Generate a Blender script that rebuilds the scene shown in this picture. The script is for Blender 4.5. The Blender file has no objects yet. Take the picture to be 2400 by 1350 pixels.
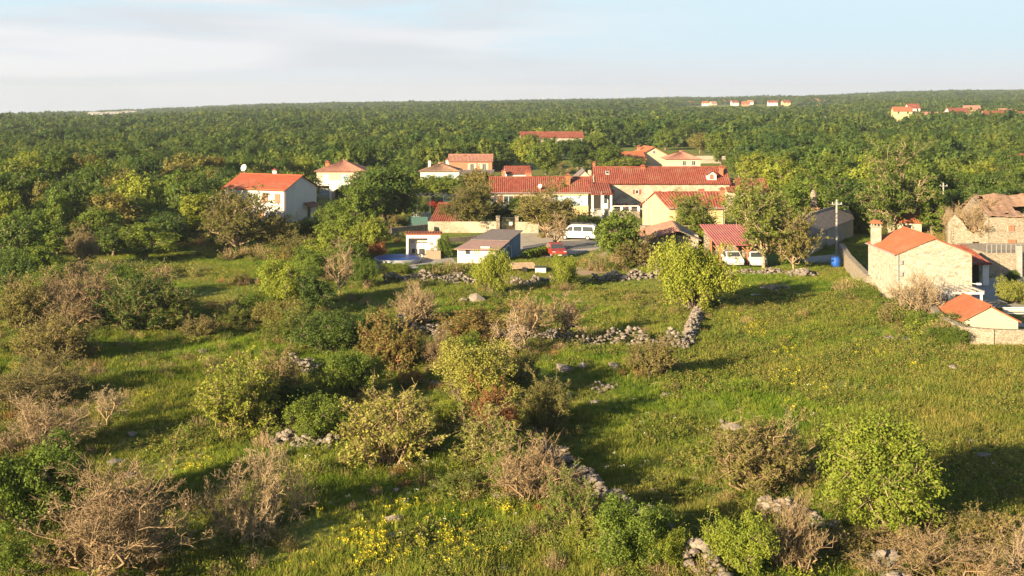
import bpy, math, random
import numpy as np
from mathutils import Vector

# ---------------------------------------------------------------- camera, world, sun, exposure
sc = bpy.context.scene
C = sc.collection
F, H, YH = 2700.0, 18.0, 235.0            # focal length in photo pixels, eye height, horizon row
R = math.radians
cam = bpy.data.objects.new('camera', bpy.data.cameras.new('camera'))
C.objects.link(cam)
cam.location = (0, 0, H)
cam.rotation_euler = (R(90), 0, 0)
cam.data.sensor_width = 36
cam.data.lens = 36 * F / 2400
cam.data.shift_y = -(675 - YH) / 2400
cam.data.clip_start = 1
cam.data.clip_end = 30000
sc.camera = cam

SUN_EL = 16.0
SUN_DIR = Vector((0.70, 0.714, 0)).normalized()       # horizontal direction in which the light travels
L = Vector((SUN_DIR.x * math.cos(R(SUN_EL)), SUN_DIR.y * math.cos(R(SUN_EL)), -math.sin(R(SUN_EL))))
sun = bpy.data.objects.new('sun', bpy.data.lights.new('sun', 'SUN'))
C.objects.link(sun)
sun.data.energy = 5.0
sun.data.angle = R(0.55)
sun.data.color = (1.0, 0.78, 0.49)
sun.rotation_euler = L.to_track_quat('-Z', 'Y').to_euler()
sun.location = (-60, -60, 60)

wd = bpy.data.worlds.new('World')
sc.world = wd
wd.use_nodes = True
nt = wd.node_tree
nt.nodes.clear()
def nn(t, k, **kw):
    n = t.nodes.new(k)
    for a, v in kw.items():
        setattr(n, a, v)
    return n
wo = nn(nt, 'ShaderNodeOutputWorld')
bg = nn(nt, 'ShaderNodeBackground')
bg.inputs[1].default_value = 0.05
sky = nn(nt, 'ShaderNodeTexSky', sky_type='NISHITA', sun_disc=False)
sky.sun_elevation = R(SUN_EL)
sky.sun_rotation = math.atan2(-SUN_DIR.x, -SUN_DIR.y)
sky.altitude = 200
sky.air_density = 1.0
sky.dust_density = 0.7
sky.ozone_density = 1.5
tc = nn(nt, 'ShaderNodeTexCoord')
mp = nn(nt, 'ShaderNodeMapping')
mp.inputs['Scale'].default_value = (1.6, 1.6, 14.0)
mp.inputs['Rotation'].default_value = (0, R(5), 0)
mp.inputs['Location'].default_value = (7.0, 0.0, 2.0)
nz = nn(nt, 'ShaderNodeTexNoise')
nz.inputs['Scale'].default_value = 2.3
nz.inputs['Detail'].default_value = 3
nz.inputs['Roughness'].default_value = 0.55
nz.inputs['Distortion'].default_value = 0.4
rp = nn(nt, 'ShaderNodeValToRGB')
rp.color_ramp.elements[0].position = 0.34
rp.color_ramp.elements[1].position = 0.52
rp.color_ramp.elements[0].color = (0, 0, 0, 1)
rp.color_ramp.elements[1].color = (0.95, 0.95, 0.95, 1)
sx = nn(nt, 'ShaderNodeSeparateXYZ')
fd = nn(nt, 'ShaderNodeMapRange', interpolation_type='SMOOTHSTEP')      # the pale veil lies low over the land and thins out overhead
fd.inputs['From Min'].default_value = 0.05
fd.inputs['From Max'].default_value = 0.32
fd.inputs['To Min'].default_value = 0.96
fd.inputs['To Max'].default_value = 0.04
lo = nn(nt, 'ShaderNodeMapRange', interpolation_type='SMOOTHSTEP')      # whiter band just over the horizon
lo.inputs['From Min'].default_value = 0.0
lo.inputs['From Max'].default_value = 0.06
veil = nn(nt, 'ShaderNodeMix', data_type='RGBA')
veil.inputs[6].default_value = (4.45, 4.45, 4.7, 1)
veil.inputs[7].default_value = (3.65, 4.65, 5.25, 1)
mv = nn(nt, 'ShaderNodeMix', data_type='RGBA')
ml = nn(nt, 'ShaderNodeMath', operation='MULTIPLY')
mx = nn(nt, 'ShaderNodeMix', data_type='RGBA')
      # soft grey white cloud streaks
lk = nt.links.new
bank = nn(nt, 'ShaderNodeMapRange', interpolation_type='SMOOTHSTEP')    # the bank of thin cloud lies to the left
bank.inputs['From Min'].default_value = 0.22
bank.inputs['From Max'].default_value = -0.12
nz2 = nn(nt, 'ShaderNodeTexNoise'); nz2.inputs['Scale'].default_value = 2.4; nz2.inputs['Detail'].default_value = 2.5
cc = nn(nt, 'ShaderNodeValToRGB')
cc.color_ramp.elements[0].position = 0.40; cc.color_ramp.elements[1].position = 0.58
cc.color_ramp.elements[0].color = (0.81, 0.845, 0.885, 1); cc.color_ramp.elements[1].color = (0.985, 0.98, 1.0, 1)
cs = nn(nt, 'ShaderNodeMix', data_type='RGBA', blend_type='MULTIPLY'); cs.inputs[0].default_value = 1; cs.inputs[6].default_value = (4.95, 4.95, 5.0, 1)
ml2 = nn(nt, 'ShaderNodeMath', operation='MULTIPLY')
lk(mp.outputs[0], nz2.inputs['Vector']); lk(nz2.outputs[0], cc.inputs[0]); lk(cc.outputs[0], cs.inputs[7]); lk(cs.outputs[2], mx.inputs[7])
lk(sx.outputs['X'], bank.inputs['Value']); lk(bank.outputs[0], ml2.inputs[1])
lk(tc.outputs['Generated'], mp.inputs[0]); lk(mp.outputs[0], nz.inputs['Vector']); lk(nz.outputs[0], rp.inputs[0])
lk(tc.outputs['Generated'], sx.inputs[0]); lk(sx.outputs['Z'], fd.inputs['Value']); lk(sx.outputs['Z'], lo.inputs['Value'])
lk(lo.outputs[0], veil.inputs[0]); lk(fd.outputs[0], mv.inputs[0]); lk(sky.outputs[0], mv.inputs[6]); lk(veil.outputs[2], mv.inputs[7])
lk(rp.outputs[0], ml.inputs[0]); lk(fd.outputs[0], ml.inputs[1]); lk(ml.outputs[0], ml2.inputs[0]); lk(ml2.outputs[0], mx.inputs[0]); lk(mv.outputs[2], mx.inputs[6])
lk(mx.outputs[2], bg.inputs[0]); lk(bg.outputs[0], wo.inputs[0])

vs = sc.view_settings
vs.view_transform = 'Standard'
vs.look = 'None'
vs.exposure = 1.9
vs.gamma = 1
sc.render.engine = 'CYCLES'
sc.cycles.use_denoising = True
sc.cycles.max_bounces = 6
sc.cycles.diffuse_bounces = 3
sc.cycles.transmission_bounces = 4
sc.cycles.volume_bounces = 0

# ---------------------------------------------------------------- helpers
rng = np.random.default_rng(7)
random.seed(7)
ORI = {}

def W(px, py, z=0.0):
    Y = F * (H - z) / (py - YH)
    return Vector(((px - 1200) * Y / F, Y, z))
def X_(px, Y): return (px - 1200) * Y / F
def Z_(py, Y): return H - (py - YH) * Y / F

SKX = np.array([-600, 0, 200, 350, 500, 700, 1000, 1200, 1500, 1700, 2000, 2150, 2400, 3000])
SKY = np.array([272, 268, 264, 259, 251, 244, 239, 237, 231, 229, 223, 217, 213, 211])
def gz(x, y):
    x = np.asarray(x, float); y = np.asarray(y, float)
    px = 1200 + F * x / np.maximum(y, 30)
    ridge = H - (np.interp(px, SKX, SKY) - YH) * 2600 / F - 7.0
    t = np.clip((y - 330) / 2270, 0, 1.6)
    far = ridge * t ** 1.15
    far = far + np.clip((y - 330) / 600, 0, 1) * 1.6 * (np.sin(x / 130 + 1) * np.sin(y / 170) + 0.6 * np.sin(x / 61 + y / 83))
    far = np.where(y > 2700, far - (y - 2700) * 0.02, far)
    near = np.clip((112 - y) / 30, 0, 1) * np.clip((y + 60) / 60, 0, 1)
    b = 0.24 * np.sin(x / 4.1 + 0.7 * np.sin(y / 6)) * np.sin(y / 5.3) + 0.15 * np.sin(x / 1.9 + y / 2.7) + 0.07 * np.sin(x / 0.9 - y / 1.1)
    return far + near * b
_GY = np.geomspace(34, 2600, 9000)
def G(px, py):
    """ground point seen at that place of the photograph"""
    z = H - (py - YH) * _GY / F
    hit = np.nonzero(z <= gz((px - 1200) * _GY / F, _GY))[0]
    Y = _GY[hit[0]] if len(hit) else 2450.0
    x = (px - 1200) * Y / F
    return Vector((x, Y, float(gz(x, Y))))

def tag(o, label=None, cat=None, group=None, kind=None):
    if label: o['label'] = label
    if cat: o['category'] = cat
    if group: o['group'] = group
    if kind: o['kind'] = kind
    return o
def thing(name, label, cat, loc, group=None):
    o = bpy.data.objects.new(name, None)
    o.empty_display_size = 0.2
    C.objects.link(o)
    o.location = loc
    ORI[o] = Vector(loc)
    return tag(o, label, cat, group)
def link(name, me, parent=None, loc=None):
    o = bpy.data.objects.new(name, me)
    C.objects.link(o)
    if parent: o.parent = parent
    if loc is not None: o.location = loc
    return o
def copy_tree(o, parent=None):
    c = o.copy(); C.objects.link(c); c.parent = parent
    for ch in o.children: copy_tree(ch, c)
    return c

class MB:
    """collects shapes given in world coordinates, then links them as one mesh object"""
    def __init__(s): s.v = []; s.f = []
    def quad(s, *p):
        n = len(s.v); s.v += [tuple(q) for q in p]; s.f.append(tuple(range(n, n + len(p)))); return s
    def hexa(s, b, t):
        n = len(s.v); k = len(b)
        s.v += [tuple(q) for q in b] + [tuple(q) for q in t]
        s.f.append(tuple(range(n + k - 1, n - 1, -1))); s.f.append(tuple(range(n + k, n + 2 * k)))
        for i in range(k):
            j = (i + 1) % k
            s.f.append((n + i, n + j, n + k + j, n + k + i))
        return s
    def box(s, x0, x1, y0, y1, z0, z1):
        return s.hexa([(x0, y0, z0), (x1, y0, z0), (x1, y1, z0), (x0, y1, z0)], [(x0, y0, z1), (x1, y0, z1), (x1, y1, z1), (x0, y1, z1)])
    def obox(s, p0, p1, w, z0, z1):
        """box along a line on plan, w wide"""
        a = Vector((p0[0], p0[1], 0)); b = Vector((p1[0], p1[1], 0)); d = (b - a).normalized(); n = Vector((-d.y, d.x, 0)) * (w / 2)
        q = [a - n, b - n, b + n, a + n]
        return s.hexa([(v.x, v.y, z0) for v in q], [(v.x, v.y, z1) for v in q])
    def tube(s, p0, p1, r0, r1=None, n=6):
        if r1 is None: r1 = r0
        a = Vector(p0); b = Vector(p1); d = (b - a).normalized()
        u = d.orthogonal().normalized(); w = d.cross(u)
        bo = [a + (u * math.cos(6.2832 * i / n) + w * math.sin(6.2832 * i / n)) * r0 for i in range(n)]
        to = [b + (u * math.cos(6.2832 * i / n) + w * math.sin(6.2832 * i / n)) * r1 for i in range(n)]
        return s.hexa(bo, to)
    def build(s, name, mat, parent=None, smooth=False):
        o = Vector((0, 0, 0))
        if parent is not None: o = ORI[parent]
        me = bpy.data.meshes.new(name)
        me.from_pydata([(x - o.x, y - o.y, z - o.z) for x, y, z in s.v], [], s.f)
        me.materials.append(mat)
        if smooth: me.polygons.foreach_set('use_smooth', [True] * len(me.polygons))
        ob = link(name, me, parent)
        ORI[ob] = o
        return ob
def np_mesh(name, V, Fc, mats, midx=None, tint=None):
    """V (n,3); Fc (m,k) faces"""
    me = bpy.data.meshes.new(name)
    m, k = Fc.shape
    me.vertices.add(len(V)); me.vertices.foreach_set('co', V.astype(np.float32).ravel())
    me.loops.add(m * k); me.loops.foreach_set('vertex_index', Fc.astype(np.int32).ravel())
    me.polygons.add(m); me.polygons.foreach_set('loop_start', (np.arange(m) * k).astype(np.int32))
    me.polygons.foreach_set('loop_total', np.full(m, k, np.int32))
    for q in mats: me.materials.append(q)
    if midx is not None: me.polygons.foreach_set('material_index', midx.astype(np.int32))
    if tint is not None:
        a = me.attributes.new('tint', 'FLOAT', 'FACE'); a.data.foreach_set('value', tint.astype(np.float32))
    me.update(calc_edges=True)
    return me

# ---------------------------------------------------------------- materials
def lnk(t, a, b): t.links.new(a, b)
def new_mat(name):
    m = bpy.data.materials.new(name); m.use_nodes = True
    t = m.node_tree; t.nodes.clear()
    out = nn(t, 'ShaderNodeOutputMaterial')
    return m, t, out
def noise(t, scale, detail=4, vec=None, rough=0.6):
    n = nn(t, 'ShaderNodeTexNoise'); n.inputs['Scale'].default_value = scale
    n.inputs['Detail'].default_value = detail; n.inputs['Roughness'].default_value = rough
    if vec is not None: lnk(t, vec, n.inputs['Vector'])
    return n
def ramp(t, src, stops):
    r = nn(t, 'ShaderNodeValToRGB'); e = r.color_ramp.elements
    while len(e) < len(stops): e.new(0.5)
    for q, (p, c) in zip(e, stops):
        q.position = p; q.color = (c[0], c[1], c[2], 1)
    lnk(t, src, r.inputs[0]); return r
def mixc(t, fac, a, b, mode='MIX'):
    m = nn(t, 'ShaderNodeMix', data_type='RGBA', blend_type=mode)
    for s, i in ((fac, 0), (a, 6), (b, 7)):
        if hasattr(s, 'links'): lnk(t, s, m.inputs[i])
        elif i == 0: m.inputs[0].default_value = s
        else: m.inputs[i].default_value = (s[0], s[1], s[2], 1)
    return m.outputs[2]
def mat(name, c1, c2=None, scale=3.0, rough=0.8, bump=0.0, bscale=20.0, spec=0.3, metal=0.0, rnd=0.0, stain=None, sstr=0.5):
    """plain weathered surface: two tones of noise, optional stains, optional relief, optional change from piece to piece"""
    m, t, out = new_mat(name)
    b = nn(t, 'ShaderNodeBsdfPrincipled')
    g = nn(t, 'ShaderNodeNewGeometry')
    c2 = c2 or tuple(x * 0.8 for x in c1)
    n = noise(t, scale, 6, g.outputs['Position'])
    col = ramp(t, n.outputs[0], [(0.35, c1), (0.65, c2)]).outputs[0]
    if stain:
        n2 = noise(t, scale * 0.37, 5, g.outputs['Position'], 0.7)
        r2 = ramp(t, n2.outputs[0], [(0.5, (0, 0, 0)), (0.68, (sstr,) * 3)])
        col = mixc(t, r2.outputs[0], col, stain)
    if rnd:
        oi = nn(t, 'ShaderNodeObjectInfo')
        rr = ramp(t, oi.outputs['Random'], [(0, (1 - rnd,) * 3), (1, (1 + rnd * 0.6,) * 3)])
        col = mixc(t, 1.0, col, rr.outputs[0], 'MULTIPLY')
    lnk(t, col, b.inputs['Base Color'])
    b.inputs['Roughness'].default_value = rough
    b.inputs['Specular IOR Level'].default_value = spec
    b.inputs['Metallic'].default_value = metal
    if bump:
        n3 = noise(t, bscale, 4, g.outputs['Position'])
        bp = nn(t, 'ShaderNodeBump'); bp.inputs['Strength'].default_value = bump; bp.inputs['Distance'].default_value = 0.05
        lnk(t, n3.outputs[0], bp.inputs['Height']); lnk(t, bp.outputs[0], b.inputs['Normal'])
    lnk(t, b.outputs[0], out.inputs[0])
    return m
def masonry(name, tones, mortar, sx=2.2, sz=4.5, bump=0.6, plaster=None, pl=0.55):
    """coursed rubble seen from far: voronoi cells squashed into courses, optional patches of plaster"""
    m, t, out = new_mat(name)
    b = nn(t, 'ShaderNodeBsdfPrincipled'); g = nn(t, 'ShaderNodeNewGeometry')
    mp = nn(t, 'ShaderNodeMapping'); mp.inputs['Scale'].default_value = (sx, sx, sz)
    lnk(t, g.outputs['Position'], mp.inputs[0])
    v = nn(t, 'ShaderNodeTexVoronoi'); v.inputs['Scale'].default_value = 1.0
    v2 = nn(t, 'ShaderNodeTexVoronoi', feature='DISTANCE_TO_EDGE'); v2.inputs['Scale'].default_value = 1.0
    lnk(t, mp.outputs[0], v.inputs['Vector']); lnk(t, mp.outputs[0], v2.inputs['Vector'])
    sp = nn(t, 'ShaderNodeSeparateColor'); lnk(t, v.outputs['Color'], sp.inputs[0])
    col = ramp(t, sp.outputs[0], [(i / (len(tones) - 1), c) for i, c in enumerate(tones)]).outputs[0]
    e = ramp(t, v2.outputs['Distance'], [(0.02, (0, 0, 0)), (0.10, (1, 1, 1))])
    col = mixc(t, e.outputs[0], mortar, col)
    big = noise(t, 0.5, 5, g.outputs['Position'], 0.65)
    if plaster:
        pr = ramp(t, big.outputs[0], [(pl - 0.04, (0, 0, 0)), (pl + 0.04, (1, 1, 1))])
        col = mixc(t, pr.outputs[0], col, plaster)
    fine = ramp(t, noise(t, 3.0, 6, g.outputs['Position'], 0.7).outputs[0], [(0.3, (0.78, 0.78, 0.78)), (0.7, (1.12, 1.12, 1.12))])
    col = mixc(t, 1.0, col, fine.outputs[0], 'MULTIPLY')
    lnk(t, col, b.inputs['Base Color'])
    b.inputs['Roughness'].default_value = 0.9; b.inputs['Specular IOR Level'].default_value = 0.2
    bp = nn(t, 'ShaderNodeBump'); bp.inputs['Strength'].default_value = bump; bp.inputs['Distance'].default_value = 0.06
    lnk(t, e.outputs[0], bp.inputs['Height']); lnk(t, bp.outputs[0], b.inputs['Normal'])
    lnk(t, b.outputs[0], out.inputs[0])
    return m
def leaf_mat(name, a, b_, trans=0.35, rnd=0.25, patch=False):
    m, t, out = new_mat(name)
    at = nn(t, 'ShaderNodeAttribute', attribute_name='tint')
    oi = nn(t, 'ShaderNodeObjectInfo')
    col = ramp(t, at.outputs['Fac'], [(0.0, a), (1.0, b_)]).outputs[0]
    rr = ramp(t, oi.outputs['Random'], [(0, (1 - rnd, 1 - rnd * 0.75, 1 - rnd)), (0.5, (1, 1, 1)), (1, (1 + rnd * 0.8, 1 + rnd * 0.4, 1 + rnd * 0.3))])
    col = mixc(t, 1.0, col, rr.outputs[0], 'MULTIPLY')
    if patch:                              # stands of different species
        g = nn(t, 'ShaderNodeNewGeometry')
        pn = noise(t, 0.022, 5, g.outputs['Position'], 0.6)
        pr = ramp(t, pn.outputs[0], [(0.32, (0.5, 0.66, 0.72)), (0.45, (0.9, 0.95, 0.95)), (0.56, (1.35, 1.18, 0.95)), (0.66, (0.75, 0.85, 0.85))])
        col = mixc(t, 1.0, col, pr.outputs[0], 'MULTIPLY')
    d = nn(t, 'ShaderNodeBsdfPrincipled'); d.inputs['Roughness'].default_value = 0.65; d.inputs['Specular IOR Level'].default_value = 0.25
    tr = nn(t, 'ShaderNodeBsdfTranslucent')
    tcol = mixc(t, 1.0, col, (1.15, 1.1, 0.55), 'MULTIPLY')
    lnk(t, col, d.inputs['Base Color']); lnk(t, tcol, tr.inputs[0])
    ms = nn(t, 'ShaderNodeMixShader'); ms.inputs[0].default_value = trans
    lnk(t, d.outputs[0], ms.inputs[1]); lnk(t, tr.outputs[0], ms.inputs[2]); lnk(t, ms.outputs[0], out.inputs[0])
    return m

def tile_mat(name, tones, dirt=(0.12, 0.07, 0.05), dstr=0.5):
    m, t, out = new_mat(name)
    b = nn(t, 'ShaderNodeBsdfPrincipled'); g = nn(t, 'ShaderNodeNewGeometry')
    mp = nn(t, 'ShaderNodeMapping'); mp.inputs['Scale'].default_value = (3.2, 3.2, 6.0)
    lnk(t, g.outputs['Position'], mp.inputs[0])
    v = nn(t, 'ShaderNodeTexVoronoi'); v.inputs['Scale'].default_value = 1.0; lnk(t, mp.outputs[0], v.inputs['Vector'])
    sp = nn(t, 'ShaderNodeSeparateColor'); lnk(t, v.outputs['Color'], sp.inputs[0])
    col = ramp(t, sp.outputs[0], [(i / (len(tones) - 1), c) for i, c in enumerate(tones)]).outputs[0]
    n2 = noise(t, 0.9, 6, g.outputs['Position'], 0.7)
    col = mixc(t, ramp(t, n2.outputs[0], [(0.48, (0, 0, 0)), (0.72, (dstr,) * 3)]).outputs[0], col, dirt)
    n3 = noise(t, 0.35, 6, g.outputs['Position'], 0.75)          # lichen and faded patches
    col = mixc(t, ramp(t, n3.outputs[0], [(0.50, (0, 0, 0)), (0.66, (0.42,) * 3)]).outputs[0], col, (0.26, 0.17, 0.115))
    lnk(t, col, b.inputs['Base Color']); b.inputs['Roughness'].default_value = 0.8; b.inputs['Specular IOR Level'].default_value = 0.25
    lnk(t, b.outputs[0], out.inputs[0])
    return m
def glass_mat(name, c):
    m, t, out = new_mat(name)
    b = nn(t, 'ShaderNodeBsdfPrincipled'); b.inputs['Base Color'].default_value = (*c, 1)
    b.inputs['Roughness'].default_value = 0.08; b.inputs['Specular IOR Level'].default_value = 0.6
    g = nn(t, 'ShaderNodeNewGeometry'); n = noise(t, 2.0, 2, g.outputs['Position'])
    bp = nn(t, 'ShaderNodeBump'); bp.inputs['Strength'].default_value = 0.05; lnk(t, n.outputs[0], bp.inputs['Height']); lnk(t, bp.outputs[0], b.inputs['Normal'])
    lnk(t, b.outputs[0], out.inputs[0]); return m

M = {}
M['tile_red'] = tile_mat('red roof tiles', [(0.145, 0.036, 0.024), (0.19, 0.048, 0.031), (0.235, 0.072, 0.046), (0.17, 0.042, 0.028)], (0.101, 0.039, 0.030), 0.5)
M['tile_orange'] = tile_mat('orange roof tiles', [(0.257, 0.082, 0.037), (0.304, 0.101, 0.047), (0.281, 0.090, 0.041)], (0.187, 0.070, 0.035), 0.4)
M['tile_flat'] = tile_mat('bright orange red tiles', [(0.242, 0.058, 0.030), (0.273, 0.070, 0.035), (0.257, 0.064, 0.033)], (0.187, 0.051, 0.028), 0.4)
M['tile_pink'] = tile_mat('weathered pink tiles', [(0.296, 0.133, 0.094), (0.351, 0.172, 0.125), (0.257, 0.117, 0.086), (0.390, 0.218, 0.156)], (0.156, 0.094, 0.070), 0.4)
M['tile_brown'] = tile_mat('old brown tiles', [(0.187, 0.109, 0.070), (0.257, 0.156, 0.101), (0.218, 0.133, 0.094), (0.312, 0.203, 0.140)], (0.109, 0.086, 0.062), 0.6)
M['tile_grey'] = tile_mat('grey lichen covered tiles', [(0.203, 0.179, 0.156), (0.257, 0.226, 0.195), (0.172, 0.148, 0.133), (0.281, 0.234, 0.195)], (0.117, 0.101, 0.078), 0.6)
M['tile_purple'] = tile_mat('purple red tiles', [(0.226, 0.078, 0.086), (0.281, 0.101, 0.101), (0.257, 0.086, 0.078)], (0.156, 0.062, 0.062), 0.3)
M['white'] = mat('white plaster', (0.60, 0.575, 0.535), (0.54, 0.515, 0.475), 1.2, 0.85, 0.15, 30, stain=(0.5, 0.46, 0.4), sstr=0.35)
M['cream'] = mat('cream plaster', (0.46, 0.38, 0.27), (0.41, 0.34, 0.24), 1.2, 0.85, 0.15, 30, stain=(0.42, 0.36, 0.28), sstr=0.4)
M['yellow'] = mat('yellow plaster', (0.46, 0.36, 0.19), (0.42, 0.325, 0.17), 1.0, 0.85, 0.12, 30, stain=(0.5, 0.36, 0.2), sstr=0.3)
M['terracotta'] = mat('terracotta plaster', (0.33, 0.155, 0.09), (0.29, 0.135, 0.08), 1.0, 0.85, 0.12, 30)
M['grey_plaster'] = mat('grey render', (0.34, 0.32, 0.295), (0.27, 0.255, 0.235), 0.9, 0.9, 0.2, 25, stain=(0.2, 0.19, 0.17), sstr=0.5)
M['stone'] = masonry('pale coursed stone', [(0.235, 0.20, 0.15), (0.36, 0.32, 0.26), (0.31, 0.27, 0.21), (0.42, 0.38, 0.315)], (0.40, 0.36, 0.295), 2.0, 4.6, 0.5)
M['stone_patch'] = masonry('stone with plaster patches', [(0.24, 0.195, 0.14), (0.34, 0.285, 0.21), (0.31, 0.26, 0.2)], (0.34, 0.30, 0.235), 2.2, 4.2, 0.5, (0.43, 0.375, 0.29), 0.52)
M['stone_old'] = masonry('weathered rubble masonry', [(0.19, 0.16, 0.12), (0.29, 0.245, 0.185), (0.25, 0.21, 0.16), (0.33, 0.28, 0.215)], (0.16, 0.13, 0.10), 2.4, 4.0, 0.9)
M['rubble_pale'] = masonry('pale rubble garden wall', [(0.20, 0.165, 0.12), (0.32, 0.275, 0.21), (0.27, 0.23, 0.175), (0.37, 0.32, 0.25)], (0.235, 0.20, 0.15), 4.2, 6.5, 0.6)
M['rock'] = mat('limestone', (0.24, 0.20, 0.165), (0.15, 0.128, 0.107), 5.0, 0.95, 0.5, 14, rnd=0.3, stain=(0.105, 0.11, 0.06), sstr=0.75)
M['wood'] = mat('orange brown timber', (0.32, 0.14, 0.065), (0.24, 0.1, 0.045), 6, 0.7)
M['wood_old'] = mat('weathered boards', (0.33, 0.24, 0.17), (0.22, 0.16, 0.11), 6, 0.85, rnd=0.25)
M['shutter'] = mat('brown shutter paint', (0.26, 0.13, 0.075), (0.22, 0.11, 0.06), 4, 0.6)
M['shutter_red'] = mat('red shutter paint', (0.38, 0.07, 0.045), (0.32, 0.06, 0.04), 4, 0.6)
M['blue_wood'] = mat('blue painted boards', (0.07, 0.20, 0.30), (0.055, 0.16, 0.25), 5, 0.6, rnd=0.2, stain=(0.16, 0.25, 0.3), sstr=0.4)
M['felt'] = mat('brown grey roofing felt', (0.16, 0.13, 0.125), (0.12, 0.105, 0.1), 2, 0.9)
M['felt_pink'] = mat('reddish roofing felt', (0.29, 0.18, 0.16), (0.25, 0.155, 0.14), 2, 0.9)
M['dark'] = mat('dark interior', (0.03, 0.025, 0.02), (0.02, 0.018, 0.015), 2, 0.9)
M['brick'] = mat('red brick chimney', (0.40, 0.14, 0.08), (0.34, 0.11, 0.06), 5, 0.85, 0.3, 30)
M['glass'] = glass_mat('window glass', (0.04, 0.05, 0.055))
M['glass_blue'] = glass_mat('pale blue window', (0.30, 0.42, 0.5))
M['frame'] = mat('white window frame', (0.58, 0.565, 0.53), (0.53, 0.515, 0.48), 4, 0.5)
M['metal'] = mat('grey metal', (0.35, 0.35, 0.35), (0.28, 0.28, 0.28), 4, 0.5, metal=0.3)
M['metal_dark'] = mat('dark metal', (0.05, 0.05, 0.05), (0.035, 0.035, 0.035), 4, 0.5)
M['rust'] = mat('rusty sheet iron', (0.24, 0.10, 0.06), (0.16, 0.07, 0.045), 4, 0.8)
M['concrete'] = mat('pale concrete', (0.31, 0.295, 0.27), (0.25, 0.235, 0.215), 1.5, 0.9, 0.2, 20, stain=(0.25, 0.23, 0.2), sstr=0.4)
M['gravel'] = mat('pale gravel', (0.36, 0.32, 0.27), (0.28, 0.25, 0.21), 0.8, 0.95, 0.4, 18, stain=(0.2, 0.2, 0.1), sstr=0.4)
M['asphalt'] = mat('old asphalt', (0.13, 0.125, 0.12), (0.10, 0.098, 0.095), 1.2, 0.9, 0.2, 30)
M['dirt'] = mat('bare brown earth', (0.32, 0.22, 0.14), (0.25, 0.19, 0.1), 0.7, 0.95, 0.4, 10, stain=(0.12, 0.15, 0.04), sstr=0.7)
M['paint_white'] = mat('white car paint', (0.74, 0.74, 0.73), (0.72, 0.72, 0.71), 3, 0.25, spec=0.5)
M['paint_red'] = mat('red car paint', (0.27, 0.035, 0.022), (0.25, 0.03, 0.02), 3, 0.3, spec=0.5)
M['tyre'] = mat('tyre rubber', (0.025, 0.025, 0.025), (0.02, 0.02, 0.02), 5, 0.8)
M['rim'] = mat('silver wheel rim', (0.5, 0.5, 0.5), (0.45, 0.45, 0.45), 5, 0.35, metal=0.7)
M['lamp'] = mat('clear lamp glass', (0.6, 0.6, 0.58), (0.5, 0.5, 0.5), 5, 0.15, spec=0.6)
M['lamp_red'] = mat('red lamp glass', (0.4, 0.02, 0.02), (0.35, 0.02, 0.02), 5, 0.2, spec=0.6)
M['pool_blue'] = mat('blue pool cover', (0.010, 0.045, 0.19), (0.014, 0.055, 0.22), 1.5, 0.45, 0.3, 6)
M['barrel_blue'] = mat('blue plastic', (0.015, 0.08, 0.36), (0.012, 0.07, 0.3), 3, 0.4)
M['screen'] = mat('dark teal screen', (0.03, 0.075, 0.07), (0.025, 0.06, 0.055), 2, 0.8)
M['tarp_green'] = mat('green tarpaulin', (0.13, 0.27, 0.17), (0.09, 0.2, 0.13), 1.0, 0.6, 0.4, 4)
M['fabric_dark'] = mat('dark fabric', (0.06, 0.06, 0.065), (0.045, 0.045, 0.05), 3, 0.9)

M['lf_bright'] = leaf_mat('bright spring leaves', (0.150, 0.205, 0.020), (0.285, 0.310, 0.040), 0.38, 0.15)
M['lf_mid'] = leaf_mat('green leaves', (0.075, 0.132, 0.016), (0.175, 0.225, 0.030), 0.38)
M['lf_dark'] = leaf_mat('dark green leaves', (0.040, 0.085, 0.013), (0.100, 0.145, 0.024))
M['lf_olive'] = leaf_mat('olive leaves', (0.125, 0.125, 0.028), (0.235, 0.210, 0.055))
M['lf_pale'] = leaf_mat('pale yellow green leaves', (0.185, 0.208, 0.036), (0.31, 0.305, 0.068))
M['lf_orange'] = leaf_mat('orange brown young leaves', (0.24, 0.14, 0.038), (0.36, 0.22, 0.065))
M['lf_rust'] = leaf_mat('rust brown dead leaves', (0.16, 0.070, 0.026), (0.27, 0.125, 0.045))
M['lf_pink'] = leaf_mat('pale brown buds', (0.24, 0.18, 0.085), (0.36, 0.28, 0.15))
M['lf_blossom'] = leaf_mat('cream blossom', (0.36, 0.31, 0.19), (0.52, 0.46, 0.32))
M['lf_red'] = leaf_mat('crimson leaves', (0.24, 0.025, 0.018), (0.36, 0.04, 0.026))
M['forest'] = leaf_mat('woodland leaves', (0.040, 0.092, 0.020), (0.135, 0.185, 0.036), 0.38, 0.45, True)
M['bark'] = mat('grey brown bark', (0.17, 0.13, 0.09), (0.11, 0.085, 0.06), 8, 0.9)
M['bark_pale'] = mat('pale brown bark', (0.32, 0.24, 0.15), (0.23, 0.17, 0.11), 8, 0.9)  # lighter tone of brown bark
M['twig'] = mat('brown twigs', (0.27, 0.19, 0.105), (0.20, 0.14, 0.08), 2, 0.9, rnd=0.2)
M['twig_pink'] = mat('pale brown bare twigs', (0.34, 0.25, 0.145), (0.265, 0.195, 0.115), 2, 0.9, rnd=0.15)
M['twig_olive'] = mat('olive brown twigs', (0.20, 0.16, 0.065), (0.15, 0.125, 0.055), 2, 0.9, rnd=0.2)
M['twig_rust'] = mat('rust brown twigs', (0.22, 0.115, 0.05), (0.17, 0.09, 0.042), 2, 0.9, rnd=0.15)

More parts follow.
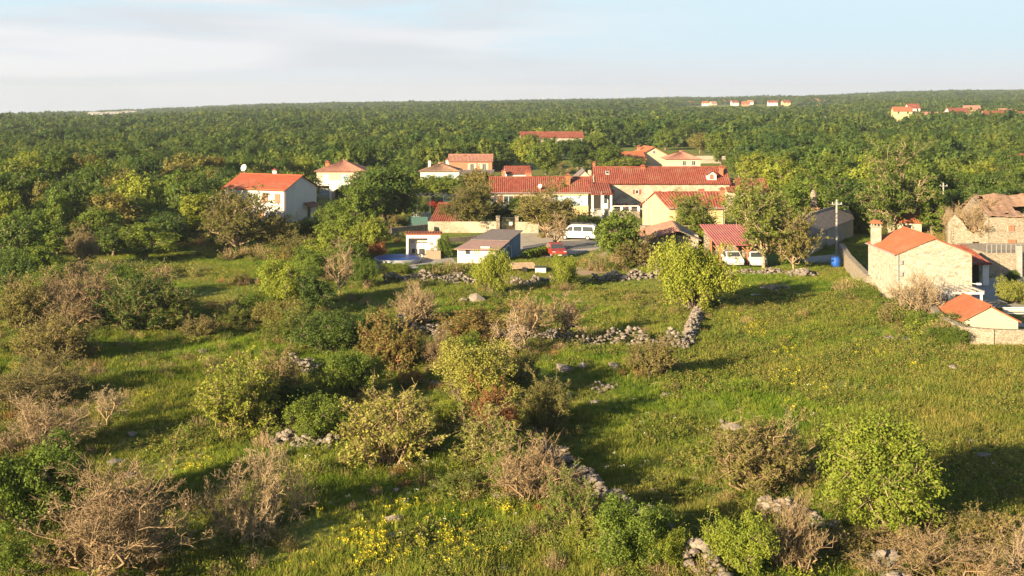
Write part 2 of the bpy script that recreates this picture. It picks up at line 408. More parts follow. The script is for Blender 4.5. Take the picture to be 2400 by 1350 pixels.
# meadow: the soil and the grass on it share one map of green, olive and straw patches
def meadow_mat(name, blade):
    m, t, out = new_mat(name)
    g = nn(t, 'ShaderNodeNewGeometry')
    big = noise(t, 0.055, 5, g.outputs['Position'], 0.6)
    med = noise(t, 0.35, 5, g.outputs['Position'], 0.65)
    fin = noise(t, 2.2, 4, g.outputs['Position'], 0.6)
    green = ramp(t, med.outputs[0], [(0.32, (0.052, 0.118, 0.011)), (0.5, (0.112, 0.184, 0.018)), (0.66, (0.195, 0.228, 0.036))]).outputs[0]
    straw = ramp(t, fin.outputs[0], [(0.35, (0.150, 0.155, 0.036)), (0.55, (0.215, 0.190, 0.055)), (0.72, (0.32, 0.245, 0.095))]).outputs[0]
    col = mixc(t, ramp(t, big.outputs[0], [(0.41, (0.10,) * 3), (0.60, (0.85,) * 3)]).outputs[0], green, straw)
    if blade:
        oi = nn(t, 'ShaderNodeObjectInfo')
        rr = ramp(t, oi.outputs['Random'], [(0, (0.6, 0.72, 0.6)), (0.6, (1.05, 1.05, 1)), (1, (1.65, 1.4, 1.5))])
        col = mixc(t, 1.0, col, rr.outputs[0], 'MULTIPLY')
        d = nn(t, 'ShaderNodeBsdfDiffuse'); tr = nn(t, 'ShaderNodeBsdfTranslucent')
        lnk(t, col, d.inputs[0]); lnk(t, mixc(t, 1.0, col, (1.2, 1.15, 0.6), 'MULTIPLY'), tr.inputs[0])
        ms = nn(t, 'ShaderNodeMixShader'); ms.inputs[0].default_value = 0.28
        lnk(t, d.outputs[0], ms.inputs[1]); lnk(t, tr.outputs[0], ms.inputs[2]); lnk(t, ms.outputs[0], out.inputs[0])
    else:
        soil = ramp(t, fin.outputs[0], [(0.3, (0.07, 0.09, 0.02)), (0.7, (0.15, 0.15, 0.05))]).outputs[0]
        col = mixc(t, 0.35, col, soil)
        d = nn(t, 'ShaderNodeBsdfPrincipled'); d.inputs['Roughness'].default_value = 0.95; d.inputs['Specular IOR Level'].default_value = 0.1
        bp = nn(t, 'ShaderNodeBump'); bp.inputs['Strength'].default_value = 0.8; bp.inputs['Distance'].default_value = 0.25
        lnk(t, noise(t, 3.5, 5, g.outputs['Position'], 0.7).outputs[0], bp.inputs['Height'])
        lnk(t, bp.outputs[0], d.inputs['Normal']); lnk(t, col, d.inputs['Base Color']); lnk(t, d.outputs[0], out.inputs[0])
    return m
M['meadow'] = meadow_mat('meadow soil and low sward', False)
M['blade'] = meadow_mat('grass blades', True)
M['flower_y'] = leaf_mat('yellow flowers', (0.62, 0.50, 0.02), (0.75, 0.62, 0.04), 0.3, 0.15)
M['flower_w'] = leaf_mat('white flowers', (0.6, 0.58, 0.5), (0.72, 0.7, 0.62), 0.3, 0.1)

# ---------------------------------------------------------------- ground
def axis(dense0, dense1, step, lo, hi, g=1.22):
    a = list(np.arange(dense0, dense1 + 1e-6, step))
    s = step
    while a[-1] < hi: s *= g; a.append(a[-1] + s)
    s = step
    while a[0] > lo: s *= g; a.insert(0, a[0] - s)
    return np.array(a)
xs = axis(-52, 52, 0.7, -2600, 2600)
ys = axis(42, 112, 0.7, -380, 3500, 1.16)
gx, gy = np.meshgrid(xs, ys)
V = np.stack([gx.ravel(), gy.ravel(), gz(gx, gy).ravel()], 1)
nx, ny = len(xs), len(ys)
i0 = (np.arange(ny - 1)[:, None] * nx + np.arange(nx - 1)[None, :]).ravel()
me = np_mesh('ground', V, np.stack([i0, i0 + 1, i0 + nx + 1, i0 + nx], 1), [M['meadow']])
me.polygons.foreach_set('use_smooth', [True] * len(me.polygons))
tag(link('ground', me), 'grassy meadow and woodland floor spreading to the horizon', None, None, 'structure')

def sheet(name, label, pts, m, z):
    mb = MB(); mb.quad(*[(W(*p).x, W(*p).y, z) for p in pts])
    return tag(mb.build(name, m), label, None, None, 'structure')
sheet('gravel_yard', 'pale gravel yard in front of the long red roofed house', [(1195, 600), (1210, 572), (1215, 548), (1300, 538), (1480, 545), (1500, 560), (1425, 572), (1400, 585), (1330, 598), (1300, 603)], M['gravel'], 0.022)
sheet('road', 'strip of grey asphalt crossing the gravel yard', [(1225, 578), (1300, 566), (1490, 559), (1500, 571), (1400, 580), (1290, 590), (1225, 596)], M['asphalt'], 0.030)
sheet('dirt_bank', 'bare brown earth patch beside the gravel yard', [(1330, 640), (1345, 622), (1395, 600), (1420, 590), (1480, 596), (1490, 622), (1420, 640), (1370, 646)], M['dirt'], 0.026)
sheet('lane', 'concrete lane between carport and stone house', [(1880, 614), (1895, 602), (1965, 596), (1972, 606), (1960, 614), (1930, 618)], M['concrete'], 0.022)
sheet('pool_terrace', 'paved terrace around the round blue pool', [(870, 628), (885, 604), (945, 602), (1060, 604), (1075, 622), (1060, 632)], M['concrete'], 0.022)
sheet('courtyard', 'paved stone courtyard beside the stone house', [(2270, 668), (2330, 650), (2440, 645), (2470, 700), (2440, 770), (2300, 760), (2200, 740), (2190, 705)], M['concrete'], 0.024)
sheet('path', 'earth path through the far stone terraces', [(1455, 366), (1560, 354), (1690, 352), (1700, 360), (1640, 372), (1480, 382)], M['dirt'], 0.03)
sheet('grass_clearing', 'pale mown clearing at the foot of the far trees', [(1560, 400), (1640, 378), (1700, 372), (1720, 390), (1690, 402)], M['meadow'], 0.02)

# ---------------------------------------------------------------- plant prototypes (numpy)
def unit(v): return v / np.maximum(np.linalg.norm(v, axis=-1, keepdims=True), 1e-9)
def q_leaves(P, N, size, r):
    """one rhombic leaf per point"""
    n = len(P)
    t = unit(np.cross(N, unit(r.normal(size=(n, 3)))))
    b = np.cross(N, t)
    s = (size * r.uniform(0.6, 1.35, n))[:, None]
    V = np.stack([P - t * s, P - b * s * 0.55 + N * s * 0.12, P + t * s, P + b * s * 0.55 + N * s * 0.12], 1).reshape(-1, 3)
    return V, np.arange(n * 4).reshape(n, 4)
def q_tubes(P0, P1, r0, r1, k=4):
    n = len(P0)
    d = unit(P1 - P0)
    ref = np.where(np.abs(d[:, 2:3]) > 0.9, np.array([[1.0, 0, 0]]), np.array([[0, 0, 1.0]]))
    u = unit(np.cross(d, ref)); w = np.cross(d, u)
    V = []
    for P, rr in ((P0, r0), (P1, r1)):
        for i in range(k):
            a = 2 * math.pi * i / k
            V.append(P + (u * math.cos(a) + w * math.sin(a)) * np.asarray(rr).reshape(-1, 1))
    V = np.stack(V, 1).reshape(-1, 3)
    base = (np.arange(n) * 2 * k)[:, None]
    Fc = np.concatenate([base + np.array([[i, (i + 1) % k, k + (i + 1) % k, k + i]]) for i in range(k)], 0)
    return V, Fc
def q_twigs(P0, P1, wd_, r):
    d = unit(P1 - P0); s = unit(np.cross(d, r.normal(size=d.shape))) * (np.asarray(wd_).reshape(-1, 1))
    V = np.stack([P0 - s, P0 + s, P1 + s * 0.3, P1 - s * 0.3], 1).reshape(-1, 3)
    return V, np.arange(len(P0) * 4).reshape(-1, 4)
def merge(parts):
    V = []; Fc = []; o = 0
    for v, f in parts:
        V.append(v); Fc.append(f + o); o += len(v)
    return np.concatenate(V), np.concatenate(Fc)
def bent(P0, P1, r0, r1, r, bend=0.12, k=5):
    """limbs in three bent pieces"""
    Ln = np.linalg.norm(P1 - P0, axis=1, keepdims=True)
    A = P0 + (P1 - P0) * 0.35 + r.normal(size=P0.shape) * Ln * bend * 0.6
    B = P0 + (P1 - P0) * 0.7 + r.normal(size=P0.shape) * Ln * bend * 0.6
    ra = r0 + (r1 - r0) * 0.35; rb = r0 + (r1 - r0) * 0.7
    return merge([q_tubes(P0, A, r0, ra, k), q_tubes(A, B, ra, rb, k), q_tubes(B, P1, rb, r1, k)])

def crown_plant(name, seed, Wd, Ht, trunk, lobes, nleaf, leaf, flat=0.55, low=False, ragged=0.25, nrand=0.75, lobe=1.0):
    """leafy plant: a crown of many uneven lobes of small leaves on a trunk with limbs"""
    r = np.random.default_rng(seed)
    cz = (trunk + Ht) / 2; vz = (Ht - trunk) / 2; hw = Wd / 2
    d = unit(r.normal(size=(lobes, 3)))
    if low: d[:, 2] = r.uniform(-0.8, 1.0, lobes)
    rad = r.uniform(0.35, 0.82, lobes) ** 0.7
    cen = d * rad[:, None] * np.array([hw, hw, vz]) * 0.86
    cen[:, 2] += cz
    # lean, uneven outline: push lobes by a slow wave of direction
    ang = np.arctan2(d[:, 1], d[:, 0])
    cen[:, :2] *= (1 + ragged * np.sin(ang * 2 + seed) + ragged * 0.6 * np.sin(ang * 5 + seed * 2))[:, None]
    lr = r.uniform(0.16, 0.36, lobes) * hw * lobe
    nsub = lobes * 9                       # every lobe is made of small leaf clumps with gaps between them
    sl = r.choice(lobes, nsub, p=lr ** 2 / np.sum(lr ** 2))
    sd = unit(r.normal(size=(nsub, 3)) + np.array([0, 0, 0.3]))
    sub = cen[sl] + sd * (lr[sl] * (0.55 + 0.6 * r.uniform(0, 1, nsub)))[:, None] * np.array([1, 1, flat + 0.3])
    sr = hw * r.uniform(0.07, 0.17, nsub)
    ps = r.choice(nsub, nleaf, p=sr ** 2 / np.sum(sr ** 2))
    pick = sl[ps]
    dd = unit(r.normal(size=(nleaf, 3)) + sd[ps] * 0.5)
    P = sub[ps] + dd * (sr[ps] * r.uniform(0.3, 1.15, nleaf))[:, None]
    ld = unit(sd[ps] * (0.6 if nrand > 0.5 else 1.6) + dd)
    # sprigs that stick out of the outline
    ns = nleaf // 12
    P[:ns] += ld[:ns] * (lr[pick[:ns]] * r.uniform(0.1, 0.7, ns))[:, None]
    P[:, 2] = np.maximum(P[:, 2], 0.05 + 0.1 * r.uniform(0, 1, nleaf))
    N = unit(ld * 0.8 + r.normal(size=(nleaf, 3)) * nrand + np.array([0, 0, 0.3]))
    lv, lf = q_leaves(P, N, leaf, r)
    tint = np.clip(r.uniform(0, 1, lobes)[pick] * 0.4 + r.uniform(0, 1, nsub)[ps] * 0.35 + r.uniform(0, 0.25, nleaf), 0, 1)
    tr = max(0.035 * Ht, 0.05)
    if trunk > 0.3:
        top = np.array([[r.normal() * 0.2, r.normal() * 0.2, cz]])
        parts = [bent(np.array([[0, 0, -0.15]]), top, np.array([tr]), np.array([tr * 0.5]), r, 0.06, 7)]
        st = top * r.uniform(0.45, 1.0, (lobes, 1))
    else:
        parts = []
        st = r.normal(size=(lobes, 3)) * np.array([0.12, 0.12, 0]) * hw
        st[:, 2] = -0.1
    parts.append(bent(st, st + (cen - st) * 0.88, np.full(lobes, tr * 0.36), np.full(lobes, tr * 0.07), r, 0.10, 4))
    tw = r.choice(nleaf, min(nleaf, lobes * 14), replace=False)
    parts.append(q_twigs(cen[pick[tw]], P[tw], np.full(len(tw), tr * 0.12), r))
    wv, wf = merge(parts)
    return dict(name=name, W=Wd, H=Ht, wood=(wv, wf), leaf=(lv, lf), tint=tint)

def twig_plant(name, seed, Wd, Ht, stems, kids, fine, nleaf, leaf, trunk=0.0, up=0.5, tw=0.012, droop=0.0):
    """bare or thinly leafed plant: stems branching three times, the last order as fine twigs"""
    r = np.random.default_rng(seed)
    hw = Wd / 2
    a = r.uniform(0, 6.283, stems); s = np.sqrt(r.uniform(0.02, 1, stems))
    if trunk:
        T0 = np.array([[0, 0, -0.1]]); T1 = np.array([[r.normal() * 0.12, r.normal() * 0.12, trunk]])
        wood = [bent(T0, T1, np.array([0.022 * Ht]), np.array([0.014 * Ht]), r, 0.1, 6)]
        P0 = np.repeat(T1, stems, 0) * r.uniform(0.75, 1, (stems, 1))
    else:
        wood = []
        P0 = np.stack([np.cos(a) * s * hw * 0.25, np.sin(a) * s * hw * 0.25, np.full(stems, -0.08)], 1)
    end = np.stack([np.cos(a) * s * hw * 0.8, np.sin(a) * s * hw * 0.8, (trunk + (Ht - trunk) * (0.95 - 0.5 * s ** 2) * r.uniform(0.6, 1.0, stems))], 1)
    rad = (0.011 * Ht + 0.008) * r.uniform(0.5, 1.7, stems)
    wood.append(bent(P0, end, rad, rad * 0.4, r, 0.16, 4))
    A, B, rr = P0, end, rad * 0.6
    for lev, k in enumerate((kids, kids, fine)):
        n = len(A)
        t = r.uniform(0.25, 1.0, (n, k, 1))
        S = (A[:, None] + (B - A)[:, None] * t).reshape(-1, 3)
        D = unit((B - A))[:, None] + r.normal(size=(n, k, 3)) * 0.75 + np.array([0, 0, up])
        ln = np.linalg.norm(B - A, axis=1)[:, None, None] * r.uniform(0.25, 0.6, (n, k, 1))
        E = S + (unit(D) * ln).reshape(-1, 3)
        E[:, 2] -= droop * ln.reshape(-1)
        E[:, 2] = np.maximum(E[:, 2], 0.03)
        q = np.repeat(rr, k)
        if lev == 0: wood.append(bent(S, E, q * 0.8, q * 0.35, r, 0.14, 3))
        else: wood.append(q_twigs(S, E, np.maximum(q * 0.7, tw * (0.8 if lev == 1 else 0.62)), r))
        A, B, rr = S, E, q * 0.5
    wv, wf = merge(wood)
    out = dict(name=name, W=Wd, H=Ht, wood=(wv, wf), leaf=None, tint=None)
    if nleaf:
        i = r.integers(0, len(A), nleaf)
        P = A[i] + (B - A)[i] * r.uniform(0.3, 1.08, (nleaf, 1)) + r.normal(size=(nleaf, 3)) * leaf * 0.6
        P[:, 2] = np.maximum(P[:, 2], 0.04)
        N = unit(r.normal(size=(nleaf, 3)) + np.array([0, 0, 0.4]))
        out['leaf'] = q_leaves(P, N, leaf, r)
        ph = np.sin(P[:, 0] * 2.1 + seed) * np.sin(P[:, 1] * 2.3) * np.sin(P[:, 2] * 2.7 + 1)
        out['tint'] = np.clip(0.5 + 0.4 * ph + r.uniform(-0.3, 0.3, nleaf), 0, 1)
    return out

PR = {}
def proto(p):
    p['wm'] = np_mesh(p['name'] + '_wood', p['wood'][0], p['wood'][1], [M['bark']])
    if p['leaf'] is not None:
        p['lm'] = np_mesh(p['name'] + '_leaves', p['leaf'][0], p['leaf'][1], [M['lf_mid']], None, p['tint'])
    PR[p['name']] = p
for i in range(4):
    proto(crown_plant('bush%d' % i, 11 + i, 3.2, 2.2, 0.0, 46 + 8 * i, 25000, 0.046, 0.6, True, 0.30))
for i in range(2):
    proto(crown_plant('near%d' % i, 31 + i, 5.6, 5.0, 0.5, 80, 40000, 0.064, 0.5, False, 0.28))
for i in range(5):
    proto(crown_plant('mid%d' % i, 51 + i, 5.6, 6.2, 0.35, 44 + 6 * i, 11000, 0.130, 0.55, False, 0.30, 0.5, 1.2))
for i in range(2):
    proto(crown_plant('tall%d' % i, 61 + i, 4.0, 8.0, 0.4, 60, 10000, 0.130, 0.7, False, 0.28))
for i in range(3):
    proto(twig_plant('airy%d' % i, 71 + i, 6.0, 7.0, 18, 7, 8, 22000, 0.098, 1.0, 0.2, 0.013))
for i in range(2):
    proto(crown_plant('round%d' % i, 41 + i, 5.6, 5.0, 0.0, 92, 40000, 0.066, 0.5, True, 0.18))
for i in range(2):
    proto(twig_plant('sparse%d' % i, 78 + i, 6.0, 7.0, 15, 7, 7, 15000, 0.095, 1.4, 0.25, 0.013))
for i in range(3):
    proto(twig_plant('bare%d' % i, 81 + i, 3.4, 2.3, 32, 6, 12, 3000, 0.028, 0.0, 0.3, 0.0085))
proto(twig_plant('bare3', 85, 3.6, 2.0, 13, 8, 12, 2600, 0.026, 0.0, 0.15, 0.0085))
proto(twig_plant('bare4', 87, 3.2, 2.6, 44, 5, 9, 4000, 0.030, 0.0, 0.55, 0.0085))
for i in range(2):
    proto(twig_plant('semi%d' % i, 91 + i, 3.2, 2.2, 30, 6, 8, 12500, 0.046, 0.0, 0.35, 0.0085))
for i in range(2):
    proto(twig_plant('thin%d' % i, 95 + i, 2.4, 3.6, 8, 7, 8, 2600, 0.034, 0.9, 0.3, 0.009))
proto(twig_plant('gnarled0', 99, 2.6, 2.4, 10, 5, 5, 0, 0, 0.5, 0.1, 0.012))
proto(twig_plant('upright0', 101, 2.0, 2.4, 34, 5, 6, 1500, 0.03, 0.0, 1.2, 0.009))

def far_mesh(seed, Wd, Ht, lobes, nleaf, leaf):
    p = crown_plant('f', seed, Wd, Ht, 0.3, lobes, nleaf, leaf, 0.55, False, 0.22, 0.28, 1.45)
    wv, wf = p['wood']; wf = wf[: lobes * 12]; lv, lf = p['leaf']
    V, Fc = merge([(wv, wf), (lv, lf)])
    mi = np.concatenate([np.zeros(len(wf)), np.ones(len(lf))])
    ti = np.concatenate([np.zeros(len(wf)), p['tint']])
    return np_mesh('far_tree', V, Fc, [M['bark'], M['forest']], mi, ti)

def scatter(name, label, P, rot, scl, idx, meshes, kind='stuff'):
    """one mass of ground cover or far wood: real meshes standing on the given points"""
    col = bpy.data.collections.new(name + '_kinds')
    for i, me_ in enumerate(meshes):
        o = bpy.data.objects.new('%s_kind_%02d' % (name, i), me_); col.objects.link(o)
    me_ = bpy.data.meshes.new(name)
    me_.vertices.add(len(P)); me_.vertices.foreach_set('co', P.astype(np.float32).ravel())
    R3 = np.zeros((len(P), 3), np.float32); R3[:, 2] = rot
    a = me_.attributes.new('rot', 'FLOAT_VECTOR', 'POINT'); a.data.foreach_set('vector', R3.ravel())
    if scl.ndim == 1: scl = np.stack([scl, scl, scl], 1)
    a = me_.attributes.new('scl', 'FLOAT_VECTOR', 'POINT'); a.data.foreach_set('vector', scl.astype(np.float32).ravel())
    a = me_.attributes.new('idx', 'INT', 'POINT'); a.data.foreach_set('value', idx.astype(np.int32))
    o = link(name, me_)
    g = bpy.data.node_groups.new(name, 'GeometryNodeTree')
    g.interface.new_socket('Geometry', in_out='INPUT', socket_type='NodeSocketGeometry')
    g.interface.new_socket('Geometry', in_out='OUTPUT', socket_type='NodeSocketGeometry')
    gi = nn(g, 'NodeGroupInput'); go = nn(g, 'NodeGroupOutput')
    ip = nn(g, 'GeometryNodeInstanceOnPoints'); ci = nn(g, 'GeometryNodeCollectionInfo')
    ci.inputs['Collection'].default_value = col; ci.inputs['Separate Children'].default_value = True; ci.inputs['Reset Children'].default_value = True
    def na(n, ty):
        q = nn(g, 'GeometryNodeInputNamedAttribute', data_type=ty); q.inputs['Name'].default_value = n
        return next(s for s in q.outputs if s.enabled and s.name == 'Attribute')
    g.links.new(gi.outputs[0], ip.inputs['Points']); g.links.new(ci.outputs[0], ip.inputs['Instance'])
    ip.inputs['Pick Instance'].default_value = True
    g.links.new(na('idx', 'INT'), ip.inputs['Instance Index'])
    g.links.new(na('rot', 'FLOAT_VECTOR'), ip.inputs['Rotation'])
    g.links.new(na('scl', 'FLOAT_VECTOR'), ip.inputs['Scale'])
    g.links.new(ip.outputs[0], go.inputs[0])
    md = o.modifiers.new('scatter', 'NODES'); md.node_group = g
    return tag(o, label, None, None, kind)

def inpoly(px, py, poly):
    c = np.zeros(np.shape(px), bool); n = len(poly); j = n - 1
    for i in range(n):
        (xi, yi), (xj, yj) = poly[i], poly[j]
        if yi != yj:
            c ^= ((yi > py) != (yj > py)) & (px < (xj - xi) * (py - yi) / (yj - yi) + xi)
        j = i
    return c
def to_px(x, y, z): return 1200 + F * x / y, YH + F * (H - z) / y

# ---------------------------------------------------------------- plants placed one by one
def plant(name, proto_name, px, py, wpx, hpx, leaf, wood, label, cat='bush', group=None, rot=None, base=None):
    p = PR[proto_name]
    g = base or G(px, py)
    k = g.y / F
    g = Vector((g.x, g.y, g.z - 0.04))
    root = thing(name, label, cat, g, group)
    rz = random.uniform(0, 6.28) if rot is None else rot
    root.rotation_euler = (0, 0, rz)
    if proto_name[:4] in ('bare', 'semi', 'upri'): wpx *= 1.2
    if proto_name[:5] == 'round': wpx *= 0.88
    root.scale = (wpx * k / p['W'], wpx * k / p['W'], hpx * k / p['H'])
    tree = cat == 'tree'
    w = link('trunk' if tree else 'branches', p['wm'], root)
    w.material_slots[0].link = 'OBJECT'; w.material_slots[0].material = M[wood]
    if p['leaf'] is not None and leaf:
        c = link('crown' if tree else 'foliage', p['lm'], root)
        c.material_slots[0].link = 'OBJECT'; c.material_slots[0].material = M[leaf]
    return root

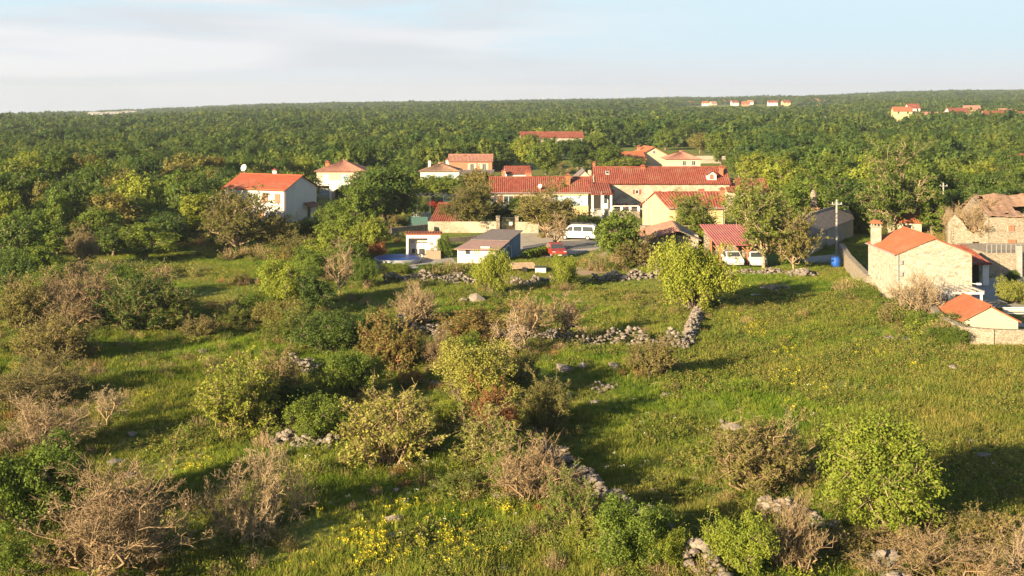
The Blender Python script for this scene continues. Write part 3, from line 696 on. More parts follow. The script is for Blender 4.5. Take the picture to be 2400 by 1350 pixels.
# name, prototype, photo x, photo y of the foot, width, height, leaves, wood, label
BUSHES = [
 ('bush', 'bush0', 75, 1235, 270, 200, 'lf_mid', 'bark', 'big rounded green bush at the lower left edge of the meadow'),
 ('bare_bush', 'bare0', 95, 1062, 200, 125, 'lf_pink', 'twig_pink', 'pinkish brown bare bush directly behind the big green bush at the left edge'),
 ('bare_bush', 'bare1', 265, 1335, 350, 205, 'lf_pink', 'twig', 'widest brown leafless bush, in the bottom left corner'),
 ('bare_bush', 'bare3', 603, 1262, 235, 195, 'lf_pink', 'twig_pink', 'rounded pinkish bare bush standing alone in the lower left grass'),
 ('bare_bush', 'thin0', 252, 1005, 90, 105, 'lf_blossom', 'twig_pink', 'small pale thorn sapling with a single stem on the left slope'),
 ('bush', 'semi0', 565, 1005, 190, 150, 'lf_bright', 'twig_olive', 'yellow green loose bush beside the long shadow left of the grey stone heap'),
 ('bush', 'semi1', 640, 960, 130, 120, 'lf_olive', 'twig', 'brownish bush just below the grey stone heap'),
 ('bush', 'bush1', 755, 1035, 150, 100, 'lf_mid', 'bark', 'compact green bush growing on the low pink stone wall'),
 ('bush', 'semi1', 905, 1090, 220, 150, 'lf_pale', 'twig', 'pale olive bush with bare twigs on its flank, left of the rusty bush'),
 ('bush', 'bush2', 822, 925, 145, 105, 'lf_mid', 'bark', 'round green bush to the lower right of the grey stone heap'),
 ('bush', 'semi0', 910, 868, 140, 115, 'lf_olive', 'twig_rust', 'olive and orange brown bush before the left end of the ruined field wall'),
 ('bush', 'bush3', 785, 828, 190, 95, 'lf_dark', 'bark', 'dark green spreading bush behind the grey stone heap'),
 ('bush', 'semi0', 700, 800, 140, 75, 'lf_mid', 'twig_olive', 'low green thicket above the grey stone heap'),
 ('bush', 'bush1', 660, 775, 130, 70, 'lf_olive', 'twig', 'low olive thicket at the foot of the brush pile'),
 ('tree', 'round0', 1110, 968, 225, 175, 'lf_pale', 'bark', 'broad pale yellow green tree in the middle of the foreground'),
 ('bush', 'bush0', 1082, 852, 105, 72, 'lf_mid', 'bark', 'blue green leafy bush just behind the pale yellow green tree'),
 ('bare_bush', 'semi1', 1158, 1040, 115, 115, 'lf_rust', 'twig_rust', 'rust red dead bush below the pale yellow green tree'),
 ('bush', 'semi0', 1150, 1100, 190, 120, 'lf_pale', 'twig_pink', 'thorny bush with pale bare branches in front of the rust red bush'),
 ('bush', 'semi1', 1283, 1005, 120, 105, 'lf_olive', 'twig_olive', 'rounded olive brown bush on the shadowed ground right of the rust red bush'),
 ('bare_bush', 'bare4', 1245, 1170, 180, 135, 'lf_pink', 'twig', 'straw brown twiggy bush at the upper end of the diagonal stone wall'),
 ('bush', 'semi0', 1338, 1250, 140, 125, 'lf_mid', 'twig', 'green and brown bush leaning on the diagonal stone wall'),
 ('bush', 'bush2', 1470, 1325, 200, 145, 'lf_mid', 'bark', 'bright green bush covering the diagonal stone wall at the bottom'),
 ('bush', 'bush3', 1728, 1340, 175, 135, 'lf_bright', 'bark', 'light green bush at the bottom between the two stone walls'),
 ('bare_bush', 'upright0', 1858, 1345, 140, 165, 'lf_olive', 'twig', 'tall straw coloured twiggy bush next to the lower right stone wall'),
 ('tree', 'near1', 2062, 1268, 330, 290, 'lf_bright', 'bark_pale', 'large bright yellow green tree in the lower right of the meadow'),
 ('bush', 'semi1', 1775, 1145, 215, 140, 'lf_olive', 'twig', 'olive brown bush left of the large bright green tree'),
 ('bare_bush', 'gnarled0', 1832, 1090, 110, 115, None, 'bark_pale', 'bare forked sapling with pale branches next to the olive brown bush'),
 ('bare_bush', 'bare3', 2180, 1362, 330, 110, 'lf_olive', 'twig', 'wide tangle of brown brush under the large bright green tree'),
 ('bare_bush', 'gnarled0', 2375, 1362, 130, 125, None, 'bark_pale', 'pale bare branches in the bottom right corner'),
 ('bush', 'semi0', 2235, 1275, 150, 75, 'lf_olive', 'twig_olive', 'shaded low scrub to the right of the large bright green tree'),
 ('bush', 'semi0', 1527, 882, 105, 85, 'lf_olive', 'twig', 'single olive brown bush below the right end of the ruined field wall'),
 ('bare_tree', 'gnarled0', 1183, 842, 130, 100, None, 'bark_pale', 'gnarled dead tree with crooked pale branches at the ruined field wall'),
 ('bare_tree', 'thin0', 1230, 828, 105, 150, 'lf_orange', 'bark_pale', 'slender young tree with orange buds and a straight pale stem'),
 ('bare_tree', 'thin1', 1322, 800, 130, 110, 'lf_orange', 'bark_pale', 'low spreading tree with orange buds right of the slender one'),
 ('bare_bush', 'upright0', 975, 762, 105, 85, 'lf_pink', 'twig_pink', 'fan shaped straw coloured bare bush on the enclosed meadow'),
 ('bush', 'semi1', 1112, 800, 160, 68, 'lf_olive', 'twig_rust', 'low rusty bush growing over the ruined field wall'),
 ('bare_bush', 'bare0', 1030, 862, 75, 85, 'lf_pink', 'twig', 'leafless thorn bush left of the pale yellow green tree'),
 ('bare_tree', 'thin1', 797, 700, 75, 118, 'lf_pink', 'twig_pink', 'small bare reddish tree near the left end of the village wall'),
 ('bush', 'bush3', 658, 735, 125, 125, 'lf_bright', 'bark', 'light green tall bush on the boundary between the two meadows'),
 ('bush', 'bush0', 738, 655, 120, 75, 'lf_mid', 'bark', 'green bush behind the small bare reddish tree'),
 ('tree', 'mid1', 735, 742, 95, 105, 'lf_dark', 'bark', 'dark small tree with a thin trunk right of the light green tall bush'),
 ('bush', 'bush1', 850, 672, 70, 62, 'lf_mid', 'bark', 'upright green bush at the left end of the village wall'),
 ('reed_tuft', 'upright0', 415, 742, 70, 58, 'lf_orange', 'twig_pink', 'orange dry reed tuft on the left slope'),
 ('bush', 'semi1', 340, 772, 210, 115, 'lf_dark', 'twig_olive', 'dark olive bush left of the orange dry reed tuft'),
 ('bush', 'bush2', 275, 708, 130, 88, 'lf_mid', 'bark', 'fresh green bush behind the dark olive bush on the left slope'),
 ('bare_bush', 'bare2', 150, 765, 240, 120, 'lf_olive', 'twig', 'long grey brown thicket on the left slope'),
 ('bush', 'semi0', 55, 770, 130, 110, 'lf_olive', 'twig_olive', 'olive thicket at the left edge above the brown thickets'),
 ('bare_bush', 'semi1', 130, 850, 180, 95, 'lf_olive', 'twig', 'rounded brown green bush alone in the left meadow'),
 ('bare_bush', 'bare0', 95, 950, 240, 115, 'lf_olive', 'twig_olive', 'broad brown thicket above the pinkish bare bush at the left edge'),
 ('bush', 'bush1', 30, 700, 110, 110, 'lf_dark', 'bark', 'dark leafy bush at the left edge before the wood'),
 ('bush', 'bush3', 1150, 690, 80, 106, 'lf_bright', 'bark', 'light green bush in front of the blue shed'),
 ('bush', 'bush2', 1322, 676, 68, 78, 'lf_bright', 'bark', 'smaller light green bush in front of the red car'),
 ('tree', 'bush3', 1627, 730, 185, 165, 'lf_bright', 'bark', 'large round light green tree before the village wall'),
 ('bare_bush', 'semi0', 1485, 622, 95, 62, 'lf_olive', 'twig', 'brownish bush against the collapsing stone barn'),
 ('bare_bush', 'bare4', 2152, 745, 120, 105, 'lf_blossom', 'twig_pink', 'pale flowering shrub against the stone house wall'),
 ('bush', 'bush0', 2375, 712, 95, 60, 'lf_pale', 'bark', 'yellow green bush in the paved courtyard'),
 ('bush', 'bush1', 2140, 742, 70, 36, 'lf_dark', 'bark', 'dark weeds at the foot of the stone house corner'),
 ('bush', 'bush2', 2205, 775, 90, 42, 'lf_mid', 'bark', 'thick green weeds above the curved garden wall'),
 ('bush', 'bush3', 560, 665, 60, 24, 'lf_olive', 'twig', 'low brown scrub on the mown meadow edge'),
 ('bush', 'semi0', 470, 790, 90, 45, 'lf_olive', 'twig', 'little brown bush in the middle of the left slope'),
 ('bush', 'semi1', 545, 770, 85, 50, 'lf_mid', 'twig_olive', 'small mossy green bush left of the brush pile'),
 ('bush', 'bush0', 965, 905, 60, 38, 'lf_orange', 'twig_rust', 'little orange bush left of the pale yellow green tree'),
 ('bush', 'semi0', 1215, 905, 90, 75, 'lf_olive', 'twig_olive', 'loose olive shrub on the right flank of the pale yellow green tree'),
 ('bush', 'bush1', 880, 1010, 90, 42, 'lf_olive', 'twig', 'flat olive shrub in the shade behind the pale olive bush'),
 ('bush', 'semi1', 1075, 1165, 100, 55, 'lf_mid', 'twig_olive', 'low green shrub at the foot of the thorny bush'),
 ('bush', 'bush2', 205, 745, 140, 90, 'lf_olive', 'twig_olive', 'olive thicket joining the fresh green bush and the grey brown thicket'),
 ('bush', 'bush3', 100, 705, 120, 80, 'lf_mid', 'bark', 'green thicket behind the long grey brown thicket'),
 ('bush', 'semi1', 400, 770, 120, 75, 'lf_mid', 'twig_olive', 'green thicket at the right end of the dark olive bush'),
 ('bush', 'bush1', 610, 965, 100, 80, 'lf_mid', 'bark', 'green leafy bush under the shaded side of the grey stone heap'),
 ('bush', 'bush0', 690, 965, 95, 75, 'lf_dark', 'bark', 'dark shaded bush in the hollow below the grey stone heap'),
 ('bush', 'bush3', 1050, 1000, 90, 60, 'lf_bright', 'bark', 'light green low bush at the left foot of the pale yellow green tree'),
 ('bush', 'bush2', 1195, 1130, 130, 80, 'lf_mid', 'bark', 'green bush filling the gap before the straw brown twiggy bush'),
 ('bush', 'semi0', 1395, 1290, 130, 80, 'lf_bright', 'twig_olive', 'light green thicket left of the bush that covers the diagonal wall'),
 ('bush', 'bush1', 1560, 1335, 110, 90, 'lf_bright', 'bark', 'light green sprig bush right of the diagonal wall at the bottom'),
 ('bush', 'bush0', 945, 850, 100, 65, 'lf_mid', 'bark', 'green bush at the foot of the olive and orange brown bush'),
 ('bush', 'semi1', 875, 790, 90, 60, 'lf_mid', 'twig_olive', 'green thicket at the left end of the ruined field wall'),
 ('bush', 'bush2', 615, 745, 110, 60, 'lf_mid', 'bark', 'green bush at the right end of the brush pile'),
 ('bush', 'semi0', 1985, 1310, 150, 70, 'lf_olive', 'twig', 'brown green thicket between the lower right wall and the bright tree'),
 ('bush', 'semi1', 2320, 1300, 150, 85, 'lf_olive', 'twig', 'brown green thicket near the right bottom corner'),
 ('bush', 'bush3', 40, 1345, 160, 80, 'lf_mid', 'bark', 'green bush cut off by the bottom left corner'),
 ('bush', 'bush2', 2030, 708, 75, 32, 'lf_mid', 'bark', 'green weeds at the foot of the old stone wall'),
 ('bush', 'bush3', 2078, 734, 85, 36, 'lf_mid', 'bark', 'green weeds before the sunlit corner of the stone house'),
 ('bush', 'bush0', 2172, 775, 95, 46, 'lf_mid', 'bark', 'dense green weeds below the pale flowering shrub'),
 ('bush', 'bush1', 2222, 806, 95, 40, 'lf_mid', 'bark', 'green weeds along the curved garden wall'),
]
for b in BUSHES:
    plant(*b[:9], cat='tree' if 'tree' in b[0] else ('reeds' if 'reed' in b[0] else 'bush'))

TREES = [
 ('tree', 'mid0', 1450, 618, 125, 132, 'lf_mid', 'bark', 'leafy green tree at the right side of the gravel yard'),
 ('tree', 'airy0', 1285, 557, 165, 118, 'lf_olive', 'bark_pale', 'thin leaved olive brown tree just left of the white van'),
 ('tree', 'thin1', 1302, 585, 70, 75, 'lf_orange', 'bark_pale', 'small pollarded tree with orange buds behind the red car'),
 ('tree', 'airy1', 1105, 542, 130, 110, 'lf_olive', 'bark', 'olive brown tree before the low red outbuilding'),
 ('tree', 'tall0', 1222, 538, 75, 90, 'lf_dark', 'bark', 'dark evergreen tree at the iron gate'),
 ('tree', 'mid1', 1170, 535, 55, 62, 'lf_dark', 'bark', 'small dark tree left of the iron gate'),
 ('tree', 'airy2', 1625, 582, 125, 120, 'lf_mid', 'bark', 'airy tree in front of the yellow house'),
 ('tree', 'mid2', 1660, 590, 85, 62, 'lf_bright', 'bark', 'low green tree between the stone barn and the carport'),
 ('tree', 'sparse0', 1790, 628, 195, 195, 'lf_mid', 'bark_pale', 'tall airy tree with forked pale limbs behind the carport'),
 ('tree', 'airy1', 1860, 632, 120, 130, 'lf_olive', 'bark_pale', 'airy tree at the right end of the carport'),
 ('tree', 'tall1', 1855, 560, 80, 130, 'lf_mid', 'bark', 'slim green tree behind the right wing of the long house'),
 ('tree', 'mid3', 1765, 565, 100, 95, 'lf_mid', 'bark', 'green tree at the right gable of the yellow house'),
 ('tree', 'mid4', 905, 530, 160, 150, 'lf_dark', 'bark', 'broad dark tree standing between the white house and the balustrade'),
 ('tree', 'mid0', 850, 545, 110, 125, 'lf_mid', 'bark', 'green tree to the right of the white house gable'),
 ('tree', 'mid1', 800, 590, 110, 95, 'lf_mid', 'bark', 'leafy green tree below the white house gable'),
 ('tree', 'mid2', 870, 600, 95, 95, 'lf_bright', 'bark', 'light green tree left of the pool hut'),
 ('tree', 'mid3', 728, 578, 62, 72, 'lf_dark', 'bark', 'dark bushy tree at the foot of the white house gable'),
 ('tree', 'airy2', 556, 594, 165, 138, 'lf_olive', 'bark_pale', 'broad grey olive tree in front of the white house'),
 ('tree', 'airy1', 645, 590, 110, 92, 'lf_olive', 'bark', 'rounded grey olive tree covering the white house corner'),
 ('tree', 'tall0', 458, 560, 90, 118, 'lf_bright', 'bark', 'upright light green tree left of the white house'),
 ('tree', 'mid4', 30, 650, 130, 150, 'lf_dark', 'bark', 'dark tree at the left edge in front of the wood'),
 ('tree', 'mid0', 135, 605, 110, 90, 'lf_mid', 'bark', 'green tree with pale trunks at the left meadow edge'),
 ('tree', 'airy0', 198, 625, 70, 85, 'lf_pink', 'twig_pink', 'thin reddish half bare tree at the left meadow edge'),
 ('tree', 'mid1', 345, 612, 140, 95, 'lf_mid', 'bark', 'wide green tree left of the rusty shed'),
 ('tree', 'mid2', 265, 600, 110, 75, 'lf_dark', 'bark', 'dark tree behind the thin reddish tree'),
 ('tree', 'sparse1', 2095, 560, 180, 205, 'lf_mid', 'bark_pale', 'tallest airy tree rising behind the stone house'),
 ('tree', 'tall1', 2185, 560, 72, 128, 'lf_mid', 'bark', 'ivy covered green tree right of the stone house chimney'),
 ('tree', 'mid3', 2020, 545, 60, 60, 'lf_mid', 'bark', 'small round tree beside the leaning pole'),
 ('tree', 'mid4', 1975, 520, 150, 110, 'lf_dark', 'bark', 'dark tree behind the grey roofed barn'),
 ('tree', 'mid0', 1900, 500, 120, 105, 'lf_mid', 'bark', 'green tree left of the bell shaped chimney'),
 ('tree', 'mid1', 1280, 410, 95, 78, 'lf_mid', 'bark', 'round green tree behind the long house chimneys'),
 ('tree', 'mid2', 1425, 400, 85, 62, 'lf_mid', 'bark', 'green tree left of the orange roofed house behind the village'),
 ('tree', 'tall0', 1355, 400, 60, 70, 'lf_dark', 'bark', 'dark tree in front of the far stone farmhouse'),
 ('tree', 'mid3', 1470, 408, 100, 40, 'lf_bright', 'bark', 'spreading light green tree above the long red ridge'),
 ('tree', 'mid4', 1095, 395, 55, 26, 'lf_dark', 'bark', 'dark shrub tree before the terracotta house'),
 ('tree', 'mid0', 1770, 430, 100, 75, 'lf_bright', 'bark', 'light green tree behind the right end of the long house'),
 ('tree', 'mid1', 1690, 385, 90, 80, 'lf_mid', 'bark', 'green tree right of the beige hipped house'),
 ('tree', 'mid2', 1015, 470, 100, 62, 'lf_mid', 'bark', 'green tree below the grey hipped house'),
 ('tree', 'mid3', 960, 440, 75, 70, 'lf_dark', 'bark', 'dark tree left of the grey hipped house'),
 ('tree', 'mid4', 1120, 470, 90, 75, 'lf_olive', 'bark', 'olive tree below the terracotta house'),
 ('tree', 'tall1', 2265, 520, 70, 70, 'lf_olive', 'twig_pink', 'dry climbing shrub on the ruined farmhouse'),
 ('tree', 'mid2', 785, 545, 80, 80, 'lf_mid', 'bark', 'leafy tree just right of the white house canopy'),
 ('tree', 'mid3', 858, 500, 105, 100, 'lf_dark', 'bark', 'dark crowned tree below the arched loggia house'),
 ('tree', 'mid0', 942, 498, 110, 108, 'lf_mid', 'bark', 'broad green tree left of the pergola'),
 ('tree', 'mid1', 884, 478, 110, 92, 'lf_mid', 'bark', 'green tree between the loggia house and the brown hipped house'),
 ('tree', 'mid4', 822, 628, 85, 66, 'lf_mid', 'bark', 'low green tree left of the round pool'),
 ('tree', 'mid0', 762, 618, 95, 74, 'lf_bright', 'bark', 'light green low tree behind the small bare reddish tree'),
 ('tree', 'airy2', 702, 612, 85, 55, 'lf_olive', 'bark', 'low olive tree below the dark bushy tree of the white house'),
 ('tree', 'mid3', 1888, 550, 135, 130, 'lf_mid', 'bark', 'full green tree in front of the bell shaped chimney house'),
 ('tree', 'mid2', 1935, 468, 145, 110, 'lf_mid', 'bark', 'full crowned green tree above the grey roofed barn'),
 ('tree', 'mid1', 2048, 500, 170, 140, 'lf_bright', 'bark', 'light green tree above the slim leaning pole'),
 ('tree', 'mid4', 2140, 512, 155, 150, 'lf_mid', 'bark', 'green tree behind the tallest airy tree'),
 ('tree', 'mid0', 1832, 470, 135, 110, 'lf_bright', 'bark', 'broad light green tree right of the long house wing'),
 ('tree', 'mid2', 1742, 515, 70, 42, 'lf_mid', 'bark', 'green tree between the yellow house and the right wing'),
 ('tree', 'mid3', 2242, 500, 115, 110, 'lf_mid', 'bark', 'green tree rising behind the roofless stone barn'),
 ('tree', 'mid1', 2335, 500, 135, 100, 'lf_dark', 'bark', 'dark tree behind the ruined farmhouse roof'),
 ('tree', 'mid4', 2405, 480, 135, 100, 'lf_mid', 'bark', 'green tree at the right edge behind the ruined farmhouse'),
 ('tree', 'mid0', 62, 605, 145, 122, 'lf_mid', 'bark', 'full green tree near the left edge of the wood'),
 ('tree', 'mid2', 232, 590, 125, 112, 'lf_mid', 'bark', 'round green tree at the wood edge above the half bare tree'),
 ('tree', 'mid3', 402, 592, 115, 92, 'lf_dark', 'bark', 'dark tree immediately left of the rusty shelter'),
 ('tree', 'mid1', 92, 668, 130, 95, 'lf_mid', 'bark', 'low green tree above the long grey brown thicket'),
 ('tree', 'mid4', 312, 562, 125, 105, 'lf_mid', 'bark', 'green tree deep in the wood edge left of the white house'),
 ('tree', 'mid0', 505, 548, 100, 95, 'lf_mid', 'bark', 'green tree between the upright light tree and the white house'),
 ('tree', 'mid3', 690, 488, 100, 40, 'lf_mid', 'bark', 'green tree peeping out behind the white house ridge'),
 ('tree', 'mid2', 1230, 398, 85, 80, 'lf_bright', 'bark', 'light green tree left of the far stone farmhouse'),
 ('tree', 'mid0', 1560, 352, 70, 55, 'lf_mid', 'bark', 'round green tree on the upper stone terrace'),
 ('tree', 'mid1', 1640, 360, 65, 52, 'lf_olive', 'bark', 'olive tree on the lower stone terrace'),
 ('tree', 'mid4', 1505, 340, 80, 60, 'lf_mid', 'bark', 'green tree above the orange roofed house'),
 ('tree', 'tall0', 1180, 400, 60, 60, 'lf_dark', 'bark', 'dark tree right of the terracotta house'),
 ('tree', 'mid2', 1238, 372, 75, 62, 'lf_mid', 'bark', 'round tree hiding the left end of the far farmhouse'),
 ('tree', 'mid0', 1292, 376, 80, 58, 'lf_mid', 'bark', 'green tree before the middle of the far farmhouse'),
 ('tree', 'mid4', 1348, 374, 72, 52, 'lf_dark', 'bark', 'dark green tree before the right end of the far farmhouse'),
 ('tree', 'mid1', 1398, 372, 66, 60, 'lf_mid', 'bark', 'round tree right of the far farmhouse'),
 ('tree', 'mid3', 1060, 470, 80, 62, 'lf_mid', 'bark', 'green tree below the garage with the arched door'),
 ('tree', 'mid4', 1735, 420, 80, 66, 'lf_mid', 'bark', 'green tree above the right wing ridge'),
 ('tree', 'mid2', 1600, 345, 70, 56, 'lf_dark', 'bark', 'dark tree behind the upper stone terrace wall'),
 ('tree', 'tall1', 1985, 545, 70, 90, 'lf_dark', 'bark', 'dark tree at the far end of the grey roofed barn'),
 ('red_bush', 'bush1', 1022, 502, 42, 30, 'lf_red', 'bark', 'crimson leaved bush beside the low red outbuilding'),
 ('bush', 'bush0', 1040, 605, 34, 52, 'lf_mid', 'bark', 'clipped green hedge bush beside the pool hut'),
 ('bush', 'bush2', 985, 505, 55, 30, 'lf_dark', 'bark', 'dark hedge bush below the white balustrade'),
 ('bush', 'bush3', 1010, 642, 95, 22, 'lf_mid', 'bark', 'low clipped hedge below the round pool'),
 ('bush', 'bush1', 930, 640, 80, 24, 'lf_mid', 'bark', 'low green hedge left of the round pool'),
 ('bush', 'bush0', 885, 602, 55, 40, 'lf_rust', 'twig', 'dark red brown bush left of the pool hut'),
 ('bush', 'semi0', 795, 622, 60, 52, 'lf_pink', 'twig_pink', 'grey brown twiggy bush left of the pool'),
 ('bush', 'bush2', 1380, 530, 80, 26, 'lf_dark', 'bark', 'dark flowering hedge below the sun room'),
]
for b in TREES:
    plant(*b[:9], cat='tree' if b[0] == 'tree' else 'bush')

# ---------------------------------------------------------------- the wood around the village
KEEP = [(-700, 1500), (-700, 600), (60, 588), (420, 575), (470, 545), (530, 500), (700, 500), (715, 452), (870, 450), (875, 408), (1180, 405), (1195, 352), (1400, 346),
        (1720, 346), (1735, 425), (1880, 440), (1960, 490), (2080, 502), (2215, 505), (2225, 560), (3200, 560), (3200, 1500)]
def wav(x, y, s, k): return np.sin(x / s + k + 1.3 * np.sin(y / s * 0.8 + k)) * np.sin(y / s * 1.1 + 2 * k + 1.1 * np.sin(x / s * 0.7))
def wood_points(y0, y1, sp, seed, amax=0.62):
    r = np.random.default_rng(seed)
    P = []
    y = y0
    while y < y1:
        x = np.arange(-amax * y, amax * y, sp)
        P.append(np.stack([x + r.uniform(-0.45, 0.45, len(x)) * sp, y + r.uniform(-0.45, 0.45, len(x)) * sp], 1))
        y += sp * 0.92
    P = np.concatenate(P)
    z = gz(P[:, 0], P[:, 1])
    px, py = to_px(P[:, 0], P[:, 1], z)
    keep = ~inpoly(px, py, KEEP)
    keep &= wav(P[:, 0], P[:, 1], 38, 2.0) < 0.74
    for (cx, cy, rx, ry) in ((740, 352, 60, 7), (870, 350, 40, 5), (1830, 345, 60, 8), (1450, 300, 30, 3), (660, 300, 40, 3), (1700, 440, 40, 10), (1790, 257, 220, 13), (2125, 295, 80, 13), (2300, 297, 115, 13), (1915, 298, 34, 10), (255, 278, 70, 7), (2250, 404, 90, 8)):
        keep &= ((px - cx) / rx) ** 2 + ((py - cy) / ry) ** 2 > 1
    P, z, px = P[keep], z[keep], px[keep]
    hs = (0.80 + 0.22 * wav(P[:, 0], P[:, 1], 16, 0.5) + 0.16 * wav(P[:, 0], P[:, 1], 55, 1.4)) * r.uniform(0.55, 1.35, len(P))
    return np.column_stack([P, z]), hs, px, r
P, hs, px, r = wood_points(140, 430, 5.2, 3)
vis = (px > -60) & (px < 2460)
order = np.argsort(np.where(vis, P[:, 1], 1e9))
single = order[:250]
KINDS = [('forest', 'bark', 'mid green broadleaf tree in the thick wood behind the village', 'mid green trees of the wood'),
         ('lf_bright', 'bark', 'light spring green tree in the thick wood behind the village', 'light green trees of the wood'),
         ('lf_dark', 'bark', 'dark green tree in the thick wood behind the village', 'dark green trees of the wood'),
         ('lf_olive', 'bark', 'dull olive tree in the thick wood behind the village', 'olive trees of the wood'),
         ('lf_mid', 'bark', 'deep green round tree in the thick wood behind the village', 'deep green trees of the wood')]
for n, i in enumerate(single):
    k = KINDS[int(r.choice(5, p=[0.34, 0.10, 0.20, 0.12, 0.24]))]
    g = Vector(P[i])
    s = F / g.y
    w_ = 7.0 * r.uniform(0.7, 1.3) * s; h_ = 7.0 * hs[i] * s
    pn = 'tall%d' % r.integers(0, 2) if r.uniform() < 0.12 else 'mid%d' % r.integers(0, 5)
    plant('woodland_tree', pn, 0, 0, w_, h_, k[0], k[1], k[2], 'tree', k[3], base=g)
rest = np.ones(len(P), bool); rest[single] = False
midm = [far_mesh(200 + i, 7.6, 7.4, 13, 3600, 0.26) for i in range(5)]
scatter('woodland', 'dense green wood that surrounds the village', P[rest], r.uniform(0, 6.28, rest.sum()), np.stack([r.uniform(0.8, 1.25, rest.sum())] * 2 + [hs[rest]], 1) * 0.95, r.integers(0, 5, rest.sum()), midm)
farm = [far_mesh(220 + i, 10.5, 8.4, 9, 1100, 0.52) for i in range(6)]
P1, h1, _, r = wood_points(430, 1000, 7.0, 4)
P2, h2, _, r = wood_points(1000, 3000, 9.4, 5, 0.56)
Pf = np.concatenate([P1, P2]); hf = np.concatenate([0.35 + h1 * 0.6, 0.5 + h2 * 0.5]) * (1 + 0.28 * wav(Pf[:, 0], Pf[:, 1], 72, 0.8) + 0.12 * wav(Pf[:, 0], Pf[:, 1], 210, 2.2))
wf_ = np.concatenate([r.uniform(0.6, 1.25, len(P1)), r.uniform(0.85, 1.6, len(P2))])
scatter('forest', 'far forest reaching to the horizon', Pf, r.uniform(0, 6.28, len(Pf)), np.stack([wf_, wf_, hf], 1), r.integers(0, 6, len(Pf)), farm)

# ---------------------------------------------------------------- grass, herbs, flowers
def tuft(seed, n, h0, h1, spread, w):
    r = np.random.default_rng(seed)
    a = r.uniform(0, 6.28, n); s = np.sqrt(r.uniform(0, 1, n)) * spread
    P0 = np.stack([np.cos(a) * s * 0.7, np.sin(a) * s * 0.7, np.full(n, -0.03)], 1)
    h = r.uniform(h0, h1, n)
    P1 = P0 + np.stack([np.cos(a) * h * 0.45 + r.normal(size=n) * h * 0.25, np.sin(a) * h * 0.45 + r.normal(size=n) * h * 0.25, h], 1)
    return q_twigs(P0, P1, np.full(n, w), r)
def tuft_mesh(*a): 
    v, f = tuft(*a); return np_mesh('tuft', v, f, [M['blade']], None, np.random.default_rng(1).uniform(0, 1, len(f)))
def herb_mesh(seed, n, rad, h, leaf, m, stem=0):
    r = np.random.default_rng(seed)
    a = r.uniform(0, 6.28, n); s = np.sqrt(r.uniform(0, 1, n)) * rad
    P = np.stack([np.cos(a) * s, np.sin(a) * s, h * (1 - 0.6 * (s / rad) ** 2) * r.uniform(0.35, 1, n)], 1)
    v, f = q_leaves(P, unit(r.normal(size=(n, 3)) + np.array([0, 0, 0.9])), leaf, r)
    return np_mesh('herb', v, f, [m], None, r.uniform(0, 1, len(f)))
def flower_mesh(seed, n, rad, h, s, m):
    r = np.random.default_rng(seed)
    a = r.uniform(0, 6.28, n); q = np.sqrt(r.uniform(0, 1, n)) * rad
    P = np.stack([np.cos(a) * q, np.sin(a) * q, h * r.uniform(0.7, 1.1, n)], 1)
    v, f = q_leaves(P, unit(r.normal(size=(n, 3)) * 0.7 + np.array([0, -0.2, 1.0])), s, r)
    P0 = P * np.array([0.6, 0.6, 0.0])
    v2, f2 = q_twigs(P0, P, np.full(n, 0.012), r)
    V_, F_ = merge([(v, f), (v2, f2)])
    return np_mesh('flower', V_, F_, [m, M['lf_bright']], np.concatenate([np.zeros(len(f)), np.ones(len(f2))]), r.uniform(0, 1, len(F_)))

r = np.random.default_rng(21)
def field_points(n, y0=41.0, y1=150.0, power=0.55):
    """points over the meadow in view and a strip beside it, thinner with distance"""
    y = y0 + (y1 - y0) * r.uniform(0, 1, n) ** 1.25
    x = r.uniform(-1, 1, n) * (0.47 * y + 4)
    keep = r.uniform(0, 1, n) < (0.35 + 0.65 * (y / y1))
    x, y = x[keep], y[keep]
    z = gz(x, y)
    px, py = to_px(x, y, z)
    no = np.zeros(len(x), bool)
    for pol in ([(1000, 560), (1180, 520), (1500, 520), (1500, 600), (1300, 606), (1200, 606)], [(860, 632), (880, 596), (1220, 596), (1225, 606), (1080, 632)], [(1330, 646), (1345, 620), (1420, 590), (1490, 600), (1490, 630), (1400, 648)],
                [(1880, 616), (1895, 600), (1975, 594), (1972, 610)], [(2110, 724), (2040, 690), (2040, 600), (2600, 600), (2600, 830), (2260, 805)], [(1480, 625), (1480, 560), (1830, 560), (1830, 626)]):
        no |= inpoly(px, py, pol)
    no |= (wav(x, y, 6.0, 1.7) * wav(x, y, 2.3, 0.6) > 0.58) & (r.uniform(0, 1, len(x)) < 0.8)
    return x[~no], y[~no], z[~no], px[~no], py[~no]
x, y, z, px, py = field_points(330000)
dry = wav(x, y, 7.5, 0.3) * 0.5 + wav(x, y, 2.1, 1.1) * 0.5
lawn = (y > 100)
n = len(x)
u = r.uniform(0, 1, n)
idx = np.where(u < 0.62, r.integers(0, 3, n), np.where(u < 0.86 + 0.1 * dry, r.integers(3, 5, n), 5))
idx = np.where(lawn, np.minimum(idx, 4), idx)
scl = (0.85 + 0.35 * dry + 0.45 * wav(x, y, 1.6, 3.1) * wav(x, y, 4.2, 0.2) + r.uniform(-0.25, 0.4, n)) * np.where(lawn, 0.62, 0.95)
gm = [tuft_mesh(300, 13, 0.12, 0.26, 0.22, 0.013), tuft_mesh(301, 12, 0.10, 0.22, 0.24, 0.014), tuft_mesh(302, 14, 0.15, 0.32, 0.20, 0.013),
      tuft_mesh(303, 13, 0.25, 0.46, 0.18, 0.011), tuft_mesh(304, 12, 0.22, 0.40, 0.22, 0.012), herb_mesh(305, 16, 0.22, 0.14, 0.05, M['blade'])]
scatter('meadow_grass', 'rough spring grass of the meadows', np.stack([x, y, z], 1), r.uniform(0, 6.28, n), scl, idx, gm)
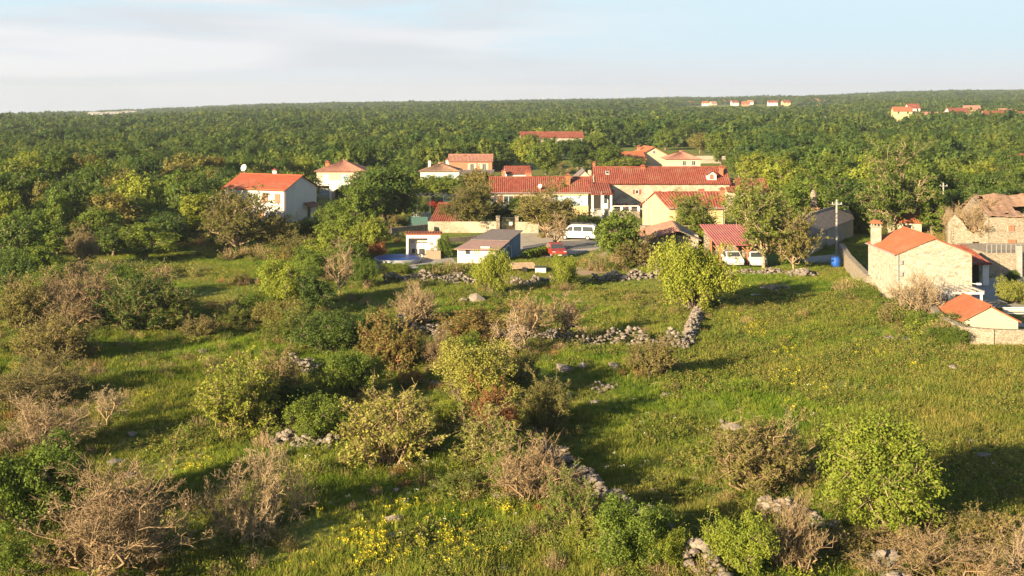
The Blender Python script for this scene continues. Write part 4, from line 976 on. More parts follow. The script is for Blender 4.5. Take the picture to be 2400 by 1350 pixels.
# taller herbs on the right hand field and in drifts elsewhere
x, y, z, px, py = field_points(150000, 41, 108)
w_ = wav(x, y, 5.0, 2.2) + 0.7 * wav(x, y, 1.7, 0.4) + np.where((px > 1480) & (py > 700), 0.95, np.where((px < 1000) & (py > 720), -0.35, 0.0))
k = w_ > 0.45
x, y, z = x[k], y[k], z[k]
hm = [herb_mesh(311, 34, 0.24, 0.34, 0.055, M['lf_olive']), herb_mesh(312, 34, 0.26, 0.30, 0.055, M['lf_mid']), herb_mesh(313, 30, 0.20, 0.42, 0.05, M['lf_pale']), herb_mesh(314, 36, 0.30, 0.26, 0.06, M['lf_dark']), herb_mesh(315, 26, 0.2, 0.3, 0.04, M['lf_pink'])]
scatter('meadow_herbs', 'knee high olive and green herbs of the meadow', np.stack([x, y, z], 1), r.uniform(0, 6.28, len(x)), r.uniform(0.4, 1.15, len(x)), r.choice(5, len(x), p=[0.30, 0.28, 0.20, 0.16, 0.06]), hm)
def drifts(name, label, cl, m):
    Q = []
    for (cx, cy, rx, ry, n) in cl:
        for _ in range(max(3, int(n * 0.62))):
            Q.append(G(cx + r.normal() * rx, cy + r.normal() * ry))
    Q = np.array([(v.x, v.y, v.z) for v in Q])
    mm = [flower_mesh(330 + i, 13, 0.16, 0.34, 0.032, m) for i in range(2)]
    scatter(name, label, Q, r.uniform(0, 6.28, len(Q)), r.uniform(0.6, 1.2, len(Q)), r.integers(0, 2, len(Q)), mm)
drifts('yellow_flowers', 'drifts of yellow flowers in the grass', [(1775, 778, 18, 8, 46), (1730, 745, 16, 8, 16), (1845, 820, 14, 10, 26), (1860, 880, 16, 14, 36), (1830, 900, 22, 10, 20), (2040, 832, 22, 6, 18), (2145, 868, 16, 6, 22), (1920, 925, 18, 12, 18), (1845, 965, 14, 6, 10), (850, 1270, 40, 22, 75),
   (960, 1195, 40, 10, 40), (1050, 1285, 30, 16, 60), (930, 1310, 70, 20, 46), (860, 1320, 50, 14, 46), (1195, 1205, 16, 8, 24), (470, 1095, 36, 14, 40), (455, 1120, 16, 8, 20), (345, 935, 12, 6, 12), (410, 920, 60, 14, 14), (520, 905, 60, 20, 12), (760, 1215, 60, 30, 16), (700, 1320, 80, 20, 20), (1100, 1240, 60, 30, 26), (1000, 1230, 120, 40, 40)], M['flower_y'])
drifts('white_flowers', 'scattered white flower heads in the grass', [(970, 1100, 30, 8, 24), (1000, 1170, 120, 50, 40), (1450, 1100, 60, 20, 10), (600, 1120, 120, 40, 20), (2050, 1000, 200, 60, 30), (1600, 950, 150, 60, 25)], M['flower_w'])

# ---------------------------------------------------------------- dry stone walls, heaps, rocks
import bmesh
def stone_mesh(seed):
    r_ = np.random.default_rng(seed)
    bm = bmesh.new(); bmesh.ops.create_icosphere(bm, subdivisions=1, radius=0.5)
    for v in bm.verts:
        v.co *= r_.uniform(0.72, 1.28)
    me_ = bpy.data.meshes.new('stone'); bm.to_mesh(me_); bm.free()
    me_.materials.append(M['rock'])
    return me_
STONES = [stone_mesh(400 + i) for i in range(10)]
SV = []
for s_ in STONES:
    SV.append((np.array([v.co[:] for v in s_.vertices]), np.array([p.vertices[:] for p in s_.polygons])))
def scrub_mesh(seed, m_leaf, m_twig, nl, nt, h):
    r_ = np.random.default_rng(seed)
    a = r_.uniform(0, 6.28, nt); q = np.sqrt(r_.uniform(0, 1, nt)) * 0.55
    P0 = np.stack([np.cos(a) * q * 0.4, np.sin(a) * q * 0.4, np.full(nt, -0.03)], 1)
    P1 = np.stack([np.cos(a) * q, np.sin(a) * q, h * r_.uniform(0.4, 1.1, nt) * (1 - 0.5 * (q / 0.55) ** 2)], 1)
    v0, f0 = q_twigs(P0, P1, np.full(nt, 0.010), r_)
    i = r_.integers(0, nt, nl); t = r_.uniform(0.35, 1.1, (nl, 1))
    P = P0[i] * (1 - t) + P1[i] * t + r_.normal(size=(nl, 3)) * 0.06; P[:, 2] = np.maximum(P[:, 2], 0.02)
    v1, f1 = q_leaves(P, unit(r_.normal(size=(nl, 3)) + np.array([0, 0, 0.5])), 0.042, r_)
    V_, F_ = merge([(v0, f0), (v1, f1)])
    return np_mesh('scrub', V_, F_, [M[m_twig], M[m_leaf]], np.concatenate([np.zeros(len(f0)), np.ones(len(f1))]), r_.uniform(0, 1, len(F_)))
SCRUB_AT = []
def dry_wall(name, label, cat, path, width, height, stone, per_m, parts, seed, spread=0.0, mt=None):
    r_ = np.random.default_rng(seed)
    pts = [G(*p) for p in path]
    seg = [(a, b, (b - a).length) for a, b in zip(pts, pts[1:])]
    tot = sum(s[2] for s in seg)
    for a, b, ln in seg:
        for _ in range(int(ln * 1.5)):
            p = a.lerp(b, random.random()); SCRUB_AT.append((p.x + random.gauss(0, width * 0.55), p.y + random.gauss(0, width * 0.6), random.uniform(0.3, 0.65)))
    n_ = int(tot * per_m)
    root = thing(name, label, cat, pts[0])
    items = []
    for i in range(n_):
        t = r_.uniform(0, tot)
        for a, b, ln in seg:
            if t <= ln: break
            t -= ln
        d = (b - a) / ln; nrm = Vector((-d.y, d.x, 0)).normalized()
        fall = 1.0
        un = r_.uniform(-1, 1)
        hh = height * (0.65 + 0.35 * math.sin(t * 1.7 + seed) * math.sin(t * 0.6 + 1)) * max(0.05, 1 - abs(un) ** 2.2)
        if r_.uniform() < spread: un *= 1.9; hh = 0.1
        zz = hh * (1 - 0.55 * r_.uniform() ** 2)
        p = a + d * t + nrm * un * width / 2
        g_ = float(gz(p.x, p.y))
        s_ = stone * r_.uniform(0.55, 1.45)
        items.append((zz - 0.5 * un * nrm.y * width, (p.x, p.y, g_ + zz), s_ * r_.uniform(0.8, 1.35), s_ * r_.uniform(0.7, 1.1), s_ * r_.uniform(0.45, 0.8), r_.uniform(0, 6.28), r_.uniform(-0.35, 0.35), int(r_.integers(0, 10))))
    items.sort(key=lambda q: -q[0])
    for q in items[:parts]:
        o = link('stone', STONES[q[7]], root)
        o.location = Vector(q[1]) - pts[0]; o.scale = (q[2], q[3], q[4]); o.rotation_euler = (q[6], q[6] * 0.7, q[5])
    if len(items) > parts:
        V_ = []; F_ = []; of = 0
        for q in items[parts:]:
            v, f = SV[q[7]]
            c, s = math.cos(q[5]), math.sin(q[5])
            v = v * np.array([q[2], q[3], q[4]])
            v = v @ np.array([[c, s, 0], [-s, c, 0], [0, 0, 1]]) + np.array(q[1]) - np.array(pts[0])
            V_.append(v); F_.append(f + of); of += len(v)
        me_ = np_mesh('rubble', np.concatenate(V_), np.concatenate(F_), [M['rock']])
        tag(link('rubble', me_, root), None, None, None, 'stuff')
    return root
DW = 'dry stone wall'
dry_wall('dry_stone_wall', 'ruined dry stone wall crossing the middle of the meadow', 'stone wall', [(930, 778), (1040, 795), (1200, 800), (1330, 806), (1420, 812), (1470, 812), (1560, 815), (1615, 822)], 1.5, 1.5, 0.28, 56, 290, 1, 0.10)
dry_wall('dry_stone_wall', 'stone wall branch running up to the large light green tree', 'stone wall', [(1612, 815), (1622, 775), (1634, 742), (1638, 718)], 1.1, 0.9, 0.29, 42, 220, 2, 0.05)
dry_wall('dry_stone_wall', 'diagonal dry stone wall running down to the bottom edge', 'stone wall', [(1275, 1070), (1330, 1110), (1395, 1165), (1460, 1215), (1560, 1275), (1660, 1345), (1700, 1385)], 1.2, 1.3, 0.30, 56, 290, 3, 0.08)
dry_wall('dry_stone_wall', 'dry stone wall in the lower right under the large bright green tree', 'stone wall', [(1790, 1180), (1850, 1205), (1900, 1232), (1960, 1262), (2030, 1300), (2080, 1350), (2110, 1395)], 1.3, 1.0, 0.30, 50, 290, 4, 0.08)
dry_wall('stone_heap', 'grey heap of field stones on the left slope', 'stone heap', [(665, 868), (700, 862), (735, 866), (765, 874)], 3.6, 1.0, 0.26, 80, 290, 5, 0.1)
dry_wall('dry_stone_wall', 'low pink tumbled wall under the compact green bush', 'stone wall', [(650, 1040), (690, 1046), (740, 1050), (790, 1056)], 1.6, 0.8, 0.28, 56, 220, 6, 0.1)
dry_wall('dry_stone_wall', 'tumbled village wall below the round pool', 'stone wall', [(900, 662), (980, 656), (1060, 660), (1120, 664)], 1.6, 1.0, 0.32, 36, 150, 7, 0.1)
dry_wall('dry_stone_wall', 'short stretch of village wall below the red car', 'stone wall', [(1200, 668), (1250, 664), (1300, 658)], 1.5, 0.8, 0.32, 36, 90, 8, 0.1)
dry_wall('dry_stone_wall', 'collapsed pinkish village wall below the stone barn', 'stone wall', [(1390, 660), (1440, 655), (1490, 652), (1545, 650)], 1.8, 1.2, 0.34, 38, 130, 9, 0.1)
dry_wall('dry_stone_wall', 'low village wall in front of the carport', 'stone wall', [(1705, 640), (1760, 642), (1830, 640), (1895, 642)], 1.4, 0.6, 0.32, 34, 120, 10, 0.1)
dry_wall('stone_heap', 'rubble heap in the shade right of the carport', 'stone heap', [(1870, 640), (1895, 650)], 1.8, 0.7, 0.34, 60, 60, 11, 0.1)
dry_wall('stone_heap', 'white stones scattered in the shade below the carport', 'stone heap', [(1790, 678), (1840, 674)], 1.5, 0.25, 0.3, 22, 50, 12, 0.2)
dry_wall('stone_heap', 'flat brown heap of tiles and stones near the garden wall', 'stone heap', [(2075, 798), (2130, 796)], 1.2, 0.22, 0.3, 34, 70, 13, 0.2)
dry_wall('stone_heap', 'small grey heap of rubble in the shaded meadow centre', 'stone heap', [(1390, 905), (1430, 915)], 1.2, 0.25, 0.28, 34, 50, 14, 0.3)
ROCKS = [(1325, 868, 50), (1365, 862, 36), (1440, 862, 34), (1100, 1160, 30), (1165, 1168, 40), (1190, 1170, 42), (500, 1292, 60), (360, 1318, 50), (270, 1090, 46), (310, 1022, 30), (345, 858, 26), (300, 1120, 34), (925, 1222, 46), (920, 1260, 30), (1530, 1160, 46), (1640, 1115, 24), (2300, 1075, 50), (2275, 1040, 30), (2235, 866, 34), (1720, 1010, 60), (1740, 790, 16),
   (1115, 706, 50), (1085, 708, 30), (60, 805, 30), (475, 828, 30), (990, 850, 44), (1020, 905, 40), (1240, 935, 36), (1330, 930, 30), (1395, 945, 26), (2000, 760, 16), (1630, 1125, 24), (1180, 1340, 40), (930, 1150, 24), (2250, 1075, 20), (1690, 990, 24), (530, 838, 20), (610, 850, 24), (1445, 1195, 20), (1560, 930, 26)]
for i, (a, b, s) in enumerate(ROCKS):
    g = G(a, b); k = s * g.y / F
    o = link('rock', STONES[i % 10]); o.location = (g.x, g.y, g.z + k * 0.08)
    o.scale = (k, k * 0.75, k * 0.5); o.rotation_euler = (0.15 * math.sin(i), 0.2 * math.cos(i * 2), i * 1.3)
    tag(o, 'pale limestone rock lying loose in the meadow grass', 'rock', 'loose rocks in the meadow')
# brush pile
g = G(575, 728)
root = thing('brush_pile', 'pile of cut brown branches on the meadow boundary', 'brush pile', g)
for j, (dx, dy, nb) in enumerate(((-1.6, 0.6, 160), (0, 0, 200), (1.3, -0.7, 150))):
    rr_ = np.random.default_rng(500 + j)
    P0 = np.stack([dx + rr_.normal(size=nb) * 1.0, dy + rr_.normal(size=nb) * 0.7, rr_.uniform(0.02, 0.55, nb)], 1)
    D = rr_.normal(size=(nb, 3)) * np.array([1, 0.7, 0.22]); D = unit(D) * rr_.uniform(0.5, 1.5, (nb, 1))
    v, f = q_tubes(P0, P0 + D, np.full(nb, 0.025), np.full(nb, 0.012), 3)
    v[:, 2] = np.maximum(v[:, 2], 0.0)
    tag(link('branches', np_mesh('cut_branches', v, f, [M['twig_rust' if j != 1 else 'twig_pink']]), root), None, None, None, 'stuff')

# low scrub round the bushes, along the walls and in drifts over the slope
for b in BUSHES:
    g = G(b[2], b[3]); k = b[4] * g.y / F
    for _ in range(int(6 + k * 5)):
        SCRUB_AT.append((g.x + random.gauss(0, k * 0.42), g.y + random.gauss(0, k * 0.42), random.uniform(0.4, 1.15)))
r = np.random.default_rng(77)
x, y, z, px, py = field_points(9000, 42, 118)
w_ = wav(x, y, 8.0, 0.9) + 0.6 * wav(x, y, 3.1, 2.0) + np.where(px < 560, 0.35, 0) - np.where((px > 1500) & (py > 640), 0.45, 0) - np.where((px > 380) & (px < 680) & (py < 700), 2, 0)
k = w_ > 0.85
SCRUB_AT += list(zip(x[k], y[k], r.uniform(0.35, 1.0, k.sum())))
# undergrowth between the gardens of the village
for (cx, cy, rx, ry, n_) in ((800, 560, 90, 30, 240), (900, 500, 70, 25, 160), (1110, 500, 60, 18, 90), (620, 600, 90, 8, 120), (1240, 545, 40, 5, 40), (1560, 615, 90, 6, 70), (1660, 585, 40, 10, 60), (1750, 560, 60, 25, 90), (1880, 560, 40, 30, 60), (2060, 540, 60, 12, 80), (2190, 560, 40, 20, 60), (1080, 640, 70, 8, 50), (2120, 740, 40, 14, 90), (2030, 690, 30, 16, 60), (2210, 790, 30, 14, 60), (1420, 630, 50, 8, 40), (1700, 470, 60, 10, 40), (1350, 395, 90, 12, 80), (500, 575, 50, 6, 60), (280, 640, 120, 12, 130), (1850, 460, 50, 12, 60), (1000, 430, 60, 12, 60)):
    for _ in range(n_):
        p = G(cx + random.gauss(0, rx * 0.6), cy + random.gauss(0, ry * 0.6)); SCRUB_AT.append((p.x, p.y, random.uniform(0.6, 1.9)))
S = np.array(SCRUB_AT)
spx, spy = to_px(S[:, 0], S[:, 1], 0)
no = np.zeros(len(S), bool)
for pol in ([(1195, 606), (1200, 545), (1290, 530), (1500, 530), (1500, 600), (1300, 606)], [(880, 625), (890, 600), (1060, 598), (1070, 622)], [(1880, 616), (1895, 600), (1975, 594), (1972, 610)], [(2106, 722), (2040, 690), (2040, 600), (2600, 600), (2600, 800), (2262, 800), (2190, 752)], [(1670, 626), (1670, 560), (1820, 560), (1820, 626)]):
    no |= inpoly(spx, spy, pol)
S = S[~no]
sm = [scrub_mesh(601, 'lf_mid', 'twig_olive', 420, 60, 0.75), scrub_mesh(602, 'lf_olive', 'twig', 380, 90, 0.8), scrub_mesh(603, 'lf_bright', 'twig_olive', 420, 50, 0.65), scrub_mesh(604, 'lf_pink', 'twig', 120, 150, 0.85), scrub_mesh(605, 'lf_dark', 'twig_olive', 420, 50, 0.7), scrub_mesh(606, 'lf_orange', 'twig_rust', 160, 120, 0.7), scrub_mesh(607, 'lf_pale', 'twig', 380, 60, 0.7)]
scatter('undergrowth', 'low scrub and brambles round the bushes and walls', np.column_stack([S[:, 0], S[:, 1], gz(S[:, 0], S[:, 1])]), r.uniform(0, 6.28, len(S)), np.stack([S[:, 2] * r.uniform(0.9, 1.4, len(S)), S[:, 2] * r.uniform(0.9, 1.4, len(S)), S[:, 2]], 1), r.choice(7, len(S), p=[0.24, 0.18, 0.14, 0.12, 0.14, 0.06, 0.12]), sm)

# ---------------------------------------------------------------- buildings
class Face:
    """a wall plane: u along it from its left end, z up, o out of it"""
    def __init__(s, a, b, z0=0.0):
        s.a = Vector((a[0], a[1], 0)); s.d = Vector((b[0] - a[0], b[1] - a[1], 0)); s.len = s.d.length; s.d.normalize()
        s.n = Vector((s.d.y, -s.d.x, 0)); s.z0 = z0
    def p(s, u, z, o=0.0):
        v = s.a + s.d * u + s.n * o; return (v.x, v.y, s.z0 + z)
    def box(s, mb, u0, u1, z0, z1, o0, o1):
        return mb.hexa([s.p(u0, z0, o1), s.p(u1, z0, o1), s.p(u1, z0, o0), s.p(u0, z0, o0)], [s.p(u0, z1, o1), s.p(u1, z1, o1), s.p(u1, z1, o0), s.p(u0, z1, o0)])
def rect(px, Y, w, d, rot=0.0):
    a = R(rot); c, s = math.cos(a), math.sin(a); x = X_(px, Y)
    FL = (x, Y); FR = (x + w * c, Y + w * s)
    return [FL, FR, (FR[0] - d * s, FR[1] + d * c), (FL[0] - d * s, FL[1] + d * c)]
def roof_patch(mb, e0, e1, r0, r1, pitch=0.3, amp=0.045, thick=0.1):
    e0, e1, r0, r1 = map(Vector, (e0, e1, r0, r1))
    nrm = (e1 - e0).cross((r0 + r1) / 2 - e0).normalized()
    if nrm.z < 0: nrm = -nrm
    cols = max(2, int((e1 - e0).length / pitch)) * 6
    rows = 2
    base = len(mb.v)
    for j in range(rows + 1):
        v = j / rows
        for i in range(cols + 1):
            u = i / cols
            p = (e0 + (e1 - e0) * u) * (1 - v) + (r0 + (r1 - r0) * u) * v
            h = amp * (0.0, 0.75, 1.0, 1.0, 0.75, 0.0)[i % 6]
            mb.v.append(tuple(p + nrm * h))
    for j in range(rows):
        for i in range(cols):
            a = base + j * (cols + 1) + i
            mb.f.append((a, a + 1, a + cols + 2, a + cols + 1))
    q = [e0, e1, r1, r0]
    if (r1 - r0).length < 0.01: q = [e0, e1, r0]
    mb.hexa([p - nrm * thick for p in q], [p - nrm * 0.004 for p in q])
def house(name, label, c4, eave, ridge, axis='x', wall='white', roof='tile_red', oe=0.35, og=0.25, pitch=0.3, amp=0.045, hip=0.0, z0=0.0, cat='house', group=None, zb=-0.25, ridge_shift=0.0):
    if axis == 'y': c4 = [c4[3], c4[0], c4[1], c4[2]]
    FL, FR, BR, BL = [Vector((p[0], p[1], 0)) for p in c4]
    root = thing(name, label, cat, (FL.x, FL.y, z0), group)
    root_c = (FL, FR, BR, BL)
    ze, zr = z0 + eave, z0 + ridge
    k = 0.5 + ridge_shift
    RL = FL + (BL - FL) * k; RR = FR + (BR - FR) * k
    mb = MB()
    P = lambda v, z: (v.x, v.y, z)
    mb.hexa([P(v, z0 + zb) for v in (FL, FR, BR, BL)], [P(v, ze) for v in (FL, FR, BR, BL)])
    if not hip:
        for a, b, c in ((BL, FL, RL), (FR, BR, RR)):
            n = Vector((b.y - a.y, -(b.x - a.x), 0)).normalized() * 0.2
            A, B, Cc = P(a, ze), P(b, ze), P(c, zr - 0.05)
            mb.hexa([A, B, Cc], [(q[0] - n.x, q[1] - n.y, q[2]) for q in (A, B, Cc)])
    wallo = mb.build('wall', M[wall], root)
    dl = (FR - FL).normalized(); 
    rl = MB()
    if hip:
        ins = (BL - FL).length * hip
        A, B = RL + dl * ins, RR - dl * ins
        out = []
        cen = (FL + FR + BR + BL) / 4
        for v in (FL, FR, BR, BL):
            dv = (v - cen); dv = dv.normalized() * (dv.length + oe * 1.35); out.append(cen + dv)
        sl = (zr - ze) / max(0.1, (BL - FL).length / 2); zo = ze - oe * sl
        q = [P(v, zo) for v in out]
        roof_patch(rl, q[0], q[1], P(A, zr), P(B, zr), pitch, amp)
        roof_patch(rl, q[2], q[3], P(B, zr), P(A, zr), pitch, amp)
        roof_patch(rl, q[3], q[0], P(A, zr), P(A, zr), pitch, amp)
        roof_patch(rl, q[1], q[2], P(B, zr), P(B, zr), pitch, amp)
        ends = (A, B)
    else:
        for e0, e1, r0, r1 in ((FL, FR, RL, RR), (BR, BL, RR, RL)):
            s0 = (e0 - r0); s1 = (e1 - r1)
            sl0 = (zr - ze) / s0.length; 
            a = e0 + s0.normalized() * oe; b = e1 + s1.normalized() * oe
            g = (e1 - e0).normalized() * og
            roof_patch(rl, P(a - g, ze - oe * sl0), P(b + g, ze - oe * sl0), P(r0 - g, zr), P(r1 + g, zr), pitch, amp)
        ends = (RL - dl * og, RR + dl * og)
    ro = rl.build('roof', M[roof], root)
    cap = MB(); cap.tube(P(ends[0], zr + 0.02), P(ends[1], zr + 0.02), 0.11, 0.11, 6)
    cap.build('ridge_cap', M[roof], ro)
    root['_'] = 0; del root['_']
    return dict(root=root, roof=ro, wall=wallo, front=Face(FL, FR, z0), right=Face(FR, BR, z0), left=Face(BL, FL, z0), back=Face(BR, BL, z0), ze=ze, zr=zr, c=root_c, RL=RL, RR=RR)
def window(h, f, u, z, w, hh, shutter=None, sopen=True, glass='glass', frame='frame', bars=True, sill=True):
    """frame standing proud of the wall, pane set back inside it, leaves of the shutter beside or over it"""
    mb = MB(); t = 0.07
    for a in ((u, u + t, z, z + hh), (u + w - t, u + w, z, z + hh), (u + t, u + w - t, z, z + t), (u + t, u + w - t, z + hh - t, z + hh)):
        f.box(mb, a[0], a[1], a[2], a[3], -0.02, 0.06)
    if bars and w > 0.6: f.box(mb, u + w / 2 - 0.03, u + w / 2 + 0.03, z + t, z + hh - t, -0.02, 0.045)
    fo = mb.build('window', M[frame], h['root'])
    pn = MB(); f.box(pn, u + t, u + w - t, z + t, z + hh - t, -0.02, 0.02); pn.build('pane', M[glass], fo)
    if sill: s_ = MB(); f.box(s_, u - 0.08, u + w + 0.08, z - 0.09, z - 0.005, -0.02, 0.12); s_.build('sill', M['concrete'], fo)
    if shutter:
        sp = ((u - w / 2 - 0.04, u - 0.04), (u + w + 0.04, u + w * 1.5 + 0.04)) if sopen else ((u, u + w / 2 - 0.01), (u + w / 2 + 0.01, u + w))
        for a, b in sp:
            s_ = MB(); o0 = 0.0 if sopen else 0.065
            f.box(s_, a, b, z, z + hh, o0 - 0.01, o0 + 0.05); s_.build('shutter', M[shutter], h['root'])
    return fo
def door(h, f, u, z, w, hh, m='shutter', frame='frame'):
    mb = MB(); t = 0.09
    for a in ((u, u + t, z, z + hh), (u + w - t, u + w, z, z + hh), (u + t, u + w - t, z + hh - t, z + hh)):
        f.box(mb, a[0], a[1], a[2], a[3], -0.02, 0.07)
    fo = mb.build('door', M[frame], h['root'])
    s_ = MB(); f.box(s_, u + t, u + w - t, z, z + hh - t, -0.02, 0.03); s_.build('leaf', M[m], fo)
    s_ = MB(); f.box(s_, u + w - t - 0.15, u + w - t - 0.1, z + 0.95, z + 1.1, 0.03, 0.08); s_.build('handle', M['metal'], fo)
def chimney(h, x, y, zb, zt, w=0.6, d=None, m='brick', capm='tile_red', style='cap'):
    d = d or w
    mb = MB(); mb.box(x - w / 2, x + w / 2, y - d / 2, y + d / 2, zb, zt)
    mb.box(x - w / 2 - 0.08, x + w / 2 + 0.08, y - d / 2 - 0.08, y + d / 2 + 0.08, zt, zt + 0.1)
    for sx in (-1, 0, 1):
        for sy in (-1, 1):
            cx = x + sx * (w / 2 - 0.06); cy = y + sy * (d / 2 - 0.06)
            mb.box(cx - 0.05, cx + 0.05, cy - 0.05, cy + 0.05, zt + 0.1, zt + 0.35)
    c = mb.build('chimney', M[m], h['roof'])
    return c
def chimney_cap(h, x, y, zt, w, d, m='tile_red'):
    mb = MB(); a = w / 2 + 0.15; b = d / 2 + 0.15
    mb.hexa([(x - a, y - b, zt + 0.35), (x + a, y - b, zt + 0.35), (x + a, y + b, zt + 0.35), (x - a, y + b, zt + 0.35)],
            [(x - 0.08, y - b, zt + 0.35 + a * 0.6), (x + 0.08, y - b, zt + 0.35 + a * 0.6), (x + 0.08, y + b, zt + 0.35 + a * 0.6), (x - 0.08, y + b, zt + 0.35 + a * 0.6)])
    mb.build('chimney_cap', M[m], h['roof'])
def chim(h, px, Y, y_top, y_bot, wpx, m='brick', capm='tile_red'):
    k = Y / F; w = wpx * k
    zt = Z_(y_top, Y) - 0.55
    chimney(h, X_(px, Y), Y, Z_(y_bot, Y) - 0.6, zt, w, w * 0.85, m)
    chimney_cap(h, X_(px, Y), Y, zt, w, w * 0.85, capm)
def pipe(h, f, u, z0, z1, m='metal', o=0.08):
    mb = MB(); mb.tube(f.p(u, z0, o), f.p(u, z1, o), 0.05, 0.05, 6); mb.build('drain_pipe', M[m], h['root'])
def gutter(h, f, z, u0=0, u1=None, o=0.38, m='metal'):
    mb = MB(); mb.tube(f.p(u0, z, o), f.p(f.len if u1 is None else u1, z, o), 0.06, 0.06, 6); mb.build('gutter', M[m], h['root'])
def dish(h, x, y, z, s, look=(-0.6, -1, 0.35), m='frame'):
    L_ = Vector(look).normalized(); u = L_.orthogonal().normalized(); w = L_.cross(u); c = Vector((x, y, z))
    mb = MB(); n = 14; rings = []
    for j in range(4):
        rr_ = s * j / 3; rings.append([c + (u * math.cos(6.2832 * i / n) + w * math.sin(6.2832 * i / n)) * rr_ + L_ * (0.35 * rr_ * rr_ / s) for i in range(n)])
    base = 0
    for off in (0, -0.03):
        base = len(mb.v)
        for rg in rings: mb.v += [tuple(p + L_ * off) for p in rg]
        for j in range(3):
            for i in range(n):
                k = (i + 1) % n
                mb.f.append((base + j * n + i, base + j * n + k, base + (j + 1) * n + k, base + (j + 1) * n + i))
    d_ = mb.build('satellite_dish', M[m], h['root'], True)
    mb = MB(); mb.tube(c - L_ * 0.02, (x, y, z - s - 0.5), 0.04, 0.04, 6); mb.tube(c - u * s * 0.1, c + L_ * s * 0.8, 0.02, 0.02, 5); mb.build('dish_mast', M['metal'], d_)
def rail(parent, a, b, z0, h_, n, m, post=0.05, name='railing', top=0.06):
    """posts one by one under a handrail"""
    a = Vector(a); b = Vector(b)
    mb = MB(); mb.obox(a, b, top * 2, z0 + h_ - top, z0 + h_)
    ro = mb.build(name, m, parent)
    mb0 = MB(); mb0.box(a.x - post, a.x + post, a.y - post, a.y + post, z0, z0 + h_ - top - 0.002)
    first = mb0.build('post', m, ro)
    for i in range(1, n + 1):
        o = link('post', first.data, ro); v = (b - a) * (i / n); o.location = (v.x, v.y, 0)
    return ro
def lean_roof(h, pts, m, pitch=0.3, amp=0.04, name='porch_roof'):
    mb = MB(); roof_patch(mb, *pts, pitch, amp); return mb.build(name, M[m], h['root'])

# 1 white house on the left
h = house('white_house', 'white two storey house with plain orange red roof, farthest left in the village', rect(527, 173.4, 11.0, 8.0, -25), 5.0, 6.75, 'x', 'white', 'tile_flat', 0.45, 0.3, 0.33, 0.022)
f = h['front']
for u, so, sh in ((1.3, False, 'shutter'), (4.3, True, None), (5.3, True, None), (7.0, False, 'shutter'), (9.2, False, 'shutter')):
    window(h, f, u, 2.9, 0.95, 1.35, sh, so)
for u in (2.2, 6.2): window(h, f, u, 0.6, 1.0, 1.2, 'shutter', False)
pipe(h, f, 10.9, 0, 4.9, 'terracotta'); gutter(h, f, 4.86, -0.2, 11.2, 0.48, 'brick')
g_ = h['right']
lean_roof(h, (g_.p(4.6, 2.0, 1.3), g_.p(7.4, 2.0, 1.3), g_.p(4.6, 2.6, 0.03), g_.p(7.4, 2.6, 0.03)), 'rust', 0.3, 0.03, 'door_canopy')
door(h, g_, 5.5, 0, 0.95, 2.0, 'metal_dark')
v = h['RL'].lerp(h['RR'], 0.55); chimney(h, v.x, v.y + 0.6, 6.0, 7.05, 0.55, 0.5, 'white'); chimney_cap(h, v.x, v.y + 0.6, 7.05, 0.5, 0.5)
v = h['RL']; dish(h, v.x + 0.4, v.y, 7.6, 0.55)

# 2 pale house with balcony behind it
h = house('balcony_house', 'pale plastered house with pink hipped roof and arched loggia', rect(742, 211, 8.6, 8, 0), 5.2, 6.9, 'x', 'cream', 'tile_pink', 0.45, 0.2, 0.3, 0.05, 0.55)
f = h['front']
for u in (1.0, 4.6): window(h, f, u, 3.2, 1.3, 1.2, None, True, 'glass_blue')
window(h, f, 0.8, 0.6, 1.4, 1.2, None, True, 'glass_blue')
mb = MB(); f.box(mb, -0.3, 8.6, 2.45, 2.7, 0.0, 1.5); f.box(mb, 2.6, 3.0, -0.2, 2.45, 1.1, 1.5); f.box(mb, 8.1, 8.6, -0.2, 2.45, 1.1, 1.5); f.box(mb, -0.3, 8.6, 2.7, 3.4, 1.38, 1.5)
bal = mb.build('balcony', M['white'], h['root'])
mb = MB(); n = 10
for i in range(n):
    a0 = math.pi * i / n; a1 = math.pi * (i + 1) / n
    u0, u1 = 5.55 - 2.5 * math.cos(a0), 5.55 - 2.5 * math.cos(a1); z0_, z1_ = 0.9 + 1.3 * math.sin(a0), 0.9 + 1.3 * math.sin(a1)
    mb.hexa([f.p(u0, z0_, 1.5), f.p(u1, z1_, 1.5), f.p(u1, z1_, 1.2), f.p(u0, z0_, 1.2)], [f.p(u0, 2.452, 1.5), f.p(u1, 2.452, 1.5), f.p(u1, 2.452, 1.2), f.p(u0, 2.452, 1.2)])
mb.build('arch', M['white'], bal)
mb = MB(); f.box(mb, 3.4, 7.8, 0.0, 2.2, -0.02, 0.03); mb.build('loggia_dark_panel', M['dark'], h['root'])  # dark panel, its colour stands in for the shaded depth behind the arch
chim(h, 768, 213, 377, 390, 9)
# 3 grey hipped
h = house('hipped_house', 'pale house with brown hipped roof left of the terracotta house', rect(985, 231, 7.8, 7.5, 0), 3.9, 5.3, 'x', 'white', 'tile_brown', 0.4, 0.2, 0.3, 0.05, 0.6)
for u in (0.9, 3.2, 5.6): window(h, h['front'], u, 2.0, 1.1, 1.3, None, True, 'glass_blue')
chimney(h, h['c'][0].x + 1.5, 236, 3.5, 5.3, 0.5, 0.5, 'white')
